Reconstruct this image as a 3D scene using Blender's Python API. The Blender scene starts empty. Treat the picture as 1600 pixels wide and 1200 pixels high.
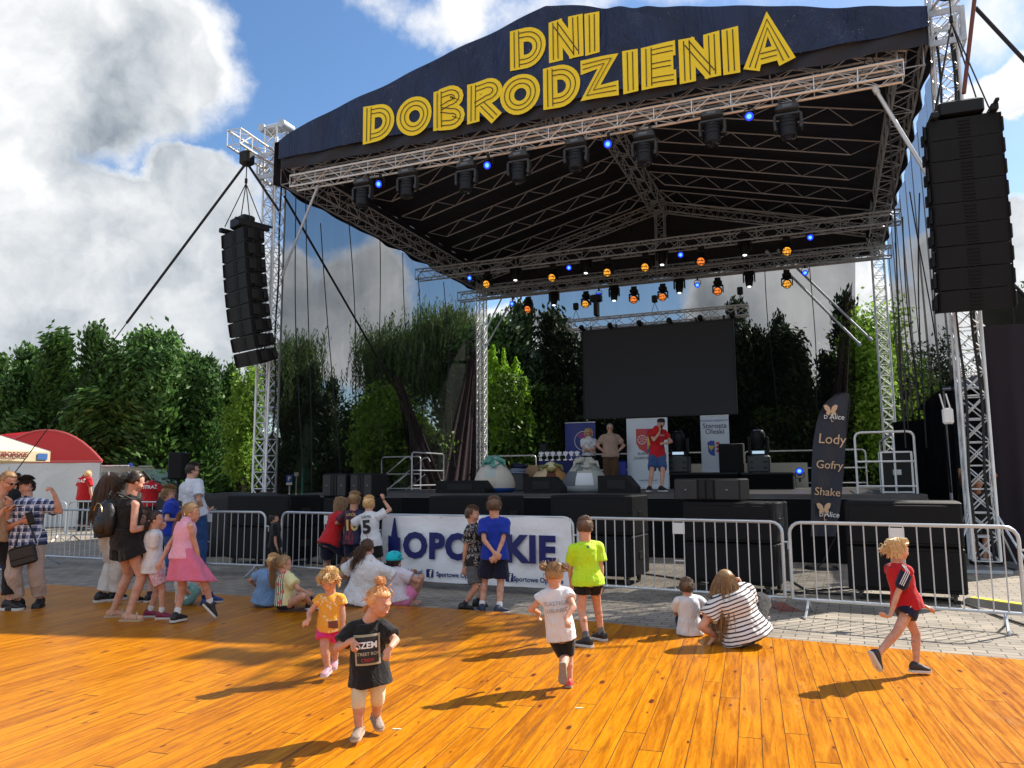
import bpy, math, random
import numpy as np
from mathutils import Vector, Matrix, noise as mnoise
random.seed(7); RNG=np.random.default_rng(7)
SC=bpy.context.scene; COL=SC.collection
# ------------------------------------------------------------------ camera
F=1190.;TH=math.atan(F/9540.);RO=.006;CH=1.5
def V(*a): return np.array(a,float)
_r=V(1,0,0);_f=V(0,math.cos(TH),math.sin(TH));_u=V(0,-math.sin(TH),math.cos(TH))
CR=_r*math.cos(RO)-_u*math.sin(RO);CF=_f;CU=_u*math.cos(RO)+_r*math.sin(RO)
CAM=V(0,0,CH)
cd=bpy.data.cameras.new('camera');cam=bpy.data.objects.new('camera',cd);COL.objects.link(cam)
cd.sensor_width=36;cd.lens=F/1600*36;cd.clip_start=.05;cd.clip_end=2000
cam.matrix_world=Matrix(((CR[0],CU[0],-CF[0],0),(CR[1],CU[1],-CF[1],0),(CR[2],CU[2],-CF[2],CH),(0,0,0,1)))
SC.camera=cam
def ray(x,y): return CF+CR*(x-800)/F+CU*(600-y)/F
def gnd(x,y,z=0.):
    d=ray(x,y);return CAM+d*(z-CH)/d[2]
def atY(x,y,Y):
    d=ray(x,y);return CAM+d*Y/d[1]
def onplane(x,y,P,n):
    d=ray(x,y);n=np.array(n,float);return CAM+d*(((np.array(P)-CAM)@n)/(d@n))
YAW=-.39;SW=13.9
SA=V(math.cos(YAW),math.sin(YAW),0);SB=V(-math.sin(YAW),math.cos(YAW),0)
FL=V(7.225,12.201,0)-SA*SW
def S(u,v,z=0.): return FL+SA*u+SB*v+V(0,0,z)
def front(x,y,v=0.): return onplane(x,y,FL+SB*v,SB)
def fuz(x,y,v):
    p=front(x,y,v)-FL;return float(p@SA),float(p[2])
# ------------------------------------------------------------------ light
SUN=V(.925,.535,1.0);SUN=SUN/np.linalg.norm(SUN)
sl=bpy.data.lights.new('sun','SUN');so=bpy.data.objects.new('sun',sl);COL.objects.link(so)
sl.energy=5.0;sl.angle=math.radians(.5);sl.color=(1,.93,.82)
so.rotation_euler=Vector(SUN).to_track_quat('Z','Y').to_euler()
SC.view_settings.view_transform='Standard';SC.view_settings.look='None'
SC.view_settings.exposure=0.84;SC.view_settings.gamma=1
W=bpy.data.worlds.new('World');SC.world=W;W.use_nodes=True
nt=W.node_tree;N=nt.nodes;L=nt.links;N.clear()
def nd(t,**k):
    n=N.new(t)
    for q,v in k.items():
        if q=='inp':
            for i,x in v.items(): n.inputs[i].default_value=x
        else: setattr(n,q,v)
    return n
def mth(op,a,b=None,c=None,clamp=False):
    n=N.new('ShaderNodeMath');n.operation=op;n.use_clamp=clamp
    for i,x in enumerate((a,b,c)):
        if x is None: continue
        if isinstance(x,(int,float)): n.inputs[i].default_value=x
        else: L.new(x,n.inputs[i])
    return n.outputs[0]
sky=nd('ShaderNodeTexSky',sky_type='NISHITA',sun_disc=False,sun_elevation=math.asin(SUN[2]),sun_rotation=math.atan2(SUN[0],SUN[1]),air_density=1.0,dust_density=.6,ozone_density=2.5)
tc=nd('ShaderNodeTexCoord')
hs=nd('ShaderNodeHueSaturation',inp={'Saturation':1.15,'Value':1.45})
L.new(sky.outputs[0],hs.inputs['Color'])
def blob(px,py,rx,ry,peak=1.0):
    # a cloud seen in the direction of (px,py); rx, ry in radians
    d=ray(px,py);d=d/np.linalg.norm(d);r=np.cross(d,V(0,0,1));r/=np.linalg.norm(r);u=np.cross(r,d)
    a=N.new('ShaderNodeVectorMath');a.operation='DOT_PRODUCT';L.new(warp,a.inputs[0]);a.inputs[1].default_value=r
    b=N.new('ShaderNodeVectorMath');b.operation='DOT_PRODUCT';L.new(warp,b.inputs[0]);b.inputs[1].default_value=u
    x=mth('DIVIDE',a.outputs['Value'],rx);y=mth('DIVIDE',b.outputs['Value'],ry)
    q=mth('ADD',mth('MULTIPLY',x,x),mth('MULTIPLY',y,y))
    return mth('SUBTRACT',peak,mth('MULTIPLY',q,peak),clamp=False)
nz=nd('ShaderNodeTexNoise',inp={'Scale':4.5,'Detail':9,'Roughness':.56});L.new(tc.outputs['Generated'],nz.inputs['Vector'])
sb=N.new('ShaderNodeVectorMath');sb.operation='SUBTRACT';L.new(nz.outputs['Color'],sb.inputs[0]);sb.inputs[1].default_value=(.5,.5,.5)
sc_=N.new('ShaderNodeVectorMath');sc_.operation='SCALE';L.new(sb.outputs[0],sc_.inputs[0]);sc_.inputs['Scale'].default_value=.17
ad=N.new('ShaderNodeVectorMath');ad.operation='ADD';L.new(tc.outputs['Generated'],ad.inputs[0]);L.new(sc_.outputs[0],ad.inputs[1])
warp=ad.outputs[0]
blobs=[(30,55,.25,.13),(215,95,.12,.085),(20,190,.10,.04),(-60,300,.20,.08),(120,335,.22,.062),(310,300,.09,.05),(60,450,.34,.11),(280,450,.20,.08),(420,530,.18,.07),(560,500,.10,.10),(820,540,.14,.06),(1180,480,.10,.10),(1260,425,.09,.055),(1560,390,.10,.06),(1400,560,.22,.10),(642,36,.07,.035,.30),(722,14,.05,.04,.38),(1585,145,.06,.030),(1000,-10,.30,.04,.25),(1560,40,.10,.05,.3),(1500,500,.2,.08)]
# more clouds round the rest of the sky, not only in the view
m=None
for q in blobs:
    o=blob(*q);m=o if m is None else mth('MAXIMUM',m,o)
n2=nd('ShaderNodeTexNoise',inp={'Scale':2.2,'Detail':8,'Roughness':.6});L.new(tc.outputs['Generated'],n2.inputs['Vector'])
sx=nd('ShaderNodeSeparateXYZ');L.new(tc.outputs['Generated'],sx.inputs[0])
back=mth('MULTIPLY',mth('SUBTRACT',n2.outputs[0],.52),4.0)
bk=mth('MULTIPLY_ADD',sx.outputs['Y'],-3.0,1.0,clamp=True)      # behind the camera: open mixed cloud
rest=mth('SUBTRACT',mth('MULTIPLY',mth('ADD',back,.3),bk),mth('MULTIPLY',mth('SUBTRACT',1.0,bk),1.0))
m=mth('MAXIMUM',m,rest)
n3=nd('ShaderNodeTexNoise',inp={'Scale':11,'Detail':9,'Roughness':.6});L.new(tc.outputs['Generated'],n3.inputs['Vector'])
m2=mth('ADD',m,mth('MULTIPLY',mth('SUBTRACT',n3.outputs[0],.5),1.1))
mr=nd('ShaderNodeMapRange',inp={'From Min':.0,'From Max':.42});mr.interpolation_type='SMOOTHSTEP';L.new(m2,mr.inputs[0])
# brightness: lit tops, grey bases
n4=nd('ShaderNodeTexNoise',inp={'Scale':3.6,'Detail':7,'Roughness':.58});L.new(warp,n4.inputs['Vector'])
el=sx.outputs['Z']
br=mth('ADD',mth('MULTIPLY',mth('SUBTRACT',n4.outputs[0],.5),3.4),mth('MULTIPLY_ADD',el,1.3,.22))
br=mth('ADD',br,mth('MULTIPLY',mth('SUBTRACT',.42,m,clamp=True),1.7))
cr=nd('ShaderNodeValToRGB');L.new(br,cr.inputs[0])
e=cr.color_ramp.elements;e[0].position=.05;e[0].color=(2.3,2.75,3.25,1);e[1].position=.92;e[1].color=(8.6,8.65,8.7,1)
q=e.new(.45);q.color=(5.2,5.55,5.9,1)
mx=nd('ShaderNodeMix',data_type='RGBA');L.new(mr.outputs[0],mx.inputs[0]);L.new(hs.outputs[0],mx.inputs[6]);L.new(cr.outputs[0],mx.inputs[7])
bg=nd('ShaderNodeBackground',inp={'Strength':.069});L.new(mx.outputs[2],bg.inputs[0])
wo=nd('ShaderNodeOutputWorld');L.new(bg.outputs[0],wo.inputs[0])
# ------------------------------------------------------------------ materials
MATS={}
def mat(name,col,rough=.6,metal=0.,bump=0.,bscale=40.,var=0.,vscale=6.,sheen=0.,emit=None,estr=0.,spec=.5,trans=0.,alpha=1.,coat=0.,sss=0.,island=0.):
    if name in MATS: return MATS[name]
    m=bpy.data.materials.new(name);m.use_nodes=True;MATS[name]=m
    n=m.node_tree.nodes;l=m.node_tree.links;p=n['Principled BSDF']
    p.inputs['Base Color'].default_value=(*col,1);p.inputs['Roughness'].default_value=rough;p.inputs['Metallic'].default_value=metal
    p.inputs['Specular IOR Level'].default_value=spec
    if sheen: p.inputs['Sheen Weight'].default_value=sheen
    if coat: p.inputs['Coat Weight'].default_value=coat;p.inputs['Coat Roughness'].default_value=.08
    if sss: p.inputs['Subsurface Weight'].default_value=sss;p.inputs['Subsurface Radius'].default_value=(.02,.008,.004);p.inputs['Subsurface Scale'].default_value=.5
    if trans: p.inputs['Transmission Weight'].default_value=trans
    if alpha<1: p.inputs['Alpha'].default_value=alpha
    if emit: p.inputs['Emission Color'].default_value=(*emit,1);p.inputs['Emission Strength'].default_value=estr
    c=n.new('ShaderNodeTexCoord')
    if bump:
        t=n.new('ShaderNodeTexNoise');t.inputs['Scale'].default_value=bscale;t.inputs['Detail'].default_value=5
        l.new(c.outputs['Object'],t.inputs['Vector'])
        b=n.new('ShaderNodeBump');b.inputs['Strength'].default_value=bump;b.inputs['Distance'].default_value=.02
        l.new(t.outputs[0],b.inputs['Height']);l.new(b.outputs[0],p.inputs['Normal'])
    if var or island:
        h=n.new('ShaderNodeHueSaturation');h.inputs['Color'].default_value=(*col,1)
        if island:
            g=n.new('ShaderNodeNewGeometry');src=g.outputs['Random Per Island'];amp=island
        else:
            t=n.new('ShaderNodeTexNoise');t.inputs['Scale'].default_value=vscale;t.inputs['Detail'].default_value=6
            l.new(c.outputs['Object'],t.inputs['Vector']);src=t.outputs[0];amp=var*2
        r=n.new('ShaderNodeMapRange');r.inputs['To Min'].default_value=1-amp;r.inputs['To Max'].default_value=1+amp
        l.new(src,r.inputs[0]);l.new(r.outputs[0],h.inputs['Value']);l.new(h.outputs[0],p.inputs['Base Color'])
    return m
class NB:
    """small helper to write node materials"""
    def __init__(s,name,rough=.6,spec=.5):
        s.m=bpy.data.materials.new(name);s.m.use_nodes=True;MATS[name]=s.m
        s.n=s.m.node_tree.nodes;s.l=s.m.node_tree.links;s.p=s.n['Principled BSDF']
        s.p.inputs['Roughness'].default_value=rough;s.p.inputs['Specular IOR Level'].default_value=spec
        s.tc=s.n.new('ShaderNodeTexCoord');s.obj=s.tc.outputs['Object']
        x=s.n.new('ShaderNodeSeparateXYZ');s.l.new(s.obj,x.inputs[0]);s.x,s.y,s.z=x.outputs
    def math(s,op,a,b=None,c=None,clamp=False):
        n=s.n.new('ShaderNodeMath');n.operation=op;n.use_clamp=clamp
        for i,v in enumerate((a,b,c)):
            if v is None: continue
            if isinstance(v,(int,float)): n.inputs[i].default_value=v
            else: s.l.new(v,n.inputs[i])
        return n.outputs[0]
    def noise(s,scale,detail=4,rough=.5,vec=None,dist=0.):
        t=s.n.new('ShaderNodeTexNoise');t.inputs['Scale'].default_value=scale;t.inputs['Detail'].default_value=detail;t.inputs['Roughness'].default_value=rough;t.inputs['Distortion'].default_value=dist
        s.l.new(vec if vec is not None else s.obj,t.inputs['Vector']);return t.outputs[0]
    def vec(s,x,y,z):
        n=s.n.new('ShaderNodeCombineXYZ')
        for i,v in enumerate((x,y,z)):
            if isinstance(v,(int,float)): n.inputs[i].default_value=v
            else: s.l.new(v,n.inputs[i])
        return n.outputs[0]
    def mix(s,f,a,b):
        n=s.n.new('ShaderNodeMix');n.data_type='RGBA'
        if isinstance(f,(int,float)): n.inputs[0].default_value=f
        else: s.l.new(f,n.inputs[0])
        for i,v in ((6,a),(7,b)):
            if isinstance(v,tuple): n.inputs[i].default_value=(*v[:3],1)
            else: s.l.new(v,n.inputs[i])
        return n.outputs[2]
    def ramp(s,f,st):
        n=s.n.new('ShaderNodeValToRGB');s.l.new(f,n.inputs[0]);e=n.color_ramp.elements
        while len(e)<len(st): e.new(.5)
        for i,(p,c) in enumerate(st): e[i].position=p;e[i].color=(*c,1) if len(c)==3 else c
        return n.outputs[0]
    def step(s,v,lo,hi):
        n=s.n.new('ShaderNodeMapRange');n.inputs[1].default_value=lo;n.inputs[2].default_value=hi;s.l.new(v,n.inputs[0]);return n.outputs[0]
    def col(s,c): s.l.new(c,s.p.inputs['Base Color'])
    def bump(s,h,st=.3,d=.02):
        b=s.n.new('ShaderNodeBump');b.inputs['Strength'].default_value=st;b.inputs['Distance'].default_value=d;s.l.new(h,b.inputs['Height']);s.l.new(b.outputs[0],s.p.inputs['Normal'])
    def rough(s,r): s.l.new(r,s.p.inputs['Roughness'])
# ------------------------------------------------------------------ mesh builder
def nrm(v): v=np.array(v,float);n=np.linalg.norm(v);return v/n if n>1e-9 else V(0,0,1)
def frame(d,up=None):
    d=nrm(d);h=V(0,0,1) if up is None else nrm(up)
    if abs(d@h)>.98: h=V(0,1,0) if abs(d[1])<.9 else V(1,0,0)
    x=nrm(np.cross(h,d));return x,np.cross(d,x),d
class MB:
    def __init__(s): s.v=[];s.f=[]
    def add(s,vs,fs):
        k=len(s.v);s.v+=[tuple(map(float,q)) for q in vs];s.f+=[tuple(i+k for i in f) for f in fs];return s
    def loft(s,rings,cap=True):
        n=len(rings[0]);vs=[p for r in rings for p in r];fs=[]
        for i in range(len(rings)-1):
            for j in range(n):
                k=(j+1)%n;fs.append((i*n+j,i*n+k,(i+1)*n+k,(i+1)*n+j))
        if cap: fs.append(tuple(range(n))[::-1]);fs.append(tuple((len(rings)-1)*n+j for j in range(n)))
        return s.add(vs,fs)
    def tube(s,p0,p1,r0,r1=None,n=8,cap=True):
        r1=r0 if r1 is None else r1;p0=np.array(p0,float);p1=np.array(p1,float);x,y,_=frame(p1-p0)
        R=[[p+(x*math.cos(t)+y*math.sin(t))*r for t in np.arange(n)*2*math.pi/n] for p,r in ((p0,r0),(p1,r1))]
        return s.loft(R,cap)
    def path(s,pts,r,n=6,closed=False):
        pts=[np.array(p,float) for p in pts];R=[];m=len(pts);px=None
        for i,p in enumerate(pts):
            d=nrm(pts[min(i+1,m-1)]-pts[max(i-1,0)])
            if px is None: x,y,_=frame(d)
            else:
                x=nrm(px-d*(px@d));y=np.cross(d,x)
            px=x;rr=r[i] if hasattr(r,'__len__') else r
            R.append([p+(x*math.cos(t)+y*math.sin(t))*rr for t in np.arange(n)*2*math.pi/n])
        return s.loft(R)
    def box(s,c,sz,x=None,y=None,bev=0):
        c=np.array(c,float);X=V(1,0,0) if x is None else nrm(x);Y=V(0,1,0) if y is None else nrm(y);Z=np.cross(X,Y)
        h=np.array(sz,float)/2
        if bev:
            b=min(bev,min(h)*.9)
            R=[]
            for z,i in ((-h[2],b),(-h[2]+b,0),(h[2]-b,0),(h[2],b)):
                q=[]
                for sx,sy in ((1,1),(-1,1),(-1,-1),(1,-1)):
                    A=(sx*(h[0]-i),sy*(h[1]-i-b) ) ;B=(sx*(h[0]-i-b),sy*(h[1]-i))
                    q+= [A,B] if sx*sy>0 else [B,A]
                R.append([c+X*u+Y*v+Z*z for u,v in q])
            return s.loft(R)
        vs=[c+X*h[0]*i+Y*h[1]*j+Z*h[2]*k for k in (-1,1) for i,j in ((-1,-1),(1,-1),(1,1),(-1,1))]
        return s.add(vs,[(3,2,1,0),(4,5,6,7),(0,1,5,4),(1,2,6,5),(2,3,7,6),(3,0,4,7)])
    def ell(s,c,r,R=None,nu=14,nv=9):
        c=np.array(c,float);r=np.array(r if hasattr(r,'__len__') else (r,r,r),float);R=np.eye(3) if R is None else R
        vs=[c+R@(V(0,0,-1)*r)]
        for i in range(1,nv):
            t=-math.pi/2+math.pi*i/nv
            for j in range(nu):
                p=2*math.pi*j/nu;vs.append(c+R@(V(math.cos(t)*math.cos(p),math.cos(t)*math.sin(p),math.sin(t))*r))
        vs.append(c+R@(V(0,0,1)*r));fs=[]
        for j in range(nu): fs.append((0,1+(j+1)%nu,1+j))
        for i in range(nv-2):
            for j in range(nu):
                k=(j+1)%nu;a=1+i*nu;fs.append((a+j,a+k,a+nu+k,a+nu+j))
        a=1+(nv-2)*nu;t=len(vs)-1
        for j in range(nu): fs.append((a+j,a+(j+1)%nu,t))
        return s.add(vs,fs)
    def cap(s,p0,p1,r0,r1):
        s.tube(p0,p1,r0,r1,12);s.ell(p0,r0,nu=12,nv=8);return s.ell(p1,r1,nu=12,nv=8)
    def prism(s,pts,z0,z1,X=None,Y=None,O=None):
        """polygon (x,y) extruded along X x Y"""
        X=V(1,0,0) if X is None else X;Y=V(0,1,0) if Y is None else Y;Z=np.cross(X,Y);O=V(0,0,0) if O is None else O
        n=len(pts);vs=[O+X*p[0]+Y*p[1]+Z*z for z in (z0,z1) for p in pts]
        fs=[tuple(range(n))[::-1],tuple(range(n,2*n))]+[(i,(i+1)%n,n+(i+1)%n,n+i) for i in range(n)]
        return s.add(vs,fs)
    def lathe(s,prof,c=(0,0,0),n=20):
        c=np.array(c,float);return s.loft([[c+V(r*math.cos(t),r*math.sin(t),z) for t in np.arange(n)*2*math.pi/n] for r,z in prof])
    def build(s,name,m,parent=None,smooth=True,origin=None):
        me=bpy.data.meshes.new(name);o=V(0,0,0)
        if parent is not None: o=wloc(parent)
        if origin is not None: o=np.array(origin,float)
        vs=(np.array(s.v).reshape(-1,3)-o)
        me.from_pydata(vs.tolist(),[],s.f);me.update()
        if m: me.materials.append(m)
        ob=bpy.data.objects.new(name,me);COL.objects.link(ob)
        if parent is not None: ob.parent=parent
        if origin is not None: ob.location=origin
        if smooth:
            me.polygons.foreach_set('use_smooth',[True]*len(me.polygons))
            if smooth!='all':
                try: me.set_sharp_from_angle(angle=math.radians(40))
                except Exception: pass
        return ob
def wloc(o):
    p=V(*o.location)
    while o.parent: o=o.parent;p=p+V(*o.location)
    return p
def tag(o,label=None,cat=None,group=None,kind=None):
    if label: o['label']=label
    if cat: o['category']=cat
    if group: o['group']=group
    if kind: o['kind']=kind
    return o
def thing(name,label,cat,loc=(0,0,0),group=None,rz=0.):
    o=bpy.data.objects.new(name,None);COL.objects.link(o);o.location=tuple(map(float,loc));o.rotation_euler=(0,0,rz);o.empty_display_size=.1
    return tag(o,label,cat,group)
def copy_tree(o,parent=None):
    c=o.copy();COL.objects.link(c)
    if parent: c.parent=parent
    for ch in list(o.children): copy_tree(ch,c)
    return c
def clone(o,loc,rz=None,label=None,rot=None):
    c=copy_tree(o);c.location=tuple(map(float,loc))
    if rz is not None: c.rotation_euler=(0,0,rz)
    if rot is not None: c.rotation_euler=rot
    if label: c['label']=label
    return c
def fastmesh(name,verts,faces,m,parent=None,origin=None):
    """verts (n,3), faces (m,k) numpy"""
    me=bpy.data.meshes.new(name);k=faces.shape[1]
    me.vertices.add(len(verts));me.vertices.foreach_set('co',verts.astype(np.float32).ravel())
    me.loops.add(faces.size);me.loops.foreach_set('vertex_index',faces.astype(np.int32).ravel())
    me.polygons.add(len(faces));me.polygons.foreach_set('loop_start',np.arange(0,faces.size,k,dtype=np.int32))
    me.update(calc_edges=True);me.materials.append(m)
    ob=bpy.data.objects.new(name,me);COL.objects.link(ob)
    if parent: ob.parent=parent
    if origin is not None: ob.location=origin
    return ob
def textmesh(s,size,m,name,parent,O,X,Y,thick=.002,bold=0.,align='CENTER',space=1.,shear=0.,sx=1.,target=None,spacing_line=1.):
    cu=bpy.data.curves.new(name,'FONT');cu.body=s;cu.size=size;cu.align_x=align;cu.align_y='CENTER';cu.extrude=thick/2;cu.offset=bold;cu.space_character=space;cu.shear=shear;cu.space_line=spacing_line;cu.resolution_u=3
    t=bpy.data.objects.new('tmp_text',cu);COL.objects.link(t)
    dg=bpy.context.evaluated_depsgraph_get();me=bpy.data.meshes.new_from_object(t.evaluated_get(dg))
    bpy.data.objects.remove(t);bpy.data.curves.remove(cu)
    X=nrm(X)*sx;Y=nrm(Y);Z=nrm(np.cross(X,Y));o=np.array(O,float)-(wloc(parent) if parent else 0)
    co=np.empty(len(me.vertices)*3);me.vertices.foreach_get('co',co);co=co.reshape(-1,3)
    co=o+co[:,:1]*X+co[:,1:2]*Y+co[:,2:3]*Z
    me.vertices.foreach_set('co',co.ravel());me.update();me.materials.clear();me.materials.append(m)
    ob=bpy.data.objects.new(name,me);COL.objects.link(ob)
    if parent: ob.parent=parent
    return ob
def lattice(mb,p0,p1,w,h=None,rc=.025,rl=.012,bay=None,up=(0,0,1),style='z',n=6,ends=True):
    """box truss between the centres p0 and p1"""
    h=h or w;p0=np.array(p0,float);p1=np.array(p1,float);d=p1-p0;Ln=np.linalg.norm(d);d/=Ln
    x=np.cross(d,np.array(up,float));
    if np.linalg.norm(x)<.1: x=np.cross(d,V(*SA))
    x=nrm(x);y=np.cross(x,d);bay=bay or w*1.1;k=max(1,int(round(Ln/bay)))
    c=[(x*i*w/2+y*j*h/2) for i,j in ((-1,-1),(1,-1),(1,1),(-1,1))]
    for q in c: mb.tube(p0+q,p1+q,rc,n=n)
    for f in range(4):
        A,B=c[f],c[(f+1)%4]
        for i in range(k):
            a=p0+d*Ln*i/k;e=p0+d*Ln*(i+1)/k
            if style=='x': mb.tube(a+A,e+B,rl,n=4);mb.tube(a+B,e+A,rl,n=4)
            elif (i+f)%2: mb.tube(a+A,e+B,rl,n=4)
            else: mb.tube(a+B,e+A,rl,n=4)
            if style=='x' or i%2==0: mb.tube(a+A,a+B,rl,n=4)
        mb.tube(p1+A,p1+B,rl,n=4)
def flat_truss(mb,p0,p1,h,up,rc=.02,rl=.01,bay=.5):
    p0=np.array(p0,float);p1=np.array(p1,float);d=p1-p0;Ln=np.linalg.norm(d);d/=Ln;u=nrm(np.array(up)-d*(np.array(up)@d))
    k=max(2,int(Ln/bay)//2*2+1)
    mb.tube(p0,p1,rc,n=5);mb.tube(p0+d*Ln/k-u*h,p1-d*Ln/k-u*h,rc,n=5)
    for i in range(k):
        a=p0+d*Ln*i/k;e=p0+d*Ln*(i+1)/k
        if i%2==0: mb.tube(a,e-u*h,rl,n=4)
        else: mb.tube(a-u*h,e,rl,n=4)
    mb.tube(p0+d*Ln*(k-1)/k-u*h,p1,rc,n=4)
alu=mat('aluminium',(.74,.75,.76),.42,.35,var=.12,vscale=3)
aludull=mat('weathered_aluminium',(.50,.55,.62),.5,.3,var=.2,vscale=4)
galv=mat('galvanised_steel',(.5,.53,.56),.42,.7,var=.12,vscale=9)
blk=mat('black_powder_coat',(.010,.010,.011),.5,bump=.15,bscale=120,spec=.3)
blkcab=mat('black_speaker_cabinet',(.0065,.0062,.007),.62,bump=.3,bscale=200,var=.2,vscale=4,spec=.25)
grille=mat('speaker_grille',(.0095,.0085,.0095),.7,bump=.5,bscale=300,spec=.25)
blkcloth=mat('black_molleton',(.006,.006,.007),.95,bump=.6,bscale=5,spec=.15)
rope=mat('black_cable',(.012,.012,.013),.7)
white=mat('white_paint',(.8,.8,.8),.5)
UP=V(0,0,1)
# ================================================================== ground
P=NB('paving_blocks',.85,.3)
mp=P.n.new('ShaderNodeMapping');mp.inputs['Rotation'].default_value=(0,0,math.radians(24));P.l.new(P.obj,mp.inputs['Vector'])
bt=P.n.new('ShaderNodeTexBrick');P.l.new(mp.outputs[0],bt.inputs['Vector'])
for k,v in {'Scale':1.0,'Mortar Size':.006,'Mortar Smooth':.2,'Bias':0.,'Brick Width':.24,'Row Height':.12}.items(): bt.inputs[k].default_value=v
bt.inputs['Color1'].default_value=(.34,.30,.25,1);bt.inputs['Color2'].default_value=(.25,.225,.19,1);bt.inputs['Mortar'].default_value=(.07,.065,.06,1)
st=P.noise(1.3,6,.6);dirt=P.ramp(st,[(.3,(.60,.57,.53)),(.5,(.95,.93,.90)),(.7,(1.15,1.12,1.07))])
mm=P.n.new('ShaderNodeMix');mm.data_type='RGBA';mm.blend_type='MULTIPLY';mm.inputs[0].default_value=1;P.l.new(bt.outputs[0],mm.inputs[6]);P.l.new(dirt,mm.inputs[7])
g_=gnd(1221,948);dx=P.math('ABSOLUTE',P.math('SUBTRACT',P.x,float(g_[0])));dy=P.math('ABSOLUTE',P.math('SUBTRACT',P.y,float(g_[1])))
red=P.math('MULTIPLY',P.math('LESS_THAN',dx,.13),P.math('LESS_THAN',dy,.34))
g2=gnd(1010,905)
mr2=P.n.new('ShaderNodeMix');mr2.data_type='RGBA';mr2.blend_type='MULTIPLY';P.l.new(red,mr2.inputs[0]);P.l.new(mm.outputs[2],mr2.inputs[6]);mr2.inputs[7].default_value=(.85,.38,.33,1)
P.col(mr2.outputs[2]);P.bump(P.math('ADD',P.math('MULTIPLY',bt.outputs['Fac'],-1.0),P.math('MULTIPLY',P.noise(60,3),.25)),.5,.008)
mb=MB();mb.add([(-300,-40,0),(300,-40,0),(300,400,0),(-300,400,0)],[(0,1,2,3)])
tag(mb.build('paved_ground',P.m,None,False),kind='structure')
# far lawn behind the fence
G=NB('grass_ground',.9,.2);G.col(G.ramp(G.noise(3,6),[(.3,(.035,.06,.015)),(.7,(.07,.11,.03))]))
mb=MB();mb.add([(-300,36,.006),(300,36,.006),(300,395,.006),(-300,395,.006)],[(0,1,2,3)]);tag(mb.build('lawn',G.m,None,False),kind='structure')
# wooden dance floor
D=NB('varnished_pine_boards',.4,.17)
pa=math.atan2(368,1190)
ca,sa=math.cos(pa),math.sin(pa)
u=D.math('SUBTRACT',D.math('MULTIPLY',D.x,ca),D.math('MULTIPLY',D.y,sa));v=D.math('ADD',D.math('MULTIPLY',D.x,sa),D.math('MULTIPLY',D.y,ca))
pw=.128;us=D.math('DIVIDE',u,pw);pid=D.math('FLOOR',us);pf=D.math('FRACT',us)
wn=D.n.new('ShaderNodeTexWhiteNoise');wn.noise_dimensions='1D';D.l.new(pid,wn.inputs['W']);pr=wn.outputs['Value']
vs_=D.math('DIVIDE',D.math('ADD',v,D.math('MULTIPLY',pr,9.)),3.1);vid=D.math('FLOOR',vs_);vf=D.math('FRACT',vs_)
wn2=D.n.new('ShaderNodeTexWhiteNoise');wn2.noise_dimensions='2D';D.l.new(D.vec(pid,vid,0.),wn2.inputs['Vector']);br2=wn2.outputs['Value']
gv=D.vec(D.math('ADD',D.math('MULTIPLY',u,9.),D.math('MULTIPLY',br2,40.)),D.math('MULTIPLY',v,.55),0.)
grain=D.noise(3.2,7,.62,gv,.6)
fine=D.noise(14,5,.65,D.vec(D.math('MULTIPLY',u,14.),D.math('MULTIPLY',v,.9),D.math('MULTIPLY',br2,7.)))
base=D.ramp(D.math('ADD',D.math('MULTIPLY',grain,.85),D.math('MULTIPLY',br2,.13)),[(.20,(.14,.036,.001)),(.38,(.36,.112,.001)),(.56,(.54,.200,.0015)),(.80,(.68,.285,.003))])
fn=D.n.new('ShaderNodeMix');fn.data_type='RGBA';fn.blend_type='MULTIPLY';fn.inputs[0].default_value=.6;D.l.new(base,fn.inputs[6]);D.l.new(D.ramp(fine,[(.3,(.55,.45,.3)),(.62,(1.1,1.1,1.1))]),fn.inputs[7])
# knots
kv=D.vec(D.math('ADD',D.math('MULTIPLY',us,.95),.0),D.math('ADD',D.math('MULTIPLY',v,2.6),D.math('MULTIPLY',pr,13.)),0.)
vo=D.n.new('ShaderNodeTexVoronoi');vo.inputs['Scale'].default_value=1.0;D.l.new(kv,vo.inputs['Vector'])
wig=D.math('MULTIPLY',D.math('SUBTRACT',D.noise(45,3),.5),.07)
vc=D.n.new('ShaderNodeSeparateColor');D.l.new(vo.outputs['Color'],vc.inputs[0])
kd=D.math('ADD',vo.outputs['Distance'],wig)
rad=D.math('MULTIPLY',D.math('SUBTRACT',vc.outputs[0],.30),.19)
kn=D.step(D.math('SUBTRACT',kd,rad),.035,-.01)
halo=D.step(D.math('SUBTRACT',kd,rad),.16,0.)
c1=D.mix(D.math('MULTIPLY',halo,D.math('MULTIPLY',D.math('GREATER_THAN',vc.outputs[0],.3),.45)),fn.outputs[2],(.36,.10,.012))
vo2=D.n.new('ShaderNodeTexVoronoi');vo2.inputs['Scale'].default_value=1.0;D.l.new(D.vec(D.math('MULTIPLY_ADD',us,1.7,3.3),D.math('ADD',D.math('MULTIPLY',v,4.1),D.math('MULTIPLY',pr,31.)),5.),vo2.inputs['Vector']);vc2=D.n.new('ShaderNodeSeparateColor');D.l.new(vo2.outputs['Color'],vc2.inputs[0])
kn2=D.math('MULTIPLY',D.step(D.math('ADD',vo2.outputs['Distance'],D.math('MULTIPLY',wig,1.6)),.13,.07),D.math('GREATER_THAN',vc2.outputs[1],.62))
c2=D.mix(D.math('MULTIPLY',D.math('MAXIMUM',kn,kn2),.9),c1,(.055,.013,.004))
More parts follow.
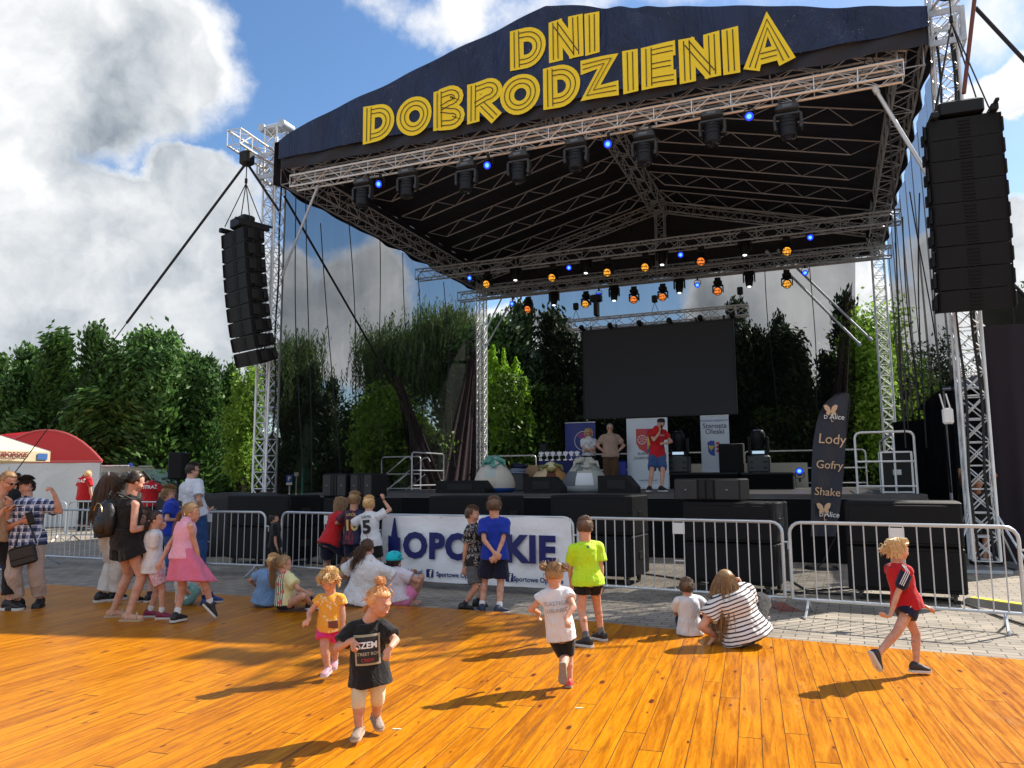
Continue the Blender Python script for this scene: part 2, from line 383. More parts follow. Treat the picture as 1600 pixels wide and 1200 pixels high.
# worn pale patches and dark marks
worn=D.math('MULTIPLY',D.step(D.noise(1.1,6,.65,D.vec(D.math('MULTIPLY',u,2.2),D.math('MULTIPLY',v,.8),3.)),.62,.74),D.step(fine,.45,.6))
c3=D.mix(D.math('MULTIPLY',worn,.7),c2,(.50,.34,.14))
dk=D.math('MULTIPLY',D.step(D.noise(2.4,6,.7,D.vec(D.math('MULTIPLY',u,3.5),D.math('MULTIPLY',v,.7),9.)),.56,.70),.42)
c4=D.mix(dk,c3,(.13,.035,.005))
gap=D.math('MAXIMUM',D.math('LESS_THAN',pf,.034),D.math('LESS_THAN',vf,.0028))
c5=D.mix(gap,c4,(.03,.012,.004));D.col(c5)
D.rough(D.math('ADD',.16,D.math('MULTIPLY',grain,.42)))
D.bump(D.math('ADD',D.math('MULTIPLY',gap,-1.),D.math('MULTIPLY',fine,.12)),.5,.006)
edge=[(-14,930),(4,928),(75,917),(360,934),(780,961),(1000,984),(1600,1038)]
pts=[gnd(x,y)[:2] for x,y in edge]
d_=nrm(pts[-1]-pts[-2]);pts.append(pts[-1]+d_*6);pts.append(V(11,-6));pts.append(V(-16,-6));pts.append(V(-12.5,8.5))
mb=MB();mb.prism([tuple(p) for p in pts[1:]],0,.035);fl=tag(mb.build('wooden_floor',D.m,None,False),kind='structure')
fl.data.materials[0]=D.m
# ================================================================== stage towers
def tower(u_,v_,z1,w,rc,label,base_v=None,rows=None):
    p=S(u_,v_);t=thing('stage_tower',label,'truss tower',p,'roof towers of the stage')
    c=p+SA*0+SB*0
    mb=MB();lattice(mb,c+V(0,0,.18),c+V(0,0,z1),w,w,rc,rc*.42,w*1.02,style='x',up=SB,n=8);mb.build('lattice',alu,t)
    mb=MB();mb.box(c+V(0,0,.03),(w*1.7,w*1.7,.05),SA,SB)
    for i in (-1,1):
        for j in (-1,1): mb.box(c+SA*i*w*1.4+SB*j*w*1.4+V(0,0,.06),(.16,.5,.08),nrm(SA*i+SB*j));mb.tube(c+SA*i*w*1.4+SB*j*w*1.4+V(0,0,.1),c+SA*i*w/2+SB*j*w/2+V(0,0,.9),.018,n=6)
    mb.build('base',galv,t)
    return t
w0=.364
tFL=tower(-w0/2,w0/2,10.0,w0,.026,'silver lattice tower left of the stage carrying the left speaker array')
tFR=tower(SW+w0/2,w0/2,10.6,w0,.027,'large silver lattice tower at the right edge carrying the right speaker array')
tBL=tower(.42,10.9,8.6,.28,.022,'slim silver lattice tower at the rear left of the stage')
tBR=tower(13.62,11.3,9.6,.33,.025,'slim silver lattice tower at the rear right of the stage')
for t,u_,z in ((tFL,-w0/2,9.0),(tFR,SW+w0/2,9.05)):
    mb=MB();c=S(u_,w0/2,z)
    for i in (-1,1):
        for j in (-1,1): mb.box(c+SA*i*.27+SB*j*.27,(.07,.07,.62),SA,SB)
        for h_ in (-.27,.27): mb.box(c+SB*i*.285+UP*h_,(.47,.03,.10),SA,SB);mb.box(c+SA*i*.285+UP*h_,(.03,.47,.10),SA,SB)
        mb.tube(c+SB*i*.29-SA*.25-UP*.22,c+SB*i*.29+SA*.25+UP*.22,.02,n=6);mb.box(c+SA*i*.29+UP*.05,(.015,.3,.2),SA,SB)
    mb.build('sleeve_block',aludull,t)
    mb=MB();c=S(u_,w0/2,10.05 if u_<0 else 10.62);mb.box(c,(.75,.32,.13),SA,SB,.03);mb.tube(c-SA*.3-SB*.2,c-SA*.3+SB*.2,.1,n=16);mb.tube(c+SA*.3-SB*.2,c+SA*.3+SB*.2,.1,n=16);mb.build('pulley_head',aludull,t)
# cables running up the towers
for (t,xy,z0,z1) in ((tFL,(.0,.2),1.,8.8),(tFR,(SW+.26,-.03),.2,9),(tFR,(SW+.05,-.02),.2,9),(tFR,(SW+.32,.1),.2,9)):
    mb=MB();q=[S(xy[0]+.025*math.sin(z*2.3+xy[0]),xy[1]+.02*math.cos(z*1.7),z) for z in np.linspace(z0,z1,26)];mb.path(q,.022,5);mb.build('power_cable',rope,t)
# ================================================================== roof
roof=thing('stage_roof','dark gabled stage roof with navy front banner reading DNI DOBRODZIENIA','stage roof',S(SW/2,5.5,8.3))
navy=NB('navy_tarpaulin',.45,.4)
nvn=navy.noise(1.1,6,.6);scr=navy.math('MULTIPLY',navy.step(navy.noise(26,5,.75),.60,.66),navy.step(navy.noise(1.6,3,.6),.52,.62))
navy.col(navy.mix(navy.math('MULTIPLY',scr,.75),navy.ramp(nvn,[(.3,(.005,.011,.040)),(.7,(.012,.026,.088))]),(.30,.31,.30)))
wr=navy.noise(1.4,5,.55,navy.vec(navy.x,navy.y,navy.math('MULTIPLY',navy.z,.35)),1.2);navy.bump(wr,1.,.30)
tarp=NB('black_roof_tarpaulin',.55,.35);tarp.p.inputs['Base Color'].default_value=(.025,.026,.038,1);tarp.bump(tarp.noise(.9,4,.5,None,.8),.7,.1)
pk=7.0;zR=11.08;zE=9.42
def roofz(u_): return zR-(zR-(zE if u_<pk else zE-.16))*abs(u_-pk)/pk
# canopy sheets with a little sag between rafters
mb=MB();nu,nv=24,46
for sgn in (0,1):
    us_=np.linspace(.12,pk,nu) if sgn==0 else np.linspace(pk,13.8,nu)
    top=[];bot=[]
    for v_ in np.linspace(-.22,11.6,nv):
        for q in us_:
            sag=.05*abs(math.sin(v_*math.pi/1.64))*math.sin(math.pi*abs(q-pk)/pk)
            z=roofz(q)-sag+.0;top.append(S(q,v_,z));bot.append(S(q,v_,z-.02))
    fs=[]
    M=nu*nv
    for i in range(nv-1):
        for j in range(nu-1):
            A=i*nu+j;fs.append((A,A+1,A+nu+1,A+nu));fs.append((M+A,M+A+nu,M+A+nu+1,M+A+1))
    mb.add(top+bot,fs)
mb.build('canopy',tarp.m,roof,'all')
# side valances and rear gable
for u_ in (.12,13.8):
    mb=MB();R=[]
    n=60
    vt=[S(u_+.02*math.sin(k*1.3),v_,zE+.09) for k,v_ in enumerate(np.linspace(-.2,11.6,n))]
    vb=[S(u_+.05*math.sin(k*.9),v_,8.42+.03*math.sin(k*.7)) for k,v_ in enumerate(np.linspace(-.2,11.6,n))]
    vi=[q+SA*(.02 if u_>5 else -.02) for q in vb];vj=[q+SA*(.02 if u_>5 else -.02) for q in vt]
    vs=vt+vb+vi+vj;fs=[]
    for i in range(n-1):
        for r in range(3): fs.append((r*n+i,r*n+i+1,(r+1)*n+i+1,(r+1)*n+i))
    mb.add(vs,fs);mb.build('side_valance',tarp.m,roof,'all')
# front banner: wrinkled sheet cut to the gable
def bend(u_,z):
    w=.035*math.sin(u_*2.1+z*1.3)+.03*math.sin(u_*5.3-z*2.1)
    k=math.exp(-((u_-8.9)/.5)**2)*min(1,max(0,(z-10.35)/.3));w+=.12*k*math.sin((u_-8.9)*9+z*2)
    k=math.exp(-((u_-12.8)/1.3)**2);w+=.05*k*math.sin((u_+z)*5.5)
    return -.30+w*.55
NU,NZ=280,24;vs=[];fs=[]
for i in range(NU+1):
    q=.30+(13.82-.30)*i/NU;zt=roofz(q)+.05-.05*math.exp(-((q-8.3)/.25)**2)+.03*math.exp(-((q-13.6)/.3)**2)
    if q<.55: zt-=(.55-q)*.4
    for j in range(NZ+1):
        z=9.0+(zt-9.0)*j/NZ;vs.append(S(q,bend(q,z),z))
n0=len(vs);vs+=[p+SB*.01 for p in vs]
for i in range(NU):
    for j in range(NZ):
        A=i*(NZ+1)+j;B=A+NZ+1;fs.append((A,B,B+1,A+1));fs.append((n0+A,n0+A+1,n0+B+1,n0+B))
mb=MB();mb.add(vs,fs);ban=mb.build('front_banner',navy.m,roof,'all')
mb=MB();n=120;vs=[];fs=[]
for i in range(n+1):
    q=.3+13.5*i/n
    for j in range(4): z=9.04-.27*j/3;vs.append(S(q,-.22+.02*math.sin(q*6+j)+(.02*j),z+(.015*math.sin(q*4) if j==3 else 0)))
for i in range(n):
    for j in range(3): A=i*4+j;fs.append((A,A+4,A+5,A+1))
mb.add(vs,fs);mb.build('banner_hem',tarp.m,roof,'all')
# ridge top edge piping over the banner
yel=NB('yellow_lettering',.5,.4);yel.col(yel.mix(yel.math('MULTIPLY',yel.step(yel.noise(40,4,.8),.66,.72),.3),(.97,.70,.015),(.5,.34,.02)))
inkd=mat('dark_inline_lettering',(.03,.025,.01),.6)
def ribbon(mb,path,w,off,zf,closed=False):
    """flat ribbon of width w along a 2-D path on the banner; zf maps (u,z)->3-D"""
    P_=[V(*p) for p in path];n=len(P_);Ls=[];Rs=[]
    for i in range(n):
        if closed: a=P_[(i-1)%n];c=P_[(i+1)%n]
        else: a=P_[max(i-1,0)];c=P_[min(i+1,n-1)]
        b_=P_[i];d1=nrm(b_-a) if np.linalg.norm(b_-a)>1e-9 else nrm(c-b_);d2=nrm(c-b_) if np.linalg.norm(c-b_)>1e-9 else d1
        n1=V(-d1[1],d1[0]);n2=V(-d2[1],d2[0]);m_=nrm(n1+n2);k=1/max(.62,m_@n1)
        Ls.append(b_+m_*(w/2+0)*k+m_*off*k);Rs.append(b_-m_*w/2*k+m_*off*k)
    # subdivide so that the ribbon follows the cloth
    seg=n if closed else n-1
    for i in range(seg):
        j=(i+1)%n;L_=max(1,int(np.linalg.norm(P_[j]-P_[i])/.12))
        for s in range(L_):
            t0,t1=s/L_,(s+1)/L_
            q=[Ls[i]*(1-t0)+Ls[j]*t0,Rs[i]*(1-t0)+Rs[j]*t0,Rs[i]*(1-t1)+Rs[j]*t1,Ls[i]*(1-t1)+Ls[j]*t1]
            mb.add([zf(x) for x in q],[(0,1,2,3)])
def arc(cx,cy,rx,ry,a0,a1,n=14): return [(cx+rx*math.cos(math.radians(t)),cy+ry*math.sin(math.radians(t))) for t in np.linspace(a0,a1,n)]
T_=.34   # stroke width as a fraction of letter height
def glyph(ch,w):
    t=T_/2;r=1-t
    if ch=='I': return [([(w/2,0),(w/2,1)],False)]
    if ch=='O': return [(arc(w/2,.5,w/2-t,.5-t,0,347,26),True)]
    if ch=='D': return [([(t,0),(t,1)],False),([(t,t)]+arc(w-.5,.5,.5-t,.5-t,-90,90,14)+[(t,r)],False)]
    if ch=='N': return [([(t,0),(t,1)],False),([(t*.9,.93),(w-t*.9,.07)],False),([(w-t,0),(w-t,1)],False)]
    if ch=='B': return [([(t,0),(t,1)],False),([(t,t*.9)]+arc(w-.33,.27,.33-t*.8,.27-t*.75,-90,90,9)+[(t,.5)],False),([(t,.52)]+arc(w-.36,.75,.33-t*.8,.25-t*.7,-90,90,9)+[(t,r+.02)],False)]
    if ch=='R': return [([(t,0),(t,1)],False),([(t,.42)]+arc(w-.38,.71,.35-t*.8,.29-t*.75,-90,90,10)+[(t,r)],False),([(w*.42,.45),(w-t*.8,0)],False)]
    if ch=='Z': return [([(0,r),(w-t*1.3,r),(t*1.3,t),(w,t)],False)]
    if ch=='E': return [([(t,0),(t,1)],False),([(t,t),(w,t)],False),([(t,.5),(w*.93,.5)],False),([(t,r),(w,r)],False)]
    if ch=='A': return [([(t*.75,0),(w/2,.93),(w-t*.75,0)],False),([(w*.28,.24),(w*.72,.24)],False)]
def letters(seq,zb0,zb1,zt0,zt1,u0,u1,name):
    """seq: (char, px left, px right) on the baseline pixels"""
    my=MB();mi=MB()
    for ch,ua,ub in seq:
        f=((ua+ub)/2-u0)/(u1-u0);zb=zb0+(zb1-zb0)*f;zt=zt0+(zt1-zt0)*f;h=zt-zb;w=(ub-ua)/h
        def zf(p,o): return S(ua+p[0]*h,bend(ua+p[0]*h,zb+p[1]*h)-o,zb+p[1]*h)
        for k,(path,cl) in enumerate(glyph(ch,w)):
            # densify
            ribbon(my,path,T_,0,lambda p,o=.012+.002*k:zf(p,o),cl)
        for k,(path,cl) in enumerate(glyph(ch,w)):
            for s in (-1,1):
                pth=path
                if not cl:
                    a_=V(*path[0]);b_=V(*path[1]);c_=V(*path[-1]);d_=V(*path[-2])
                    pth=[tuple(a_+nrm(b_-a_)*.05)]+list(path[1:-1])+[tuple(c_+nrm(d_-c_)*.05)]
                ribbon(mi,pth,.022,s*T_*.17,lambda p,o=.026:zf(p,o),cl)
    o=my.build(name,yel.m,ban,'all');mi.build('inline',inkd,o,'all')
def U(x,y): return fuz(x,y,-.31)
row=[('D',567,616,226,182),('O',619,674,0,0),('B',677,724,0,0),('R',730,785,0,0),('O',782,844,0,0),('D',849,907,0,0),('Z',908,967,0,0),('I',974,998,0,0),('E',1003,1057,0,0),('N',1062,1127,0,0),('I',1130,1157,0,0),('A',1164,1241,0,0)]
yb=lambda x:226+(96-226)*(x-567)/(1241-567)
ua_=U(567,226);ub_=U(1241,96);ta=U(570,167);tb=U(1205,31)
seq=[(c,U(x0,yb(x0))[0],U(x1,yb(x1))[0]) for c,x0,x1,_,_ in row]
letters(seq,ua_[1],ub_[1],ta[1],tb[1],ua_[0],ub_[0],'lettering')
yb2=lambda x:110+(83-110)*(x-797)/(936-797)
seq=[(c,U(x0,yb2(x0))[0],U(x1,yb2(x1))[0]) for c,x0,x1 in (('D',797,853),('N',858,912),('I',915,937))]
letters(seq,U(797,110)[1],U(937,83)[1],U(799,48)[1],U(937,17)[1],U(797,110)[0],U(937,83)[0],'lettering')
# roof framework
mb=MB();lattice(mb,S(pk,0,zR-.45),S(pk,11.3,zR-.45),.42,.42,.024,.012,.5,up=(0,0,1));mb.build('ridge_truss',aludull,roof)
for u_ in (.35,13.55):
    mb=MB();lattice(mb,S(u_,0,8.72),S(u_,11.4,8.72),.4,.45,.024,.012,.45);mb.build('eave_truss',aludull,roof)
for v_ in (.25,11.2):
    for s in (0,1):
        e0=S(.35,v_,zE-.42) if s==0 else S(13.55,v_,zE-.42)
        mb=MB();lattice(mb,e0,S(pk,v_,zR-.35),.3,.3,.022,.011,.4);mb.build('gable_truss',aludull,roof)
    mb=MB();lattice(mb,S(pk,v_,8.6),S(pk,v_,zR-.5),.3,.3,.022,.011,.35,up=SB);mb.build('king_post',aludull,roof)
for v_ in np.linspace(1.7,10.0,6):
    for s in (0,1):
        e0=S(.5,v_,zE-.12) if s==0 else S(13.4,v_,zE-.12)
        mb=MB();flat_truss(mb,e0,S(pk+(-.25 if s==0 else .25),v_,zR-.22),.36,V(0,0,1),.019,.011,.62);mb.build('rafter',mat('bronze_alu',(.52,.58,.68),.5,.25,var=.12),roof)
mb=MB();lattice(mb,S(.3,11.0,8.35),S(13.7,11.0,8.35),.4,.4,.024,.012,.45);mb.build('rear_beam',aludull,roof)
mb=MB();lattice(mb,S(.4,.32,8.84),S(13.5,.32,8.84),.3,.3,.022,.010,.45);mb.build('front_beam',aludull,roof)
# lighting trusses
def ltruss(u0,u1,v_,z,w,m,label,sag=0):
    t=thing('lighting_truss',label,'truss',S((u0+u1)/2,v_,z),'trusses hung with stage lights')
    mb=MB();lattice(mb,S(u0,v_,z),S(u1,v_,z+sag),w,w,.0245,.0105,.36);mb.build('lattice',m,t)
    mb=MB()
    for f in (.04,.5,.96):
        q=S(u0+(u1-u0)*f,v_,z+w/2)
        mb.tube(q+SA*.12,q+V(0,0,.35),.008,n=5);mb.tube(q-SA*.12,q+V(0,0,.35),.008,n=5);mb.box(q+V(0,0,.45),(.16,.14,.22),SA,SB,.02);mb.build('chain_hoist',blk,t);mb=MB()
    return t
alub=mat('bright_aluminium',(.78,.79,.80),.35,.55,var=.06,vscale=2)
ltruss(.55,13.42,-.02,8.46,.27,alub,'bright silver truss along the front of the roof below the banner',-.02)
ltruss(-.35,13.95,7.5,8.2,.32,aludull,'upper lighting truss across the middle of the stage')
ltruss(-.05,13.9,10.0,7.98,.3,aludull,'lower lighting truss at the back of the stage')
za=fuz(890,507,8.6);zb=fuz(1170,487,8.6)
ltruss(za[0],zb[0],8.6,(za[1]+zb[1])/2,.3,alu,'short truss holding the black screen')
# braces
def brace(p,q,r,m,label,name='brace',cat='brace',grp='diagonal braces of the stage'):
    mb=MB();p=np.array(p);mb.tube(p,q,r,n=10);mb.tube(p-nrm(q-p)*.0,p+nrm(q-p)*.12,r*1.5,n=10);mb.tube(q-nrm(q-p)*.12,q,r*1.5,n=10)
    o=mb.build(name,m,None,True,origin=p);tag(o,label,cat,grp);return o
brace(front(497,290,.1),front(440,432,.1),.03,aludull,'grey pole from the front truss to the left tower')
brace(front(1366,137,.1),front(1455,283,.1),.035,alu,'bright diagonal pole left of the right speaker array')
brace(front(1197,392,10.6),front(1345,540,10.9),.035,aludull,'diagonal pole at the back right of the stage, the upper of a pair')
brace(front(1215,390,10.9),front(1362,532,11.2),.035,aludull,'diagonal pole at the back right of the stage, the lower of a pair')
brace(front(818,440,10.8),front(757,545,11.0),.03,aludull,'grey pole leaning onto the rear left tower')
brace(front(792,450,11.1),front(757,520,11.2),.03,aludull,'short thin pole behind the rear left tower')
# ================================================================== stage platform
plat=thing('stage_platform','black stage platform with cloth skirt around it','stage',S(SW/2,5.5,0))
DZ=1.2
dm=NB('stage_floor_board',.55,.4);dm.col(dm.ramp(dm.noise(2.,6,.6),[(.3,(.05,.045,.045)),(.7,(.10,.09,.088))]))
mb=MB();mb.box(S(6.95,5.9,DZ-.04),(12.9,10.4,.08),SA,SB);mb.build('deck',dm.m,plat,False)
mb=MB();mb.box(S(6.95,5.9,DZ-.105),(12.94,10.44,.045),SA,SB);mb.build('deck_rim',galv,plat,False)
def cloth_wall(p0,p1,z0,z1,amp=.03,step=.1,thick=.01,fr=9.,seed=0,flat=False):
    p0=V(p0[0],p0[1],0);p1=V(p1[0],p1[1],0);d=p1-p0;Ln=np.linalg.norm(d);d/=Ln;nn=V(-d[1],d[0],0);n=max(2,int(Ln/step));K=5
    vs=[];
    for i in range(n+1):
        s=Ln*i/n
        for k in range(K+1):
            t=k/K;z=z0+(z1-z0)*(1-t);w=amp*(.3+.7*t)*(math.sin(s*fr+seed)+.6*math.sin(s*fr*1.73+seed*2+t))
            q=p0+d*s+nn*w;vs.append((q[0],q[1],z))
    m_=len(vs);vs+=[tuple(V(*q)+nn*thick) for q in vs];fs=[]
    for i in range(n):
        for k in range(K):
            A=i*(K+1)+k;B=A+K+1;fs.append((A,A+1,B+1,B));fs.append((m_+A,m_+B,m_+B+1,m_+A+1))
    return MB().add(vs,fs)
mb=MB()
for A,B in ((S(.45,.66),S(13.42,.66)),(S(.45,11.1),S(.45,.66)),(S(13.42,.66),S(13.42,11.1))):
    q=cloth_wall(A,B,.01,DZ-.085,.02,.09);mb.add(q.v,q.f)
mb.build('skirt',blkcloth,plat,'all')
# rails
def rail(pts,label,z0=DZ,h=1.1,mid=True,name='stage_railing',grp='tubular rails round the stage'):
    """pts two (u,v) ends"""
    (u0,v0),(u1,v1)=pts;A=S(u0,v0,z0);B=S(u1,v1,z0);t=thing(name,label,'railing',A,grp)
    d=nrm(B-A);mb=MB();R=.1;h_=V(0,0,h)
    path=[A,A+h_-V(0,0,R)]+[A+h_-V(0,0,R)+d*R*(1-math.cos(x))+V(0,0,R)*math.sin(x) for x in (.5,1.0,1.57)]
    path+=[B+h_-V(0,0,R)-d*R*(1-math.cos(x))+V(0,0,R)*math.sin(x) for x in (1.57,1.0,.5)]+[B+h_-V(0,0,R),B]
    mb.path(path,.021,8);mb.build('frame',alu,t)
    if mid:
        mb=MB();mb.tube(A+V(0,0,h*.52),B+V(0,0,h*.52),.017,n=8);mb.tube(A+V(0,0,h*.12),B+V(0,0,h*.12),.017,n=8);mb.build('middle_rail',alu,t)
    return t
mb=MB();vs=[];fs=[];n=48
for i in range(n+1):
    q=.14+13.64*i/n;w=.03*math.sin(q*5);vs+=[S(q,11.55+w,8.3+.04*math.sin(q*3)),S(q,11.55+w*.5,roofz(q)-.02)]
m_=len(vs);vs+=[p+SB*.012 for p in vs]
for i in range(n): A=2*i;fs+=[(A,A+2,A+3,A+1),(m_+A,m_+A+1,m_+A+3,m_+A+2)]
mb.add(vs,fs);mb.build('rear_gable_sheet',tarp.m,roof,'all')
# ================================================================== stage lights
def leds(name,col,scale,strength):
    m=NB(name,.4);vo=m.n.new('ShaderNodeTexVoronoi');vo.inputs['Scale'].default_value=scale;vo.inputs['Randomness'].default_value=.15;m.l.new(m.obj,vo.inputs['Vector'])
    k=m.step(vo.outputs['Distance'],.5,.33);m.p.inputs['Base Color'].default_value=(.05,.02,.01,1);m.p.inputs['Emission Color'].default_value=(*col,1);m.l.new(m.math('MULTIPLY',k,strength),m.p.inputs['Emission Strength']);return m.m
ledY=leds('amber_led_matrix',(1,.42,.04),26,1.25);ledO=leds('orange_led_matrix',(1,.24,.04),26,1.25)
blueE=mat('blue_lamp_glow',(.0,.02,.5),.4,emit=(.02,.08,1),estr=6);blueH=mat('blue_lamp_halo',(.0,.01,.3),.4,emit=(.01,.03,1),estr=1.4)
whiteE=mat('white_lamp_glow',(.8,.8,.8),.3,emit=(.9,.95,1),estr=1.3)
lens=mat('dark_glass_lens',(.02,.02,.03),.12,coat=1.)
def head_yoke(mb,w,zt,zb,r):  # yoke arms
    for s in (-1,1): mb.box((s*w,0,(zt+zb)/2),(.035,.11,zt-zb+.1),bev=.012);mb.ell((s*w,0,zb),(.03,.065,.065))
# all lights hang with their clamp at the origin, lens towards -y (the audience)
def wash(ledm):
    t=thing('wash_light','x','stage light',(0,0,-50));o=V(0,0,-50);mb=MB()
    mb.box(o+V(0,0,-.16),(.26,.20,.13),bev=.03);mb.box(o+V(0,0,-.05),(.18,.05,.1));mb.build('base',blk,t)
    mb=MB();mb.box(o+V(0,0,-.26),(.31,.12,.05),bev=.015)
    for s in (-1,1): mb.box(o+V(s*.155,0,-.37),(.03,.11,.24),bev=.01)
    mb.build('yoke',blk,t)
    d=nrm(V(0,-1,-.45));c=o+V(0,0,-.42);mb=MB();x,y,_=frame(d)
    R=[[c+d*a+(x*math.cos(q)+y*math.sin(q))*r for q in np.arange(20)*2*math.pi/20] for a,r in ((-.13,.05),(-.11,.11),(-.03,.128),(.09,.13),(.115,.135),(.125,.13),(.118,.115))]
    mb.loft(R);h=mb.build('head',blk,t)
    mb=MB();mb.loft([[c+d*a+(x*math.cos(q)+y*math.sin(q))*r for q in np.arange(20)*2*math.pi/20] for a,r in ((.119,.112),(.128,.108))]);mb.build('lens',ledm,h)
    return t
def spot(tilt=(.0,-.18,-1),big=1.):
    t=thing('spot_light','x','stage light',(0,0,-50));o=V(0,0,-50);k=big;mb=MB()
    mb.box(o+V(0,0,-.15)*k,V(.30,.22,.14)*k,bev=.03);mb.box(o+V(0,0,-.04)*k,V(.2,.06,.1)*k);mb.build('base',blk,t)
    mb=MB();mb.box(o+V(0,0,-.25)*k,V(.34,.13,.06)*k,bev=.015)
    for s in (-1,1): mb.box(o+V(s*.165,0,-.38)*k,V(.035,.13,.28)*k,bev=.012)
    mb.build('yoke',blk,t)
    d=nrm(V(*tilt));c=o+V(0,0,-.43)*k;x,y,_=frame(d,V(0,1,0));mb=MB()
    R=[[c+(d*a+(x*math.cos(q)*1.15+y*math.sin(q))*r)*k for q in np.arange(18)*2*math.pi/18] for a,r in ((-.20,.03),(-.19,.08),(-.14,.112),(.02,.115),(.12,.10),(.20,.088),(.235,.08),(.24,.07))]
    mb.loft(R);h=mb.build('head',blk,t)
    mb=MB();mb.loft([[c+(d*a+(x*math.cos(q)+y*math.sin(q))*r)*k for q in np.arange(18)*2*math.pi/18] for a,r in ((.238,.06),(.25,.05),(.255,.02))]);mb.build('lens',whiteE if big==1 else lens,h)
    return t
def big_head():
    t=thing('moving_head','x','stage light',(0,0,-50));o=V(0,0,-50);mb=MB()
    mb.box(o+V(0,0,-.16),(.40,.26,.17),bev=.04);mb.box(o+V(-.12,0,-.04),(.06,.06,.12));mb.box(o+V(.12,0,-.04),(.06,.06,.12));bs=mb.build('base',mat('dark_grey_plastic',(.035,.036,.04),.45),t)
    mb=MB();mb.box(o+V(0,-.131,-.15),(.16,.004,.05));mb.build('display',mat('grey_display',(.12,.13,.14),.3),bs)
    mb=MB();mb.box(o+V(0,0,-.285),(.46,.16,.07),bev=.02)
    for s in (-1,1):
        mb.box(o+V(s*.225,0,-.39),(.05,.17,.22),bev=.018);mb.box(o+V(s*.215,0,-.53),(.06,.19,.12),bev=.02)
    mb.build('yoke',mat('dark_grey_plastic',(.035,.036,.04),.45),t)
    d=nrm(V(0,-.12,-1));c=o+V(0,0,-.50);x,y,_=frame(d,V(0,1,0));mb=MB()
    R=[[c+d*a+(x*math.cos(q)+y*math.sin(q))*r for q in np.arange(22)*2*math.pi/22] for a,r in ((-.17,.08),(-.15,.15),(-.09,.165),(-.085,.155),(-.03,.165),(-.025,.155),(.05,.16),(.055,.15),(.16,.14),(.20,.15),(.225,.14))]
    mb.loft(R);h=mb.build('head',blk,t)
    mb=MB();mb.loft([[c+d*a+(x*math.cos(q)+y*math.sin(q))*r for q in np.arange(22)*2*math.pi/22] for a,r in ((.226,.125),(.24,.10),(.246,.03))]);mb.build('lens',lens,h)
    return t
def par():
    t=thing('blue_par_light','x','stage light',(0,0,-50));o=V(0,0,-50);d=nrm(V(0,-1,-.35));c=o+V(0,0,-.22);x,y,_=frame(d);mb=MB()
    mb.box(o+V(0,0,-.03),(.05,.05,.1));mb.path([c+V(-.10,0,0),c+V(-.10,0,.11),c+V(-.06,0,.15),c+V(.06,0,.15),c+V(.10,0,.11),c+V(.10,0,0)],.011,6);mb.build('bracket',blk,t)
    mb=MB();mb.loft([[c+d*a+(x*math.cos(q)+y*math.sin(q))*r for q in np.arange(16)*2*math.pi/16] for a,r in ((-.11,.04),(-.09,.07),(.06,.085),(.07,.088),(.065,.078))]);h=mb.build('can',blk,t)
    mb=MB();mb.loft([[c+d*a+(x*math.cos(q)+y*math.sin(q))*r for q in np.arange(16)*2*math.pi/16] for a,r in ((.068,.076),(.074,.045))]);mb.build('lens',blueH,h)
    mb=MB();mb.loft([[c+d*a+(x*math.cos(q)+y*math.sin(q))*r for q in np.arange(16)*2*math.pi/16] for a,r in ((.0745,.045),(.079,.02))]);mb.build('lamp',blueE,h)
    return t
ORD=['first','second','third','fourth','fifth','sixth','seventh','eighth','ninth']
def place_row(proto,pix,v_,dz,label,group,used=[]):
    for i,(x,y) in enumerate(pix):
        u_,z=fuz(x,y,v_);o=proto if id(proto) not in used else copy_tree(proto)
        used.append(id(proto)); o.location=tuple(S(u_,v_,z+dz));o.rotation_euler=(0,0,YAW);o['label']=label.format(ORD[i]);o['group']=group
bh=big_head();place_row(bh,[(567,300),(637,285),(729,275),(811,260),(900,240),(1007,230),(1113,198),(1231,188)],-.05,.38,'{} dark moving head from the left under the bright front truss','moving heads on the front truss')
pl=par();place_row(pl,[(594,289),(763,260),(951,227),(1171,184)],-.1,.24,'{} glowing blue lamp from the left on the bright front truss','blue lamps on the front truss')
wy=wash(ledY);wo_=wash(ledO)
place_row(wy,[(762,446),(864,436),(950,428),(1009,420)],7.5,.48,'{} yellow dotted lamp from the left on the upper lighting truss','yellow lamps on the upper truss')
place_row(wo_,[(1096,411)],7.5,.48,'orange dotted lamp on the upper lighting truss between two white spots','orange lamps')
place_row(wy,[(1230,395)],7.5,.48,'yellow dotted lamp at the right end of the upper lighting truss','yellow lamps on the upper truss')
sp=spot();place_row(sp,[(806,438),(916,427),(1035,414),(1164,399)],7.5,.66,'{} black spot with small white lens from the left on the upper truss','white spots on the upper truss')
place_row(pl,[(735,435),(890,419),(1064,399),(1266,372)],7.4,.24,'{} blue lamp from the left on the upper lighting truss','blue lamps on the upper truss')
place_row(wo_,[(826,485),(991,470),(1036,466),(1122,457)],10.,.48,'{} orange dotted lamp from the left on the lower back truss','orange lamps')
place_row(wy,[(916,477),(1230,446)],10.,.48,'{} yellow dotted lamp from the left on the lower back truss','yellow lamps on the lower truss')
place_row(sp,[(866,477),(960,470),(1062,458),(1171,448)],10.,.66,'{} black spot with small white lens from the left on the lower back truss','white spots on the lower truss')
place_row(pl,[(801,475),(936,462),(1090,446),(1258,427)],9.9,.24,'{} blue lamp from the left on the lower back truss','blue lamps on the lower truss')
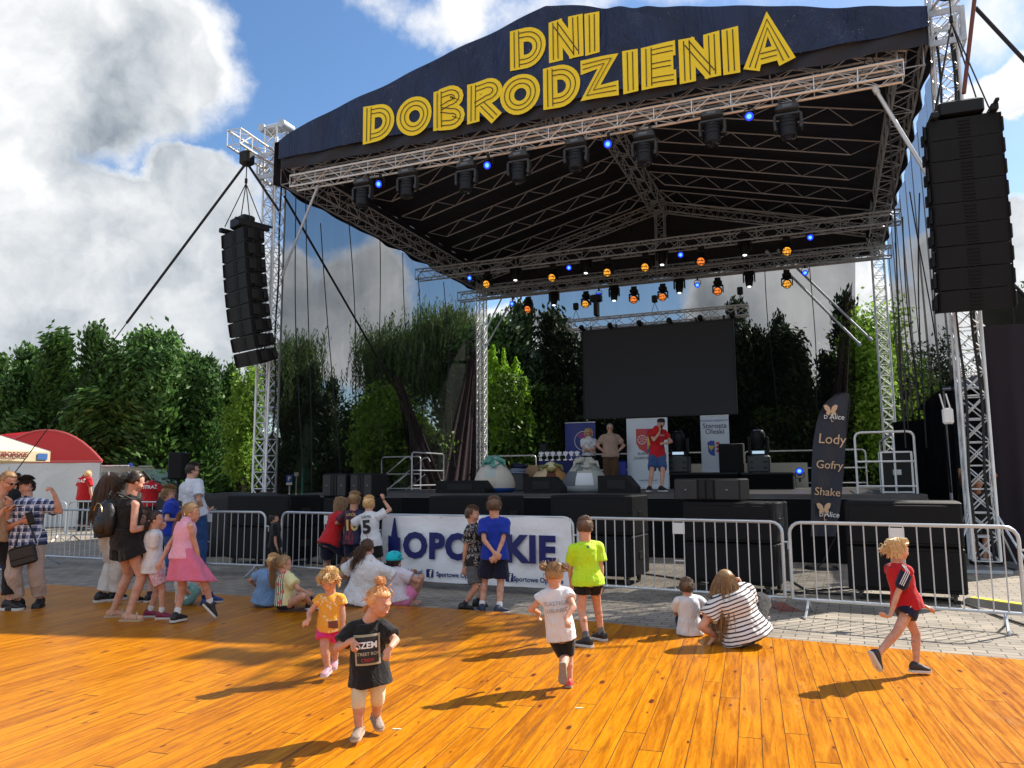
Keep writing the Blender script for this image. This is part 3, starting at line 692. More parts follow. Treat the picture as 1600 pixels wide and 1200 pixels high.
# small profile spots standing on the screen truss
ps=thing('profile_spot','x','stage light',(0,0,-50));o=V(0,0,-50)
mb=MB();mb.box(o+V(0,0,.05),(.09,.09,.1),bev=.02);mb.path([o+V(-.1,0,.18),o+V(-.1,0,.08),o+V(.1,0,.08),o+V(.1,0,.18)],.012,6);mb.build('bracket',blk,ps)
mb=MB();d=nrm(V(0,-1,.25));c=o+V(0,0,.2);x,y,_=frame(d);mb.loft([[c+d*a+(x*math.cos(q)+y*math.sin(q))*r for q in np.arange(14)*2*math.pi/14] for a,r in ((-.14,.03),(-.12,.07),(.1,.08),(.14,.08),(.13,.06))]);mb.build('can',blk,ps)
for i in range(6):
    f=(i+.5)/6;u_=za[0]+(zb[0]-za[0])*f;z=(za[1]+zb[1])/2-.36;o=ps if i==0 else copy_tree(ps)
    o.location=tuple(S(u_,8.5,z));o.rotation_euler=(0,0,YAW);o['label']=ORD[i]+' small black lamp from the left inside the truss above the screen';o['group']='small lamps on the screen truss'
mb=MB()
camr=thing('stage_camera','black boxy lamp standing on top of the screen truss at its left end','stage light',S(fuz(932,480,8.5)[0],8.5,fuz(932,492,8.5)[1]))
c=S(fuz(932,480,8.5)[0],8.5,fuz(932,487,8.5)[1]);mb.box(c+V(0,0,.1),(.12,.3,.5),SA,SB,.02);mb.box(c+V(0,0,.42),(.34,.26,.22),SA,SB,.03);mb.build('housing',blk,camr)
# ================================================================== screen
sc=thing('video_screen','large blank dark screen hanging above the people on stage','screen',S(7.4,8.2,3.2))
vS=8.3;A=fuz(911,516,vS);B=fuz(1148,500,vS);C=fuz(1151,648,vS);D2=fuz(912,655,vS);uL=(A[0]+D2[0])/2;uR=(B[0]+C[0])/2;zT=(A[1]+B[1])/2;zB=(C[1]+D2[1])/2
scm=NB('led_screen_surface',.55,.3);g1=scm.math('FRACT',scm.math('MULTIPLY',scm.z,2.0));scm.col(scm.mix(scm.math('LESS_THAN',g1,.012),(.028,.028,.032),(.016,.016,.018)))
mb=MB();mb.box(S((uL+uR)/2,vS,(zT+zB)/2),(uR-uL-.06,.1,zT-zB-.06),SA,SB);s_=mb.build('panel',scm.m,sc,False)
mb=MB()
for q in ((uL+.015,None),(uR-.015,None)): mb.box(S(q[0],vS,(zT+zB)/2),(.03,.14,zT-zB),SA,SB)
for z in (zT-.015,zB+.015): mb.box(S((uL+uR)/2,vS,z),(uR-uL-.06,.14,.03),SA,SB)
mb.build('frame',blk,sc,False)
mb=MB()
for f in np.linspace(.06,.94,6): q=S(uL+(uR-uL)*f,vS,zT);mb=MB();mb.tube(q,q+V(0,0,.14),.03,n=6);mb.tube(q+V(0,0,-.6)+SB*.3,q+SB*.05,.02,n=6);mb.build('hanging_bracket',blk,sc)
# ================================================================== speakers
def array(px_top,v_,z_top,n,yawdeg,w,hh,label,splay,d0):
    u_,_=fuz(px_top,400,v_);O=S(u_,v_,z_top);t=thing('line_array',label,'speaker array',O,'hanging speaker arrays')
    an=math.radians(yawdeg);fx=V(math.cos(an),math.sin(an),0);fy=V(-math.sin(an),math.cos(an),0) # fy points back
    pos=O.copy();tilt=math.radians(d0)
    for i in range(n):
        bk=fy*math.cos(tilt)+V(0,0,1)*math.sin(tilt);dn=nrm(np.cross(bk,fx)*1.);
        if dn[2]>0: dn=-dn
        c=pos+dn*hh/2
        f_=c-bk*.26
        mb=MB()
        # trapezoid cabinet
        prof=[(-w/2,-.26,hh*.49),(w/2,-.26,hh*.49),(w/2*.97,.20,hh*.40),(w/2*.8,.26,hh*.38),(-w/2*.8,.26,hh*.38),(-w/2*.97,.20,hh*.40)]
        vs=[c+fx*a+bk*b_-dn*h for a,b_,h in prof]+[c+fx*a+bk*b_+dn*h for a,b_,h in prof]
        mb.add(vs,[(0,1,2,3,4,5),(11,10,9,8,7,6)]+[(k+6,(k+1)%6+6,(k+1)%6,k) for k in range(6)])
        cb=mb.build('cabinet',blkcab,t,False)
        mb=MB()
        for s in (-1,1):   # outward angled grille wings
            a0=c+fx*s*w*.49-bk*.265;a1=c+fx*s*.13-bk*.20
            mb.add([a0+dn*hh*.45,a0-dn*hh*.45,a1-dn*hh*.45,a1+dn*hh*.45,a0+dn*hh*.45+bk*.02,a0-dn*hh*.45+bk*.02,a1-dn*hh*.45+bk*.06,a1+dn*hh*.45+bk*.06],[(0,1,2,3),(7,6,5,4),(0,4,5,1),(1,5,6,2),(2,6,7,3),(3,7,4,0)])
            mb.add([a0+dn*hh*.45-bk*.0,a0-dn*hh*.45,a0-dn*hh*.45-bk*.03,a0+dn*hh*.45-bk*.03],[(0,1,2,3)])
        for k in range(5): mb.box(c-bk*.268-dn*(k-2)*hh*.17,(.16,.012,hh*.07),fx,bk)
        mb.build('grille',grille,cb,False)
        mb=MB()
        for s in (-1,1): mb=MB();mb.box(c+fx*s*w*.29-bk*.243,(.045,.012,.018),fx,bk);mb.build('badge',mat('grey_badge',(.25,.25,.26),.4),cb,False)
        for s in (-1,1):
            mb=MB();mb.box(c+fx*s*(w/2+.02)-bk*.13,(.035,.16,hh*.7),fx,bk,.01);mb.box(c+fx*s*(w/2+.02)+bk*.12,(.035,.08,hh*.55),fx,bk,.01);mb.tube(c+fx*s*(w/2+.03)-bk*.1+dn*hh*.5,c+fx*s*(w/2+.03)-bk*.1-dn*hh*.5,.012,n=5);mb.build('rigging',blk,cb)
        pos=pos+dn*(hh+.006);tilt+=math.radians(splay[i] if i<len(splay) else splay[-1])
    mb=MB();mb.box(O+V(0,0,.05),(w*.9,.12,.1),fx,fy,.01)
    for s in (-1,1): mb.box(O+fx*s*w*.4+V(0,0,.05),(.1,.75,.1),fx,fy,.01)
    mb.box(O+V(0,0,.2)-fy*.05,(.62,.3,.24),fx,fy,.03);mb.box(O+V(0,0,.12)+fx*w*.42,(.05,.9,.04),fx,fy)
    mb.build('bumper',blk,t);return t,O,fx,fy
uo=fuz(395,300,-.9)[0]
AL,OL,fxL,fyL=array(380,-.9,fuz(385,362,-.9)[1],9,-42,1.02,.330,'curved speaker array hanging at the left tower against the clouds',[.5,.7,.9,1.1,1.4,1.8,2.4,3,3.5],5.0)
AR,OR,fxR,fyR=array(1517,-.85,fuz(1510,192,-.85)[1],9,-20,1.0,.327,'tall speaker array hanging at the right tower, nearest the camera',[.2,.3,.4,.5,.7,.9,1.1,1.5,2],.5)
def outrigger(base,tip,O,label,col):
    t=thing('outrigger_truss',label,'truss',base,'outrigger trusses for the speaker arrays')
    mb=MB();lattice(mb,base,tip,.34,.36,.026,.013,.38);mb.build('lattice',alu,t)
    h=thing('chain_hoist','black chain hoist between '+('left' if O is OL else 'right')+' outrigger truss and speaker array','hoist',O+V(0,0,.9),'chain hoists of the arrays')
    top=V(O[0],O[1],base[2]-.18);mb=MB();mb.box(top-V(0,0,.14),(.3,.26,.34),SA,SB,.05);mb.build('motor',blk,h)
    mb=MB();mb.tube(top-V(0,0,.3),top-V(0,0,.62),.012,n=6);mb.box(top-V(0,0,.68),(.06,.06,.14),bev=.02);mb.build('chain',blk,h)
    k=top-V(0,0,.74)
    for s in (-1,1):
        for q in (-1,1):
            m2=MB();m2.tube(k,O+SA*s*.36+SB*q*.22+V(0,0,.1),.012,n=5);m2.build('sling',rope,h)
    return t
oL=S(-w0/2,-.05,9.15);tipL=S(fuz(365,220,-1.35)[0],-1.35,9.15)
outrigger(oL,tipL,OL,'short silver truss reaching out from the left tower','')
oR=S(SW+w0/2,.0,9.6);outrigger(oR,S(SW+.5,-1.3,9.6),OR,'short silver truss reaching out from the right tower','')
# guy lines
def line(pts,r,label,name='guy_rope',cat='rope',m=rope,grp='ropes and cables rigged to the towers'):
    o=MB().path(pts,r,6).build(name,m,None,True,origin=pts[0]);return tag(o,label,cat,grp)
g0=front(392,245,-.5);ge=gnd(-60,850);gm=onplane(172,527,g0,np.cross(np.cross(ge-g0,V(0,0,1)),V(0,0,1))*0+SB) if False else g0+(ge-g0)*.42
line([g0,gm],.03,'thick black strap from the left tower head down to the left');line([gm,ge],.012,'thin rope continuing the strap down past the red tent')
line([front(376,240,-.9),front(436,330,-.1)],.03,'short black strut from the left outrigger truss to the tower')
line([front(1524,12,-.8),front(1620,115,-.8)],.03,'black strap running off to the right from the right tower top')
line([front(1526,-30,-.9),front(1506,146,-.9)],.035,'reddish brown strap hanging above the right speaker array',m=mat('brown_strap',(.16,.05,.035),.7))
# inner diagonal ropes on the left side
line([S(.1,.2,8.3),S(.15,7.,2.9),S(.15,7.6,2.2)],.03,'long black rope crossing the left side of the stage')
# ================================================================== mesh scrims
scr_=NB('black_mesh_scrim',.9,.1)
mixn=scr_.n.new('ShaderNodeMixShader');trn=scr_.n.new('ShaderNodeBsdfTransparent');out=scr_.n['Material Output']
scr_.p.inputs['Base Color'].default_value=(.004,.004,.006,1)
fold=scr_.noise(1.6,4,.5,scr_.vec(scr_.math('MULTIPLY',scr_.x,2.2),scr_.math('MULTIPLY',scr_.y,2.2),scr_.math('MULTIPLY',scr_.z,.12)))
fac=scr_.step(fold,.25,.8);fac=scr_.math('MULTIPLY_ADD',fac,.05,.60)
scr_.l.new(fac,mixn.inputs[0]);scr_.l.new(trn.outputs[0],mixn.inputs[1]);scr_.l.new(scr_.p.outputs[0],mixn.inputs[2]);scr_.l.new(mixn.outputs[0],out.inputs[0])
scrim2=NB('dense_black_scrim',.9,.1);m2_=scrim2.n.new('ShaderNodeMixShader');t2_=scrim2.n.new('ShaderNodeBsdfTransparent');scrim2.p.inputs['Base Color'].default_value=(.055,.038,.044,1)
m2_.inputs[0].default_value=.80;scrim2.l.new(t2_.outputs[0],m2_.inputs[1]);scrim2.l.new(scrim2.p.outputs[0],m2_.inputs[2]);scrim2.l.new(m2_.outputs[0],scrim2.n['Material Output'].inputs[0])
def scrim(top0,top1,bot0,bot1,m,label,amp=.05,fr=7,n=90,K=14,name='mesh_scrim'):
    a0,a1,b0,b1=[np.array(q,float) for q in (top0,top1,bot0,bot1)];d=nrm((a1-a0)*V(1,1,0)+(b1-b0)*V(1,1,0)*.3);nn=V(-d[1],d[0],0);vs=[];fs=[]
    for i in range(n+1):
        f=i/n
        for k in range(K+1):
            t=k/K;p=(a0*(1-f)+a1*f)*(1-t)+(b0*(1-f)+b1*f)*t
            vs.append(p+nn*amp*(math.sin(f*fr*6.28)+.5*math.sin(f*fr*15.1+t*2))*(.5+.5*t))
    for i in range(n):
        for k in range(K): A=i*(K+1)+k;fs.append((A,A+1,A+K+2,A+K+1))
    o=MB().add(vs,fs).build(name,m,None,'all',origin=(b0+b1)/2);return tag(o,label,'stage curtain','mesh curtains round the stage')
scrim(S(.12,.2,8.45),S(.12,11,8.45),S(.12,.2,DZ),S(.12,11,DZ),scr_.m,'see-through black mesh on the left side of the stage',.03,5)
scrim(S(2.0,11.3,8.3),S(13.0,11.3,8.3),S(3.6,11.3,DZ),S(12.6,11.3,DZ),scr_.m,'see-through black mesh across the back of the stage',.03,6)
scrim(S(13.85,11,8.4),S(13.85,.3,8.4),S(13.95,11,DZ),S(13.95,.3,DZ),scr_.m,'see-through black mesh on the right side of the stage',.05,8)
scrim(S(.2,10.3,5.6),S(.2,11.0,6.4),S(.2,8.2,.9),S(.2,11.1,.9),scrim2.m,'dark gathered curtain tied near the rear left tower',.12,3,name='gathered_curtain')
scrim(S(.16,5.3,4.6),S(.16,5.8,4.3),S(.2,6.6,DZ),S(.2,8.7,DZ),scrim2.m,'dark curtain fanning out low on the left side of the stage',.10,2.5,name='gathered_curtain')
scrim(front(1318,470,11.2),front(1332,440,11.2),front(1285,745,11.2),front(1318,745,11.2),scrim2.m,'bunched brownish curtain at the back right of the stage',.12,2,name='gathered_curtain')
# hanging cables
for i,(x0,y0,x1,y1,v_,nm) in enumerate([(545,345,560,760,3.,'left of the rear'),(590,370,600,740,4.5,'left'),(462,305,470,770,.3,'left'),(478,305,486,770,.6,'left'),(500,350,535,775,1.4,'left'),(632,395,640,745,6.,'left'),(655,430,660,745,7.3,'left'),(690,440,715,745,8.6,'left'),
      (1195,400,1212,640,10.2,'right'),(1266,405,1276,640,10.2,'right'),(1395,380,1412,600,7.5,'right'),(1410,340,1435,640,5.,'right'),(1425,300,1470,620,3.,'right'),(1380,130,1420,700,.2,'right'),(1436,300,1445,700,1.5,'right')]):
    # inside the side plane for the side cables
    if x0<720 : P0=onplane(x0,y0,S(.3,0),SA);P1=onplane(x1,y1,S(.3,0),SA);P1[2]=max(P1[2],DZ)
    else: P0=front(x0,y0,v_);P1=front(x1,y1,v_)
    k=[P0+(P1-P0)*t+SB*.06*math.sin(t*5+i)+SA*.05*math.sin(t*4+i*2) for t in np.linspace(0,1,12)]
    o=MB().path(k,.013,5).build('hanging_cable',rope,None,True,origin=P0);tag(o,'thin black cable hanging down at the '+('left side' if x0<720 else 'back or right side')+' of the stage','cable','thin cables hanging from the roof')
# ================================================================== ground-level speakers
def box_y(an): return V(math.cos(an),math.sin(an),0),V(-math.sin(an),math.cos(an),0)
def substack(c,w,h,dpt,an,label,n=2):
    X,Y=box_y(an);t=thing('subwoofer_stack',label,'subwoofer',V(c[0],c[1],0),'subwoofer stacks in front of the stage')
    hh=(h-.12)/n
    for i in range(n):
        z=.12+hh*(i+.5);mb=MB();mb.box(V(c[0],c[1],z)+Y*dpt/2,(w,dpt,hh-.006),X,Y,.018);cb=mb.build('cabinet',blkcab,t)
        mb=MB();mb.box(V(c[0],c[1],z)-Y*.006,(w-.09,.014,hh-.09),X,Y,.006);mb.build('grille',grille,cb)
        for s in (-1,1): mb=MB();mb.box(V(c[0],c[1],z)+Y*dpt/2+X*s*(w/2+.006),(.014,.24,.11),X,Y,.005);mb.build('handle',mat('dark_handle',(.03,.03,.03),.3),cb)
    for s in (-1,1):
        for q in (.12,dpt-.12):
            p=V(c[0],c[1],.055)+X*s*(w/2-.13)+Y*q;mb=MB();mb.tube(p-X*.02,p+X*.02,.05,n=14);mb.box(p+V(0,0,.05),(.07,.1,.03),X,Y);mb.build('caster',mat('caster_rubber',(.05,.05,.05),.5),t)
    return t
AN=math.radians(-26)
substack((-4.55,13.75),1.5,1.24,.8,AN,'black subwoofer stack hiding the foot of the left tower')
substack((-2.72,12.75),1.05,1.2,.8,AN,'black subwoofer stack behind the three boys at the fence')
substack((-.75,11.95),1.3,1.24,.8,AN,'black subwoofer stack behind the left half of the white banner')
substack((1.12,11.15),1.25,1.26,.8,AN,'black subwoofer stack behind the boy in the neon shirt')
substack((2.82,10.2),1.2,1.18,.8,AN-.12,'black subwoofer stack with a small speaker lying on top')
substack((4.72,9.37),1.28,1.2,.8,AN,'black subwoofer stack nearest the right tower')
def smallspk(c,w,h,d,an,label,n=1):
    X,Y=box_y(an);t=thing('front_fill_speaker',label,'speaker',c,'small speakers on the subwoofers');c=np.array(c)
    mb=MB();mb.box(c+V(0,0,h/2)+Y*d/2,(w,d,h),X,Y,.02);b_=mb.build('cabinet',blkcab,t)
    for s in (-1,1):
      mb=MB();mb.box(c+V(0,0,h/2)-Y*.004+X*s*w*.31,(w*.34,.012,h*.86),X,Y,.004)
      mb.build('grille',mat('brownish_grille',(.03,.027,.027),.6,bump=.5,bscale=250),b_)
    for s in (-1,1): mb=MB();mb.box(c+V(0,0,h*.5)-Y*.004+X*s*w*.06,(w*.09,.012,h*.8),X,Y,.003);mb.build('horn',blk,b_)
    for s in (-1,1): mb=MB();mb.box(c+V(0,0,h*.5)-Y*.014+X*s*w*.31,(.03,.006,.014),X,Y);mb.build('badge',mat('grey_badge',(.25,.25,.26),.4),b_)
    return t
smallspk((2.62,10.42,1.19),.92,.30,.45,AN-.12,'small wide speaker lying on the subwoofer stack in front of the risers')
smallspk((-3.02,13.0,1.21),.50,.40,.45,AN,'left of two small speakers on the subwoofers behind the fence boys')
smallspk((-2.52,12.76,1.21),.44,.40,.45,AN,'right of two small speakers on the subwoofers behind the fence boys')
# wedge monitors on the stage lip
def wedge(px0,px1,pyb,pyt,label,v_=.95):
    X,Y=SA,SB;y0=pyb
    def z12(x,y): return gnd(x,y,DZ)
    c0=onplane((px0+px1)/2,pyb,S(0,v_,0),SB);c=V(c0[0],c0[1],DZ);l=onplane(px0,pyb,S(0,v_),SB);r=onplane(px1,pyb,S(0,v_),SB);w=float((r-l)@SA);h=float(onplane(px0,pyt,S(0,v_),SB)[2]-DZ)
    t=thing('stage_monitor',label,'stage monitor',c,'wedge monitors along the stage edge')
    pr=[(0,0),(w,0),(w,h*.35),(w-h*.55,h),(0,h)]
    # seen from behind: flat back to the audience, sloped face to the stage
    mb=MB();mb.prism([(p[0]-w/2,p[1]) for p in pr],-.0,-.5,SA,V(0,0,1),c);mb.build('cabinet',blkcab,t)
    mb=MB();mb.box(c+SA*(w/2-.03)+V(0,0,h*.25)-SB*.004,(.02,.01,h*.3),SA,SB);mb.box(c-SA*w*.0+V(0,0,h*.5)-SB*.006,(w*.5,.012,h*.5),SA,SB,.004);mb.build('connector_panel',blk,t)
    return t
wedge(680,757,772,751,'black floor monitor left of the blue based bean bag')
wedge(818,874,772,745,'black floor monitor in front of the green bean bag')
wedge(934,992,772,743,'black floor monitor in front of the grey bean bag')
# bean bags
def patch(name,cells,base):
    """cells: list of (angle lo, hi, z lo, hi, colour) in the bag's own frame"""
    m=NB(name,.8,.2);an=m.math('ARCTAN2',m.x,m.math('MULTIPLY',m.y,-1.));c=base
    for a0,a1,z0,z1,colr in cells:
        k=m.math('MULTIPLY',m.math('MULTIPLY',m.math('GREATER_THAN',an,a0),m.math('LESS_THAN',an,a1)),m.math('MULTIPLY',m.math('GREATER_THAN',m.z,z0),m.math('LESS_THAN',m.z,z1)))
        c=m.mix(k,c,colr)
    m.col(c);m.bump(m.noise(9,4,.6),.35,.03);return m.m
def beanbag(px,pyb,v_,w,h,m,label,seed,accent):
    u_=fuz(px,pyb,v_)[0];c=S(u_,v_,DZ);t=thing('bean_bag',label,'bean bag',c,'bean bags on the stage')
    R=[];n=28
    for r,z in ((.01,0),(.80,0.0),(.96,.05),(1.0,.14),(.98,.28),(.92,.42),(.80,.56),(.66,.68),(.52,.78),(.44,.86),(.38,.93),(.26,1.0),(.01,.985)):
        R.append([c+V(math.cos(q)*r*w/2*(1+.03*math.sin(q*3+seed+z*4)),math.sin(q)*r*w/2*.9*(1+.03*math.sin(q*2+seed)),z*h+(.05*h*math.sin(q*2+seed*2) if z>.7 else 0)) for q in np.arange(n)*2*math.pi/n])
    mb=MB();mb.loft(R,False);mb.build('cover',m,t,'all')
    mb=MB()
    for s in (-1,1):
        q=[c+V(s*w*.02,-w*.12,h*.93),c+V(s*w*.12,-w*.20,h*(.90+.04*math.sin(seed*s))),c+V(s*w*.24,-w*.16,h*.88),c+V(s*w*.27,-w*.25,h*.74)];mb.path(q,[.02,.050*h/.8,.048*h/.8,.02],8)
    mb.path([c+V(-.12*w,-.30*w,h*.78),c+V(0,-.33*w,h*.72),c+V(.14*w,-.29*w,h*.80)],[.015,.03,.015],7)
    mb.build('folded_top',accent,t,'all');return t
PI=math.pi
bA=patch('beige_patchwork',[(-4,4,-1,.10,(.01,.07,.30)),(-.55,.15,.33,.62,(.45,.50,.48)),(-.55,.15,.10,.33,(.55,.49,.41)),(-4,4,.62,2,(.10,.30,.25)),(.15,.6,.62,2,(.5,.47,.42))],(.58,.53,.46))
beanbag(772,768,2.0,.95,.80,bA,'beige bean bag with blue base and green top on the stage',1.,mat('sea_green_fabric',(.12,.32,.26),.8,bump=.3,bscale=14))
bB=patch('green_tan_patchwork',[(-.35,.3,.32,.50,(.12,.04,.03)),(.3,4,.28,.6,(.42,.22,.08)),(.3,4,-1,.28,(.13,.13,.03)),(-4,-.35,.28,.6,(.55,.42,.26)),(-4,4,.56,2,(.55,.52,.33))],(.35,.25,.08))
beanbag(861,768,2.6,.98,.66,bB,'green and tan patchwork bean bag behind a floor monitor',2.3,mat('olive_fabric',(.17,.17,.05),.8,bump=.3,bscale=14))
bC=patch('grey_patchwork',[(-.75,-.25,.46,.64,(.16,.18,.19)),(-.6,.3,.16,.42,(.70,.72,.74)),(-4,-.6,.14,.46,(.14,.15,.17)),(.3,1.1,.14,.46,(.36,.37,.34)),(-4,4,-1,.14,(.36,.38,.40)),(.3,4,.46,.62,(.30,.31,.29))],(.40,.40,.36))
beanbag(915,770,2.2,1.0,.74,bC,'grey and white patchwork bean bag in the middle of the stage',4.,mat('cream_fabric',(.42,.41,.36),.8,bump=.3,bscale=14))
# table with trophies
tv=5.6;uA=fuz(842,720,tv)[0];uB=fuz(912,720,tv)[0];zt=fuz(870,720,tv)[1];tb=thing('trophy_table','table under a dark blue cloth behind the bean bags','table',S((uA+uB)/2,tv,DZ))
mb=MB();mb.box(S((uA+uB)/2,tv+.3,zt-.02),(uB-uA-.1,.6,.03),SA,SB);mb.build('table_top',blk,tb,False)
q=[]
mb=MB();nn=40
pl_=[(uA,tv-.02),(uB,tv-.02),(uB,tv+.62),(uA,tv+.62)];R=[];
for z,e_ in ((zt+.002,0),(zt-.1,.01),(DZ+.3,.03),(DZ+.01,.05)):
    r=[]
    for k in range(4):
        a_=V(*pl_[k]);b_=V(*pl_[(k+1)%4])
        for s in range(12):
            p=a_+(b_-a_)*s/12;cx=V((uA+uB)/2,tv+.3);p=cx+(p-cx)*(1+e_*(.6+.8*math.sin(s*2.6+k)));r.append(S(p[0],p[1],z))
    R.append(r)
mb.loft(R);mb.build('cloth',mat('dark_blue_cloth',(.008,.012,.09),.8,bump=.2,bscale=10),tb,'all')
tm=mat('silver_trophy',(.65,.6,.66),.25,.6);tcr=mat('crystal_trophy',(.75,.72,.8),.15)
for i,px in enumerate((846,855,864,874,884,893,902)):
    o=S(fuz(px,719,tv+.1)[0],tv+.1,zt+.004);t=thing('trophy',ORD[i]+' small silver trophy from the left on the blue table','trophy',o,'trophies on the blue table')
    mb=MB();mb.box(o+V(0,0,.02),(.11,.11,.04),SA,SB,.008);mb.lathe([(.03,.04),(.018,.06),(.016,.10),(.03,.12)],o,12);mb.build('foot',tm,t)
    mb=MB();mb.prism([(-.02,.11),(.02,.11),(.045,.17),(.075,.21),(.05,.25),(.02,.23),(0,.27),(-.02,.23),(-.05,.25),(-.075,.21),(-.045,.17)],-.015,.015,SA,V(0,0,1),o);mb.build('figure',tcr,t)
def carton(px0,px1,pyt,pyb,v_,label,m,z=DZ):
    u0=fuz(px0,pyb,v_)[0];u1=fuz(px1,pyb,v_)[0];zt_=fuz(px0,pyt,v_)[1];c=S((u0+u1)/2,v_,z);t=thing('cardboard_box',label,'box',c)
    mb=MB();mb.box(c+V(0,0,(zt_-z)/2)+SB*.2,(u1-u0,.4,zt_-z),SA,SB,.006);mb.build('carton',m,t)
    mb=MB();mb.box(c+V(0,0,(zt_-z)*.6)-SB*.003,(u1-u0-.01,.008,.05),SA,SB);mb.build('tape',mat('brown_tape',(.35,.22,.1),.3),t)
carton(818,840,727,750,4.6,'brown cardboard box left of the green bean bag',mat('cardboard',(.42,.26,.14),.8,var=.1),DZ)
tc_=thing('storage_crate','dark crate with folded clothes behind the blue based bean bag','crate',S(fuz(808,760,4.2)[0],4.2,DZ))
o=S(fuz(808,760,4.2)[0],4.2,DZ);mb=MB();mb.box(o+V(0,0,.22),(.5,.4,.44),SA,SB,.02);mb.build('crate',mat('black_plastic_crate',(.02,.02,.025),.4),tc_)
mb=MB();
for k in range(3): mb.ell(o+V(0,0,.46+.04*k)+SA*.02*k,(.22,.17,.04))
mb.build('folded_clothes',mat('grey_clothes',(.25,.3,.4),.8,bump=.4,bscale=20),tc_)
tj=thing('folded_jacket','navy jacket lying on the box at the left of the cardboard box','jacket',o+V(0,0,.6));mb=MB();mb.ell(o+V(0,0,.62)+SA*.1,(.2,.16,.07),nu=18);mb.ell(o+V(0,0,.66)+SA*.0,(.12,.12,.05));mb.build('fabric',mat('navy_cloth',(.01,.012,.045),.8,bump=.5,bscale=18),tj)
ms=thing('microphone_stand','black stand with lamp head behind the trophies','stand',S(fuz(853,750,6.2)[0],6.2,DZ));o=S(fuz(853,750,6.2)[0],6.2,DZ)
mb=MB();mb.tube(o,o+V(0,0,1.25),.016);mb.tube(o+V(0,0,1.2),o+V(.12,0,1.45),.012)
for q in range(3): mb.tube(o+V(0,0,.25),o+V(.3*math.cos(q*2.1),.3*math.sin(q*2.1),.01),.012)
mb.build('stand',blk,ms);mb=MB();mb.box(o+V(-.05,0,1.12),(.22,.16,.34),SA,SB,.03);mb.build('lamp_head',blk,ms)
# roll-up banners --------------------------------------------------
def rollup(px0,px1,pyt,pyb,v_,z0,m,label):
    l=front(px0,pyb,v_);r=front(px1,pyb,v_);zt_=front(px0,pyt,v_)[2];u0=float((l-FL)@SA);u1=float((r-FL)@SA);c=S((u0+u1)/2,v_,z0)
    t=thing('roll_up_banner',label,'banner',c,'roll-up banners on the stage');w=u1-u0;h=zt_-z0
    n=10;mb=MB();vs=[];fs=[]
    for i in range(n+1):
        for k in range(n+1): vs.append(c+SA*(i/n-.5)*w+V(0,0,.06+(h-.06)*k/n)+SB*(.012*math.sin(i*.9+k*.3)))
    M_=len(vs);vs+=[p+SB*.004 for p in vs]
    for i in range(n):
        for k in range(n): A=i*(n+1)+k;B=A+n+1;fs+=[(A,B,B+1,A+1),(M_+A,M_+A+1,M_+B+1,M_+B)]
    mb.add(vs,fs);sh=mb.build('sheet',m,t,'all')
    mb=MB();mb.box(c+V(0,0,.035),(w+.04,.2,.07),SA,SB,.02);mb.build('foot_cassette',alu,t)
    mb=MB();mb.box(c+V(0,0,h),(w,.03,.025),SA,SB,.006);mb.tube(c+V(0,0,.05)+SB*.05,c+V(0,0,h)+SB*.03,.01);mb.build('pole',alu,t)
    return t,sh,c,w,h
def flat(name,pts,O,m,parent,th=.003,X=None,off=.02):
    mb=MB();mb.prism(pts,0,th,SA if X is None else X,V(0,0,1),np.array(O)-SB*off);return mb.build(name,m,parent,False)
shield=[(-.5,.5),(.5,.5),(.5,-.15),(.36,-.42),(.0,-.62),(-.36,-.42),(-.5,-.15)]
def sc2(p,s,dx=0,dy=0): return [(a*s+dx,b_*s+dy) for a,b_ in p]
wv=mat('white_banner_sheet',(.66,.71,.78),.45,bump=.1,bscale=3);bv=mat('blue_banner_sheet',(.012,.025,.22),.45)
redP=mat('red_print',(.55,.05,.05),.5);blueP=mat('blue_print',(.02,.07,.36),.5);yelP=mat('yellow_print',(.75,.5,.04),.5);inkP=mat('dark_print',(.05,.06,.09),.5);whP=mat('white_print',(.8,.8,.8),.5)
def eagle(O,s,m,parent,half=0):
    w_=[(0,.42),(.06,.36),(.05,.28),(.16,.34),(.34,.40),(.40,.30),(.38,.1),(.30,-.08),(.26,-.2),(.18,-.08),(.12,-.12),(.2,-.34),(.1,-.32),(.06,-.2),(.05,-.42),(0,-.5)]
    pts=w_ if half==1 else w_+[(-a,b_) for a,b_ in w_[::-1][1:-1]]
    return flat('eagle',sc2(pts,s),O,m,parent,off=.026)
t,sh,c,w,h=rollup(981,1046,655,760,6.4,DZ,wv,'white roll-up with a red and blue crest behind the speaking man')
O=c+V(0,0,h*.70);s=w*.50
flat('crest',sc2(shield[:1]+[(0,.5),(0,-.62)]+shield[4+1:],s*1.05),O,redP,sh);flat('crest',sc2([(0,.5)]+shield[1:5],s*1.05),O,blueP,sh)
mb=MB();
for k in range(8): a_=k*PI/4;mb.tube(O-SA*s*.24-SB*.026+(SA*math.cos(a_)+V(0,0,1)*math.sin(a_))*s*.04,O-SA*s*.24-SB*.026+(SA*math.cos(a_)+V(0,0,1)*math.sin(a_))*s*.2,.006,n=4)
mb.path([O-SA*s*.24-SB*.026+(SA*math.cos(a_)+V(0,0,1)*math.sin(a_))*s*.21 for a_ in np.linspace(0,2*PI,20)],.01,4);mb.build('wheel',whP,sh)
eagle(O+SA*s*.02,s*1.0,yelP,sh,1)
for k,(tx,zz) in enumerate((('BURMISTRZ',.50),('DOBRODZIENIA',.44))): textmesh(tx,.1,inkP,'lettering',sh,c+V(0,0,h*zz)-SB*.02,SA,V(0,0,1))
textmesh('www.dobrodzien.pl',.06,inkP,'lettering',sh,c+V(0,0,h*.13)-SB*.02,SA,V(0,0,1))
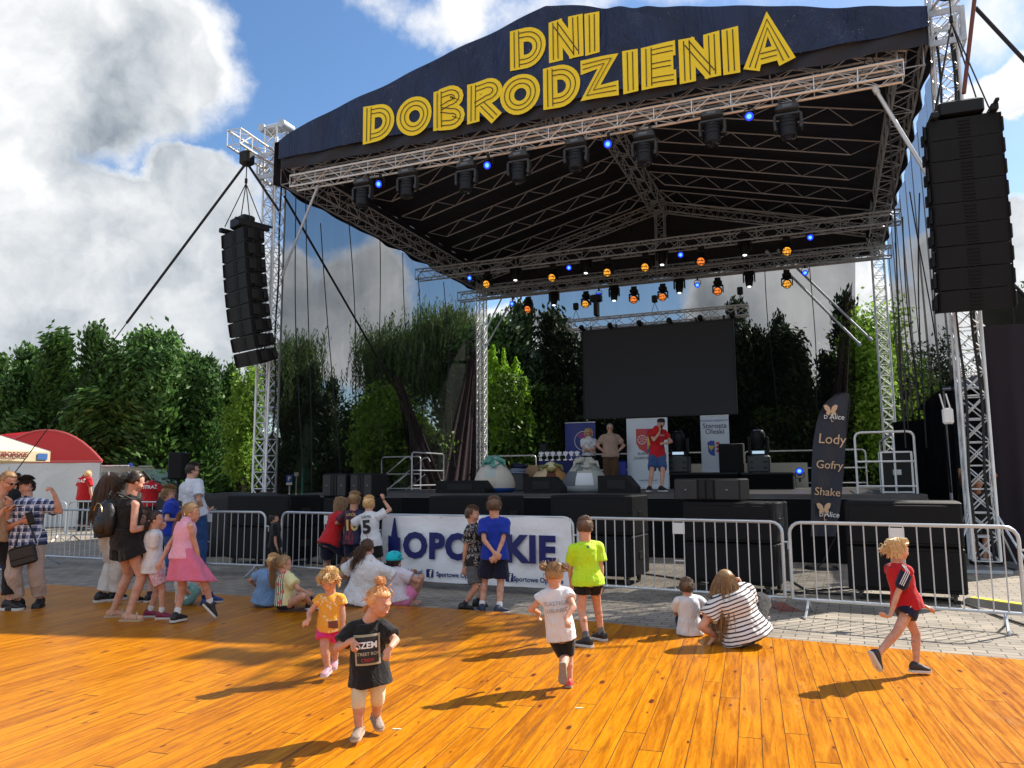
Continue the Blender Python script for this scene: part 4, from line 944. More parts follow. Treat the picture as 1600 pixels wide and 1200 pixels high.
t,sh,c,w,h=rollup(1097,1142,650,740,7.6,DZ+.42,wv,'white roll-up reading Starosta Oleski on the riser')
textmesh('O WYJĄTKOWOŚCI',.075,inkP,'lettering',sh,c+V(0,0,h*.91)-SB*.02,SA,V(0,0,1)) if False else None
textmesh('PATRONAT HONOROWY',.065,blueP,'lettering',sh,c+V(0,0,h*.91)-SB*.02,SA,V(0,0,1))
textmesh('Starosta',.20,inkP,'lettering',sh,c+V(0,0,h*.82)-SB*.02,SA,V(0,0,1));textmesh('Oleski',.20,inkP,'lettering',sh,c+V(0,0,h*.72)-SB*.02,SA,V(0,0,1))
O=c+V(0,0,h*.44)-SA*w*.02;s=w*.5;flat('crest',sc2([(-.5,.4),(-.25,.52),(0,.5),(0,-.6),(-.3,-.5),(-.45,-.3)],s),O,blueP,sh);eagle(O-SA*s*.24,s*.45,yelP,sh)
for k in range(3): flat('crest',[(s*.08,s*(.32-.27*k)),(s*.16,s*(.42-.27*k)),(s*.3,s*(.42-.27*k)),(s*.36,s*(.32-.27*k)),(s*.3,s*(.22-.27*k)),(s*.16,s*(.22-.27*k))],O,redP,sh)
t,sh,c,w,h=rollup(884,932,661,752,7.6,DZ,bv,'blue roll-up with a white circle emblem behind the woman on stage')
O=c+V(0,0,h*.72)+SA*w*.12
mb=MB();mb.path([O-SB*.02+(SA*math.cos(a_)+V(0,0,1)*math.sin(a_))*w*.3 for a_ in np.linspace(.6,5.8,24)],.012,4);mb.build('ring_emblem',whP,sh)
flat('ring_emblem',[(w*.2*math.cos(a_),w*.16+w*.1*math.sin(a_)) for a_ in np.linspace(0,6.2,14)],O,mat('magenta_print',(.35,.03,.25),.5),sh)
for k,tx in enumerate(('STOWARZYSZENIE','SPORTOWE','GMINY','DOBRODZIEŃ')): textmesh(tx,.075,whP,'lettering',sh,c+V(0,0,h*(.50-.05*k))-SB*.02,SA,V(0,0,1))
# risers, cases, floor heads ---------------------------------------
def riser(px0,px1,pyt,pyb,v_,d,label,name='stage_riser'):
    u0=fuz(px0,pyb,v_)[0];u1=fuz(px1,pyb,v_)[0];z1=fuz((px0+px1)/2,pyt,v_)[1];c=S((u0+u1)/2,v_,DZ);t=thing(name,label,'riser',c,'black risers on the stage')
    mb=MB();mb.box(c+V(0,0,z1-DZ-.03)+SB*d/2,(u1-u0,d,.06),SA,SB,.008);mb.build('top',blk,t)
    mb=MB();q=cloth_wall(S(u0+.02,v_+.02),S(u1-.02,v_+.02),DZ+.02,z1-.06,.012,.08);mb.add(q.v,q.f);q=cloth_wall(S(u0+.02,v_+d-.02),S(u0+.02,v_+.02),DZ+.02,z1-.06,.012,.08);mb.add(q.v,q.f);q=cloth_wall(S(u1-.02,v_+.02),S(u1-.02,v_+d-.02),DZ+.02,z1-.06,.012,.08);mb.add(q.v,q.f);mb.build('skirt',blkcloth,t,'all')
    return z1
zr=riser(1046,1155,738,764,6.3,2.0,'black low riser under the floor lights, left part')
zr2=riser(1158,1241,738,764,6.3,2.0,'black low riser under the floor lights, right part')
def floorhead(px,v_,z,label):
    u_=fuz(px,738,v_)[0];c=S(u_,v_,z);t=thing('floor_moving_head',label,'stage light',c,'moving heads standing on the risers')
    mb=MB();mb.box(c+V(0,0,.22),(.56,.5,.44),SA,SB,.03);mb.build('base',mat('dark_grey_plastic',(.035,.036,.04),.45),t)
    mb=MB();mb.box(c+V(0,0,.52)-SB*.16,(.30,.03,.07),SA,SB);mb.build('display',mat('pale_display',(.35,.45,.5),.3,emit=(.5,.7,.9),estr=.4),t)
    mb=MB();mb.box(c+V(0,0,.5),(.44,.3,.12),SA,SB,.02)
    for s in (-1,1): mb.box(c+V(0,0,.72)+SA*s*.23,(.06,.2,.42),SA,SB,.02)
    mb.build('yoke',blk,t)
    d=nrm(V(0,0,1)-SB*.25);x,y,_=frame(d);k=c+V(0,0,.86);mb=MB()
    mb.loft([[k+d*a+(x*math.cos(q)+y*math.sin(q))*r for q in np.arange(18)*2*PI/18] for a,r in ((-.26,.08),(-.22,.15),(-.05,.185),(.15,.18),(.22,.15),(.25,.12))]);mb.build('head',blk,t)
    mb=MB();mb.loft([[k+d*a+(x*math.cos(q)+y*math.sin(q))*r for q in np.arange(16)*2*PI/16] for a,r in ((.252,.11),(.262,.08))]);mb.build('lens',lens,t)
    for s in (-1,1):
        mb=MB();mb.box(c+V(0,0,.27)+SA*s*.17-SB*.256,(.09,.015,.04),SA,SB);mb.box(c+V(0,0,.12)+SA*s*.17-SB*.256,(.09,.015,.04),SA,SB);mb.build('handle',blk,t)
floorhead(1062,6.9,zr,'big moving head standing on the riser beside the speaking man')
floorhead(1187,6.9,zr2,'big moving head standing on the riser at the right of the lectern box')
lec=thing('black_lectern_box','plain black upright box in front of the Starosta Oleski banner','speaker',S(fuz(1143,738,6.9)[0],6.9,zr));o=S(fuz(1143,738,6.8)[0],6.8,zr)
hL=fuz(1143,693,6.8)[1]-zr;mb=MB();mb.box(o+V(0,0,hL/2)+SB*.25,(.62,.5,hL),SA,SB,.012);mb.build('cabinet',blkcab,lec);mb=MB();mb.box(o+V(0,0,hL/2)-SB*.006,(.56,.012,hL-.06),SA,SB,.004);mb.build('grille',grille,lec)
up=copy_tree(pl);up.name='blue_floor_light';up.location=tuple(S(fuz(1250,752,5.6)[0],5.6,fuz(1250,752,5.6)[1]));up.rotation_euler=(math.radians(0),math.radians(180),YAW);up['label']='glowing blue lamp standing at the right end of the risers';up['group']='blue floor lights'
# cream cover behind the risers
cc=cloth_wall(S(fuz(1035,735,9.6)[0],9.6),S(fuz(1262,735,9.6)[0],9.6),DZ+.02,fuz(1150,724,9.6)[1],.05,.15,.02,3);o=cc.build('cream_tarpaulin',mat('cream_canvas',(.62,.58,.46),.8,bump=.3,bscale=5),None,'all',origin=S(fuz(1150,735,9.6)[0],9.6,DZ));tag(o,'cream canvas wall seen low behind the risers at the back of the stage','tarpaulin')
# flight case
fc=thing('flight_case','black flight case with silver edges standing behind the right railing','flight case',S(fuz(1402,766,1.9)[0],1.9,DZ));o=S(fuz(1402,766,1.9)[0],1.9,DZ);hF=fuz(1400,706,1.9)[1]-DZ
mb=MB();mb.box(o+V(0,0,hF/2),(.5,.5,hF-.02),SA,SB);mb.build('case',blk,fc,False)
mb=MB()
for i in (-1,1):
    for j in (-1,1): mb.box(o+V(0,0,hF/2)+SA*i*.25+SB*j*.25,(.035,.035,hF),SA,SB)
    for z in (.02,hF-.01): mb.box(o+V(0,0,z)+SB*i*.25,(.465,.035,.03),SA,SB)
mb.build('edge_profile',alu,fc,False)
mb=MB();mb.box(o+V(0,0,hF*.5)-SB*.256,(.14,.012,.1),SA,SB,.003);mb.build('latch',galv,fc)
# rails
ur=lambda x,v_:fuz(x,760,v_)[0]
rail(((ur(596,6.5),6.5),(ur(657,6.5),6.5)),'left steps platform railing beside the dark curtain',DZ-.1)
rail(((.6,5.6),(.6,7.6)),'railing along the left edge of the stage',DZ)
rail(((.7,10.6),(2.6,10.6)),'rear railing left of the blue based bean bag')
rail(((2.75,10.6),(6.2,10.6)),'rear railing behind the bean bags and the green hedge')
rail(((6.3,10.6),(9.4,10.6)),'rear railing behind the people on stage')
rail(((9.5,10.6),(12.9,10.6)),'rear railing behind the riser lights')
rail(((ur(1340,1.2),1.2),(13.3,1.2)),'front right railing beside the flight case')
rail(((13.0,1.6),(13.0,5.5)),'railing along the right edge of the stage')
st_=thing('stage_steps','grey metal steps with handrails at the left side of the stage','steps',S(-.3,5.5,0));mb=MB()
for k in range(5): mb.box(S(.2-.28*(4-k),6.2,.22*(k+1)),(.28,1.1,.03),SA,SB)
mb.build('treads',galv,st_,False)
for v_ in (5.65,6.75):
    mb=MB();mb.tube(S(-1.1,v_,.1),S(.3,v_,1.15),.03);mb.build('stringer',galv,st_)
    mb=MB();mb.path([S(-1.15,v_,.2),S(-1.15,v_,1.0),S(-1.05,v_,1.1),S(.35,v_,2.15),S(.5,v_,2.18),S(.58,v_,2.05)],.02,8);mb.tube(S(-1.1,v_,.6),S(.4,v_,1.65),.014);mb.build('handrail',alu,st_)
# ================================================================== feather flag
ff=thing('feather_flag','tall dark feather flag reading Lody Gofry Shake beside the stage','flag',gnd(1284,889));gf=gnd(1284,889);Yf=gf[1]
def ffp(x,y): return atY(x,y,Yf)
outl=[(1266,838),(1266,790),(1268,740),(1272,690),(1278,655),(1288,630),(1303,618),(1329,614),(1327,640),(1322,690),(1317,740),(1312,790),(1306,838)]
X_=V(1,0,0);pts=[(float(ffp(x,y)[0]-gf[0]),float(ffp(x,y)[2])) for x,y in outl]
fm=NB('dark_flag_fabric',.5,.4);fm.p.inputs['Base Color'].default_value=(.012,.013,.026,1);fm.p.inputs['Sheen Weight'].default_value=.3;fm.bump(fm.noise(3.5,4,.5,fm.vec(fm.math('ADD',fm.x,fm.math('MULTIPLY',fm.z,.35)),fm.y,fm.math('MULTIPLY',fm.z,.3)),.5),.8,.05)
mb=MB();L_=[]
nr=26;ys=np.linspace(615,838,nr)
def xl(y): return float(np.interp(y,[614,618,630,655,690,740,790,838],[1310,1303,1288,1278,1272,1268,1266,1266]))
def xr(y): return float(np.interp(y,[614,640,690,740,790,838],[1329,1327,1322,1317,1312,1306]))
vs=[];fs=[];nc=8
for i,y in enumerate(ys):
    for j in range(nc+1):
        x=xl(y)+(xr(y)-xl(y))*j/nc;p=ffp(x,y)+V(0,.035*math.sin(j*.9+i*.22),0);vs.append(p)
M_=len(vs);vs+=[p+V(0,.008,0) for p in vs]
for i in range(nr-1):
    for j in range(nc): A=i*(nc+1)+j;B=A+nc+1;fs+=[(A,B,B+1,A+1),(M_+A,M_+A+1,M_+B+1,M_+B)]
mb.add(vs,fs);fs_=mb.build('fabric',fm.m,ff,'all')
mb=MB();mb.path([gf+V(0,.02,.05)]+[ffp(x,y)+V(0,.03,0) for x,y in ((1306,840),(1312,790),(1322,690),(1329,625),(1322,613),(1305,617))],.013,6);mb.build('pole',blk,ff)
mb=MB();mb.lathe([(.02,.09),(.10,.08),(.24,.05),(.27,.0)],gf,20);mb.build('base',blk,ff)
tan=mat('tan_print',(.62,.40,.24),.5);wp=mat('white_print',(.8,.8,.8),.5)
UP=V(0,0,1)
for tx,x,y,sz,m_ in (('Lody',1297,687,.235,tan),('Gofry',1293,727,.19,tan),('Shake',1290,769,.185,tan),("'Alice",1304,652,.125,wp),("'Alice",1296,804,.125,wp)):
    textmesh(tx,sz,m_,'lettering',fs_,ffp(x,y)-V(0,.06,0),X_+V(0,0,-.07),UP,.003,shear=.15)
def butterfly(O,s):
    w_=[(0,0),(.1,.35),(.35,.55),(.6,.5),(.5,.15),(.35,.0),(.42,-.2),(.25,-.35),(.08,-.2)]
    for g in (1,-1):
        mb=MB();mb.prism([(a*s*g,b_*s) for a,b_ in w_][::g],0,.004,X_,UP,np.array(O));mb.build('butterfly_emblem',tan,fs_,False)
    mb=MB();mb.box(np.array(O)+UP*-.45*s,(.05*s,.006,.9*s));mb.box(np.array(O)+UP*-.85*s+X_*.08*s,(.16*s,.006,.06*s));mb.ell(np.array(O)+UP*-.05*s,(.07*s,.01,.07*s));mb.build('key_emblem',tan,fs_)
butterfly(ffp(1296,643)-V(0,.06,0),.20);butterfly(ffp(1285,796)-V(0,.06,0),.20)
for x,y in ((1288,652),(1281,804)): textmesh('D',.09,wp,'lettering',fs_,ffp(x,y)-V(0,.06,0),X_,UP,.003)
# ================================================================== crowd barriers
bar_m=mat('barrier_zinc',(.58,.61,.64),.38,.65,var=.1,vscale=5)
def barrier(p,q,label,plate=True,group='crowd barriers',H=1.0,nb=None):
    A=gnd(*p) if len(p)==2 else np.array(p,float);B=gnd(*q) if len(q)==2 else np.array(q,float);A[2]=B[2]=0;d=nrm(B-A);Ln=np.linalg.norm(B-A);t=thing('crowd_barrier',label,'barrier',(A+B)/2,group)
    nn=V(-d[1],d[0],0);zb=.17;R=.12
    pts=[]
    for c,a0 in (((R,zb+0),None),): pass
    P_=lambda s,z:A+d*s+V(0,0,z)
    loop=[P_(0,zb),P_(0,H-R)]+[P_(R-R*math.cos(x),H-R+R*math.sin(x)) for x in (.4,.8,1.2,1.57)]+[P_(Ln-R+R*math.sin(x),H-R+R*math.cos(x)) for x in (0,.4,.8,1.2)]+[P_(Ln,H-R),P_(Ln,zb)]
    mb=MB();mb.path(loop,.019,8);mb.tube(P_(0,zb),P_(Ln,zb),.017,n=8);mb.build('frame',bar_m,t)
    nb=nb or int(Ln/.125);mb=MB();skip=nb//2
    for k in range(1,nb):
        s=Ln*k/nb;mb.tube(P_(s,zb),P_(s,H-.005),.0075,n=6)
    if plate: mb.box(P_(Ln*(skip+.5)/nb,H*.52),(Ln/nb,.012,.015),d,nn)
    mb.build('upright_bars',bar_m,t)
    if plate:
        s0=Ln*(nb//2)/nb;s1=Ln*(nb//2+1)/nb;mb=MB();mb.box(P_((s0+s1)/2,H-.10),(s1-s0+.02,.012,.13),d,nn);mb.build('name_plate',mat('plate_white',(.72,.74,.76),.4),t)
    for s in (.16,Ln-.16):
        mb=MB()
        mb.path([P_(s,zb),P_(s,zb*.7)+nn*.06,P_(s,.02)+nn*.24,P_(s,.012)+nn*.28],.015,6);mb.path([P_(s,zb),P_(s,zb*.7)-nn*.06,P_(s,.02)-nn*.24,P_(s,.012)-nn*.28],.015,6);mb.build('leg',bar_m,t)
    mb=MB();mb.tube(P_(Ln+.0,H*.78),P_(Ln+.07,H*.78),.012,n=6);mb.tube(P_(Ln+.06,H*.78),P_(Ln+.06,H*.70),.010,n=6);mb.tube(P_(Ln,zb+.08),P_(Ln+.06,zb+.08),.01,n=6);mb.build('hook',bar_m,t)
    return t,A,B,d,nn,Ln
barrier((1240,960),(1604,988),'barrier at the right behind the child in the red shirt')
barrier((905,934),(1228,958),'barrier behind the two sitting figures and the boy in neon')
b3=barrier((597,915),(897,933.5),'barrier carrying the white OPOLSKIE banner',False)
barrier((438,901),(589,914),'barrier that the boys in red and white shirts lean on')
barrier((236,893.5),(412,901),'barrier behind the girl in pink',group='crowd barriers')
barrier((62,883),(230,893),'barrier between the plaid shirted woman and the long haired woman')
barrier((-110,876),(52,883),'barrier at the far left edge behind the woman with sunglasses')
for k,(x0,y0,x1,y1,nm) in enumerate([(20,846,100,846,'rear row barrier beside the first fireman'),(104,846,180,846,'rear row barrier behind the long haired woman'),(200,850,262,850,'rear row barrier in front of the second fireman')]):
    barrier((x0,y0),(x1,y1),nm,False,'rear row of barriers')
barrier((-4.6,18.4,0),(-2.4,18.2,0),'distant barrier left of the stage between the speakers',False,'rear row of barriers')
barrier((-2.3,20.2,0),(-.2,20.0,0),'distant barrier beside the green post',False,'rear row of barriers')
# OPOLSKIE banner
_,A,B,d,nn,Ln=b3
bn=NB('white_vinyl_banner',.42,.4);bn.p.inputs['Base Color'].default_value=(.86,.88,.92,1)
wr=bn.math('ADD',bn.noise(2.2,4,.5,bn.vec(bn.x,bn.y,bn.math('MULTIPLY',bn.z,2.)),1.),bn.math('MULTIPLY',bn.noise(9,3,.5),.12));bn.bump(wr,.4,.05)
ob=thing('opolskie_banner','long white banner with navy OPOLSKIE lettering hung on the barrier','banner',(A+B)/2)
fx=d;fo=nrm(np.cross(d,UP)); 
if fo[1]>0: fo=-fo
n1,n2=40,10;vs=[];fs=[]
def bw(s,z): return .012*math.sin(s*7+z*5)+.010*math.sin(s*17-z*9)*(1 if z<.5 else .4)+.006*math.sin(z*30+s*3)
z0b,z1b=.10,1.005
for i in range(n1+1):
    for k in range(n2+1):
        s=.01+(Ln-.02)*i/n1;z=z0b+(z1b-z0b)*k/n2-(.012*abs(math.sin(s*4)) if k==n2 else 0);vs.append(A+fx*s+UP*z+fo*(.045+bw(s,z)))
M_=len(vs);vs+=[p-fo*.004 for p in vs]
for i in range(n1):
    for k in range(n2): a_=i*(n2+1)+k;b_=a_+n2+1;fs+=[(a_,b_,b_+1,a_+1),(M_+a_,M_+a_+1,M_+b_+1,M_+b_)]
sh=MB().add(vs,fs).build('sheet',bn.m,ob,'all')
nv=mat('navy_print',(.006,.012,.13),.45)
def onb(fx_,fz,off=.075): return A+fx*Ln*fx_+UP*(z0b+(z1b-z0b)*fz)+fo*off
textmesh('OPOLSKIE',.47,nv,'lettering',sh,onb(.53,.52,.078),fx,UP,.003,bold=.022,space=1.08,sx=1.02)
def bp(pts,name='tower_logo'): mb=MB();mb.prism(pts,0,.004,fx,UP,A+fo*.078-np.cross(fx,UP)*0);return mb.build(name,nv,sh,False)
Lx=Ln*.085
bp([(Lx-.10,.42),(Lx+.10,.42),(Lx+.10,.68),(Lx+.055,.70),(Lx+.012,.96),(Lx-.008,.96),(Lx-.055,.70),(Lx-.10,.72)])
mb=MB();mb.box(A+fx*Lx+UP*.395+fo*.08,(.20,.004,.03),fx,fo);mb.build('tower_logo',yelP,sh,False)
textmesh('sportoweopolskie.pl',.088,nv,'lettering',sh,onb(.12,.14),fx,UP,.003,bold=.002)
textmesh('Sportowe Opolskie',.088,nv,'lettering',sh,onb(.44,.12),fx,UP,.003,bold=.002)
textmesh('Sportowe Opolskie',.088,nv,'lettering',sh,onb(.84,.11),fx,UP,.003,bold=.002)
for fx_ in (.285,.70):
    mb=MB();q=onb(fx_,.13,.076);mb.box(q,(.11,.004,.11),fx,fo);mb.build('square_icon',nv,sh,False);textmesh('f',.13,whP,'lettering',sh,q+fo*.006+fx*.015-UP*.005,fx,UP,.002,bold=.004)
mb=MB()
for f in (.01,.34,.67,.99):
    for z in (z0b+.03,z1b-.03): mb.tube(A+fx*Ln*f+UP*z+fo*.05,A+fx*Ln*f+UP*z-fo*.0,.006,n=6)
mb.build('cable_tie',rope,ob)
# cable ramp and cables
cr_=thing('cable_ramp','yellow and black cable ramp at the right edge behind the barrier','cable ramp',gnd(1585,948))
q=gnd(1578,950);mb=MB();X2,Y2=box_y(math.radians(-62));
for s in (-1,1): mb.prism([(-.25,0),(-.08,.06),(.08,.06),(.25,0)],s*.0-.45,.45,Y2,UP,q) if s==1 else None
mb.build('body',blk,cr_,False);mb=MB();mb.box(q+UP*.064,(.86,.12,.008),X2,Y2);mb.build('lid',mat('yellow_rubber',(.75,.62,.02),.5),cr_,False)
for i,(pp,nm) in enumerate([([(1000,897),(1050,904),(1110,915),(1180,925),(1260,928),(1330,931)],'in front of the subwoofers'),([(1440,935),(1500,942),(1560,965),(1620,985)],'at the right edge'),([(420,885),(470,878),(520,884)],'left of the boys at the fence'),([(1230,905),(1262,925),(1335,920)],'below the feather flag')]):
    k=[gnd(x,y)+UP*.014 for x,y in pp];o=MB().path(k,.013,5).build('ground_cable',rope,None,True,origin=k[0]);tag(o,'black cable lying on the paving '+nm,'cable')
# router box on the right tower
rt=thing('wifi_router','white box with two antennas strapped to the right tower','router',S(SW-.06,-.08,3.0));o=onplane(1481,650,S(0,-.08),SB)
mb=MB();mb.box(o,(.16,.06,.26),SA,SB,.03);mb.build('housing',white,rt)
for s in (-1,1): mb=MB();mb.tube(o+SA*s*.045+UP*.1,o+SA*(s*.045-.05)+UP*.36,.012);mb.build('antenna',white,rt)
# ================================================================== side tents and drapes on the right
drm=mat('purple_black_drape',(.026,.020,.027),.8,bump=.6,bscale=2.,spec=.2)
def drape(pa,pb,z0,z1,label,amp=.08,fr=5,seed=1,m=None):
    q=cloth_wall(pa,pb,z0,z1,amp,.07,.02,fr,seed);o=q.build('black_drape',m or drm,None,'all',origin=V(pa[0],pa[1],z0));tag(o,label,'drape','black drapes at the right side');return o
d0=onplane(1540,700,S(0,1.2),SB);d1=onplane(1660,700,S(0,1.2),SB)
drape(V(d0[0],d0[1],0),V(d1[0],d1[1],0),0.02,4.1,'tall purple black drape right of the right tower',.10,9)
tnt=thing('backstage_tent','black backstage tent with a pale edge behind the right tower','tent',S(15.2,5,0));
mb=MB();q=cloth_wall(S(14.2,3.2),S(17.5,3.2),.02,3.2,.04,.1);mb.add(q.v,q.f);q=cloth_wall(S(14.2,8),S(14.2,3.2),.02,3.2,.04,.1);mb.add(q.v,q.f);mb.build('walls',blkcloth,tnt,'all')
mb=MB();c=S(15.9,5.6,3.2);E=[S(14.0,3.0,3.2),S(17.8,3.0,3.2),S(17.8,8.2,3.2),S(14.0,8.2,3.2)];mb.add(E+[c+UP*.9],[(0,1,4),(1,2,4),(2,3,4),(3,0,4),(3,2,1,0)]);mb.build('roof',mat('mauve_grey_canvas',(.10,.085,.10),.7,bump=.2,bscale=3),tnt,False)
mb=MB();mb.tube(S(14.05,3.05,0),S(14.05,3.05,3.2),.03);mb.tube(S(14.0,3.0,3.2),S(17.8,3.0,3.2),.03);mb.build('poles',galv,tnt)
aw=thing('side_awning','dark awning roof at the right edge beyond the speaker array','awning',S(17,2,4.5));a0=onplane(1578,440,S(0,2.5),SB);a1=onplane(1700,560,S(0,2.5),SB)
mb=MB();dd=a1-a0;mb.add([a0,a1,a1+SB*4+UP*.3,a0+SB*4+UP*.3]+[p-UP*.08 for p in (a0,a1,a1+SB*4+UP*.3,a0+SB*4+UP*.3)],[(0,1,2,3),(7,6,5,4),(0,4,5,1),(1,5,6,2),(2,6,7,3),(3,7,4,0)]);mb.build('roof',mat('grey_awning',(.07,.065,.075),.5),aw,False)
mb=MB();mb.tube(a0,a1,.04);mb.tube(V(a1[0],a1[1],0),a1,.04);mb.tube(V(a0[0],a0[1],0),a0,.03);mb.build('frame',blk,aw)
bw_=drape(V(*S(13.6,9.5)),V(*S(15.5,7.5)),.02,3.0,'black backstage curtain seen right of the feather flag',.05,5,3,blkcloth)
# ================================================================== left background objects
spk=thing('speaker_on_stand','black loudspeaker on a pole behind the man in the white shirt','speaker',V(*(atY(279,748,15.5)*V(1,1,0))));c=atY(279,728,15.5)
mb=MB();mb.box(c,(.30,.32,.54),None,None,.02);mb.build('cabinet',blkcab,spk);mb=MB();mb.box(c-V(0,.164,0),(.25,.012,.48));mb.build('grille',grille,spk)
mb=MB();g=V(c[0],c[1],0);mb.tube(g+UP*.3,c-UP*.26,.02)
for q in range(3): mb.tube(g+UP*.7,g+V(.45*math.cos(q*2.1+.5),.45*math.sin(q*2.1+.5),.02),.016)
mb.build('stand',blk,spk)
cv=thing('covered_equipment','waist high equipment under black cloth left of the stage','equipment',V(-6.0,15.8,0))
mb=MB();R=[]
for z,e_ in ((.01,1.0),(.5,1.0),(1.1,.98),(1.22,.93),(1.25,.8)):
    R.append([V(-6.0+1.15*e_*s0,15.8+.4*e_*s1+.02*math.sin(z*9+s0*5),z+(.02*math.sin(s0*7) if z>1 else 0)) for s0,s1 in [(a_,-1) for a_ in np.linspace(-1,1,12)]+[(a_,1) for a_ in np.linspace(1,-1,12)]])
mb.loft(R);mb.build('cloth',mat('dusty_black_cloth',(.03,.028,.03),.9,bump=.4,bscale=4),cv,'all')
# P sign, small white sign, green posts
def sign(px,py,Y,w,h,label,bgm,txt=None,pole=True):
    c=atY(px,py,Y);t=thing('parking_sign' if txt else 'notice_sign',label,'sign',V(c[0],c[1],0));mb=MB();mb.box(c,(w,.02,h),None,None,.01);pn=mb.build('panel',bgm,t)
    mb=MB();mb.tube(V(c[0],c[1]+.04,0),c+V(0,.04,h/2),.025);mb.build('post',galv,t)
    if txt: textmesh(txt,w*.95,whP,'lettering',pn,c-V(0,.014,-h*.12),V(1,0,0),UP,.003,bold=.01);mb=MB();mb.box(c-V(0,.012,h*.36),(w*.96,.004,h*.24));mb.build('lower_plate',whP,pn)
sign(452,750,27,.21,.36,'blue parking sign with a white P near the wooden fence',blueP,'P')
sign(463,741,27.5,.16,.14,'small pale notice sign beside the parking sign',mat('pale_sign',(.5,.48,.45),.6))
for x,y0,Y,nm in ((474,733,24,'short teal green post left of the stage steps'),(552,0,21,'')):
    if nm:
        c=atY(x,y0,Y);o=MB().tube(V(c[0],c[1],0),c,.05,n=12).ell(c,(.05,.05,.03)).build('green_post',mat('teal_paint',(.01,.20,.15),.5),None,True,origin=V(c[0],c[1],0));tag(o,nm,'post')
gp=thing('goal_frame','thin dark green metal frame standing among the trees behind the steps','frame',V(*(atY(625,740,27)*V(1,1,0))));mb=MB()
for x0,y0,x1,y1 in ((619,623,621,760),(629,640,632,760),(619,623,660,623),(620,665,655,690)): mb.tube(atY(x0,y0,27),atY(x1,y1,27),.035,n=6)
mb.build('tubes',mat('dark_green_paint',(.01,.08,.05),.5),gp)
# picket fence
pf_=thing('picket_fence','dark brown wooden picket fence in front of the conifer hedge','fence',V(-6,29.5,0));wd=mat('dark_brown_wood',(.055,.026,.018),.8,island=.35)
mb=MB()
for k in range(150):
    x=-13.5+k*.135;h=1.75+.06*math.sin(k*1.7);mb.box(V(x,29.5+.02*math.sin(k*2.3),h/2),(.085,.025,h))
mb.build('pickets',wd,pf_,False);mb=MB();mb.box(V(-3.4,29.56,.5),(20.3,.05,.1));mb.box(V(-3.4,29.56,1.4),(20.3,.05,.1));mb.build('rails',wd,pf_,False)
# red marquee
redc=NB('red_pvc_roof',.4,.5);redc.p.inputs['Base Color'].default_value=(.55,.012,.018,1);redc.bump(redc.noise(1.6,3,.5,redc.vec(redc.math('MULTIPLY',redc.x,2.),redc.y,redc.math('MULTIPLY',redc.z,.3))),.4,.05)
wpv=NB('white_pvc_wall',.55,.3);wpv.p.inputs['Base Color'].default_value=(.62,.65,.68,1);wpv.bump(wpv.noise(.8,4,.5,None,1.),.8,.12)
Yt=25.5;e0=atY(159,721,Yt);pkp=atY(72,672,Yt);mq=thing('red_marquee','red arched marquee with white side walls at the left edge','marquee',V(e0[0]-2,Yt,0));ax=nrm(V(-.80,.60,0));hw=e0[0]-pkp[0];rise=pkp[2]-e0[2]
cx=pkp[0];R=[];nA=18
def archp(f,off,dz=0): a_=math.pi*f;x_=math.cos(a_);return V(cx+hw*x_,Yt,e0[2]+rise*(1-abs(x_)**2.1)+dz)+ax*off
vs=[];fs=[];KN=8
for k in range(KN+1):
    for i in range(nA+1): vs.append(archp(i/nA,9.*k/KN))
for k in range(KN):
    for i in range(nA): a_=k*(nA+1)+i;fs.append((a_,a_+1,a_+nA+2,a_+nA+1))
M_=len(vs);vs+=[p-UP*.03 for p in vs];fs+=[tuple(M_+j for j in f[::-1]) for f in fs]
# front end panel
k0=len(vs);vs+=[archp(i/nA,-.0) for i in range(nA+1)];fs.append(tuple(k0+i for i in range(nA+1)));
MBr=MB().add(vs,fs);MBr.build('roof',redc.m,mq,False)
mb=MB();mb.path([archp(i/nA,-.03) for i in range(nA+1)],.035,6);mb.path([archp(.0,-.02),archp(1,-.02)],.05,6);mb.build('arch_tube',mat('red_trim',(.6,.1,.1),.5),mq)
mb=MB();q=cloth_wall(V(cx-hw,Yt-.02),V(cx+hw-.03,Yt-.02),.02,e0[2]-.02,.05,.2,.02,3.);mb.add(q.v,q.f);q=cloth_wall(V(cx+hw,Yt,0),V(cx+hw,Yt,0)+ax*9,.02,e0[2]-.02,.05,.3,.02,3.);mb.add(q.v,q.f);q=cloth_wall(V(cx-hw,Yt,0)+V(-6,1,0),V(cx-hw,Yt,0),.02,e0[2]-.02,.05,.3,.02,3.);mb.add(q.v,q.f)
mb.build('side_wall',wpv.m,mq,'all')

# beige parasol tent
Yp=20.;bt_=thing('beige_parasol_tent','beige pointed tent roof reading RACIBORSKIE at the left edge','parasol tent',V(*(atY(-40,740,Yp)*V(1,1,0))))
bgc=mat('beige_canvas',(.66,.55,.36),.7,bump=.15,bscale=2)
a0=atY(79,706,Yp);c0=atY(-110,700,Yp-2.6);pk_=atY(-80,655,Yp+.2);a2=atY(-200,690,Yp+1.4);a3=atY(-30,712,Yp+2.6);bb=[a0,c0,a2,a3]
mb=MB();mb.add(bb+[pk_],[(1,0,4),(2,1,4),(3,2,4),(0,3,4),(0,1,2,3)]);mb.build('roof',bgc,bt_,False)
bd=nrm(c0-a0);hv=.26
mb=MB()
for p,q in ((a0,c0),(c0,a2),(a3,a0)):
    n_=nrm(np.cross(q-p,UP))*.012;mb.add([p,q,q-UP*hv,p-UP*hv,p+n_,q+n_,q-UP*hv+n_,p-UP*hv+n_],[(0,1,2,3),(7,6,5,4),(0,4,5,1),(3,2,6,7),(0,3,7,4),(1,5,6,2)])
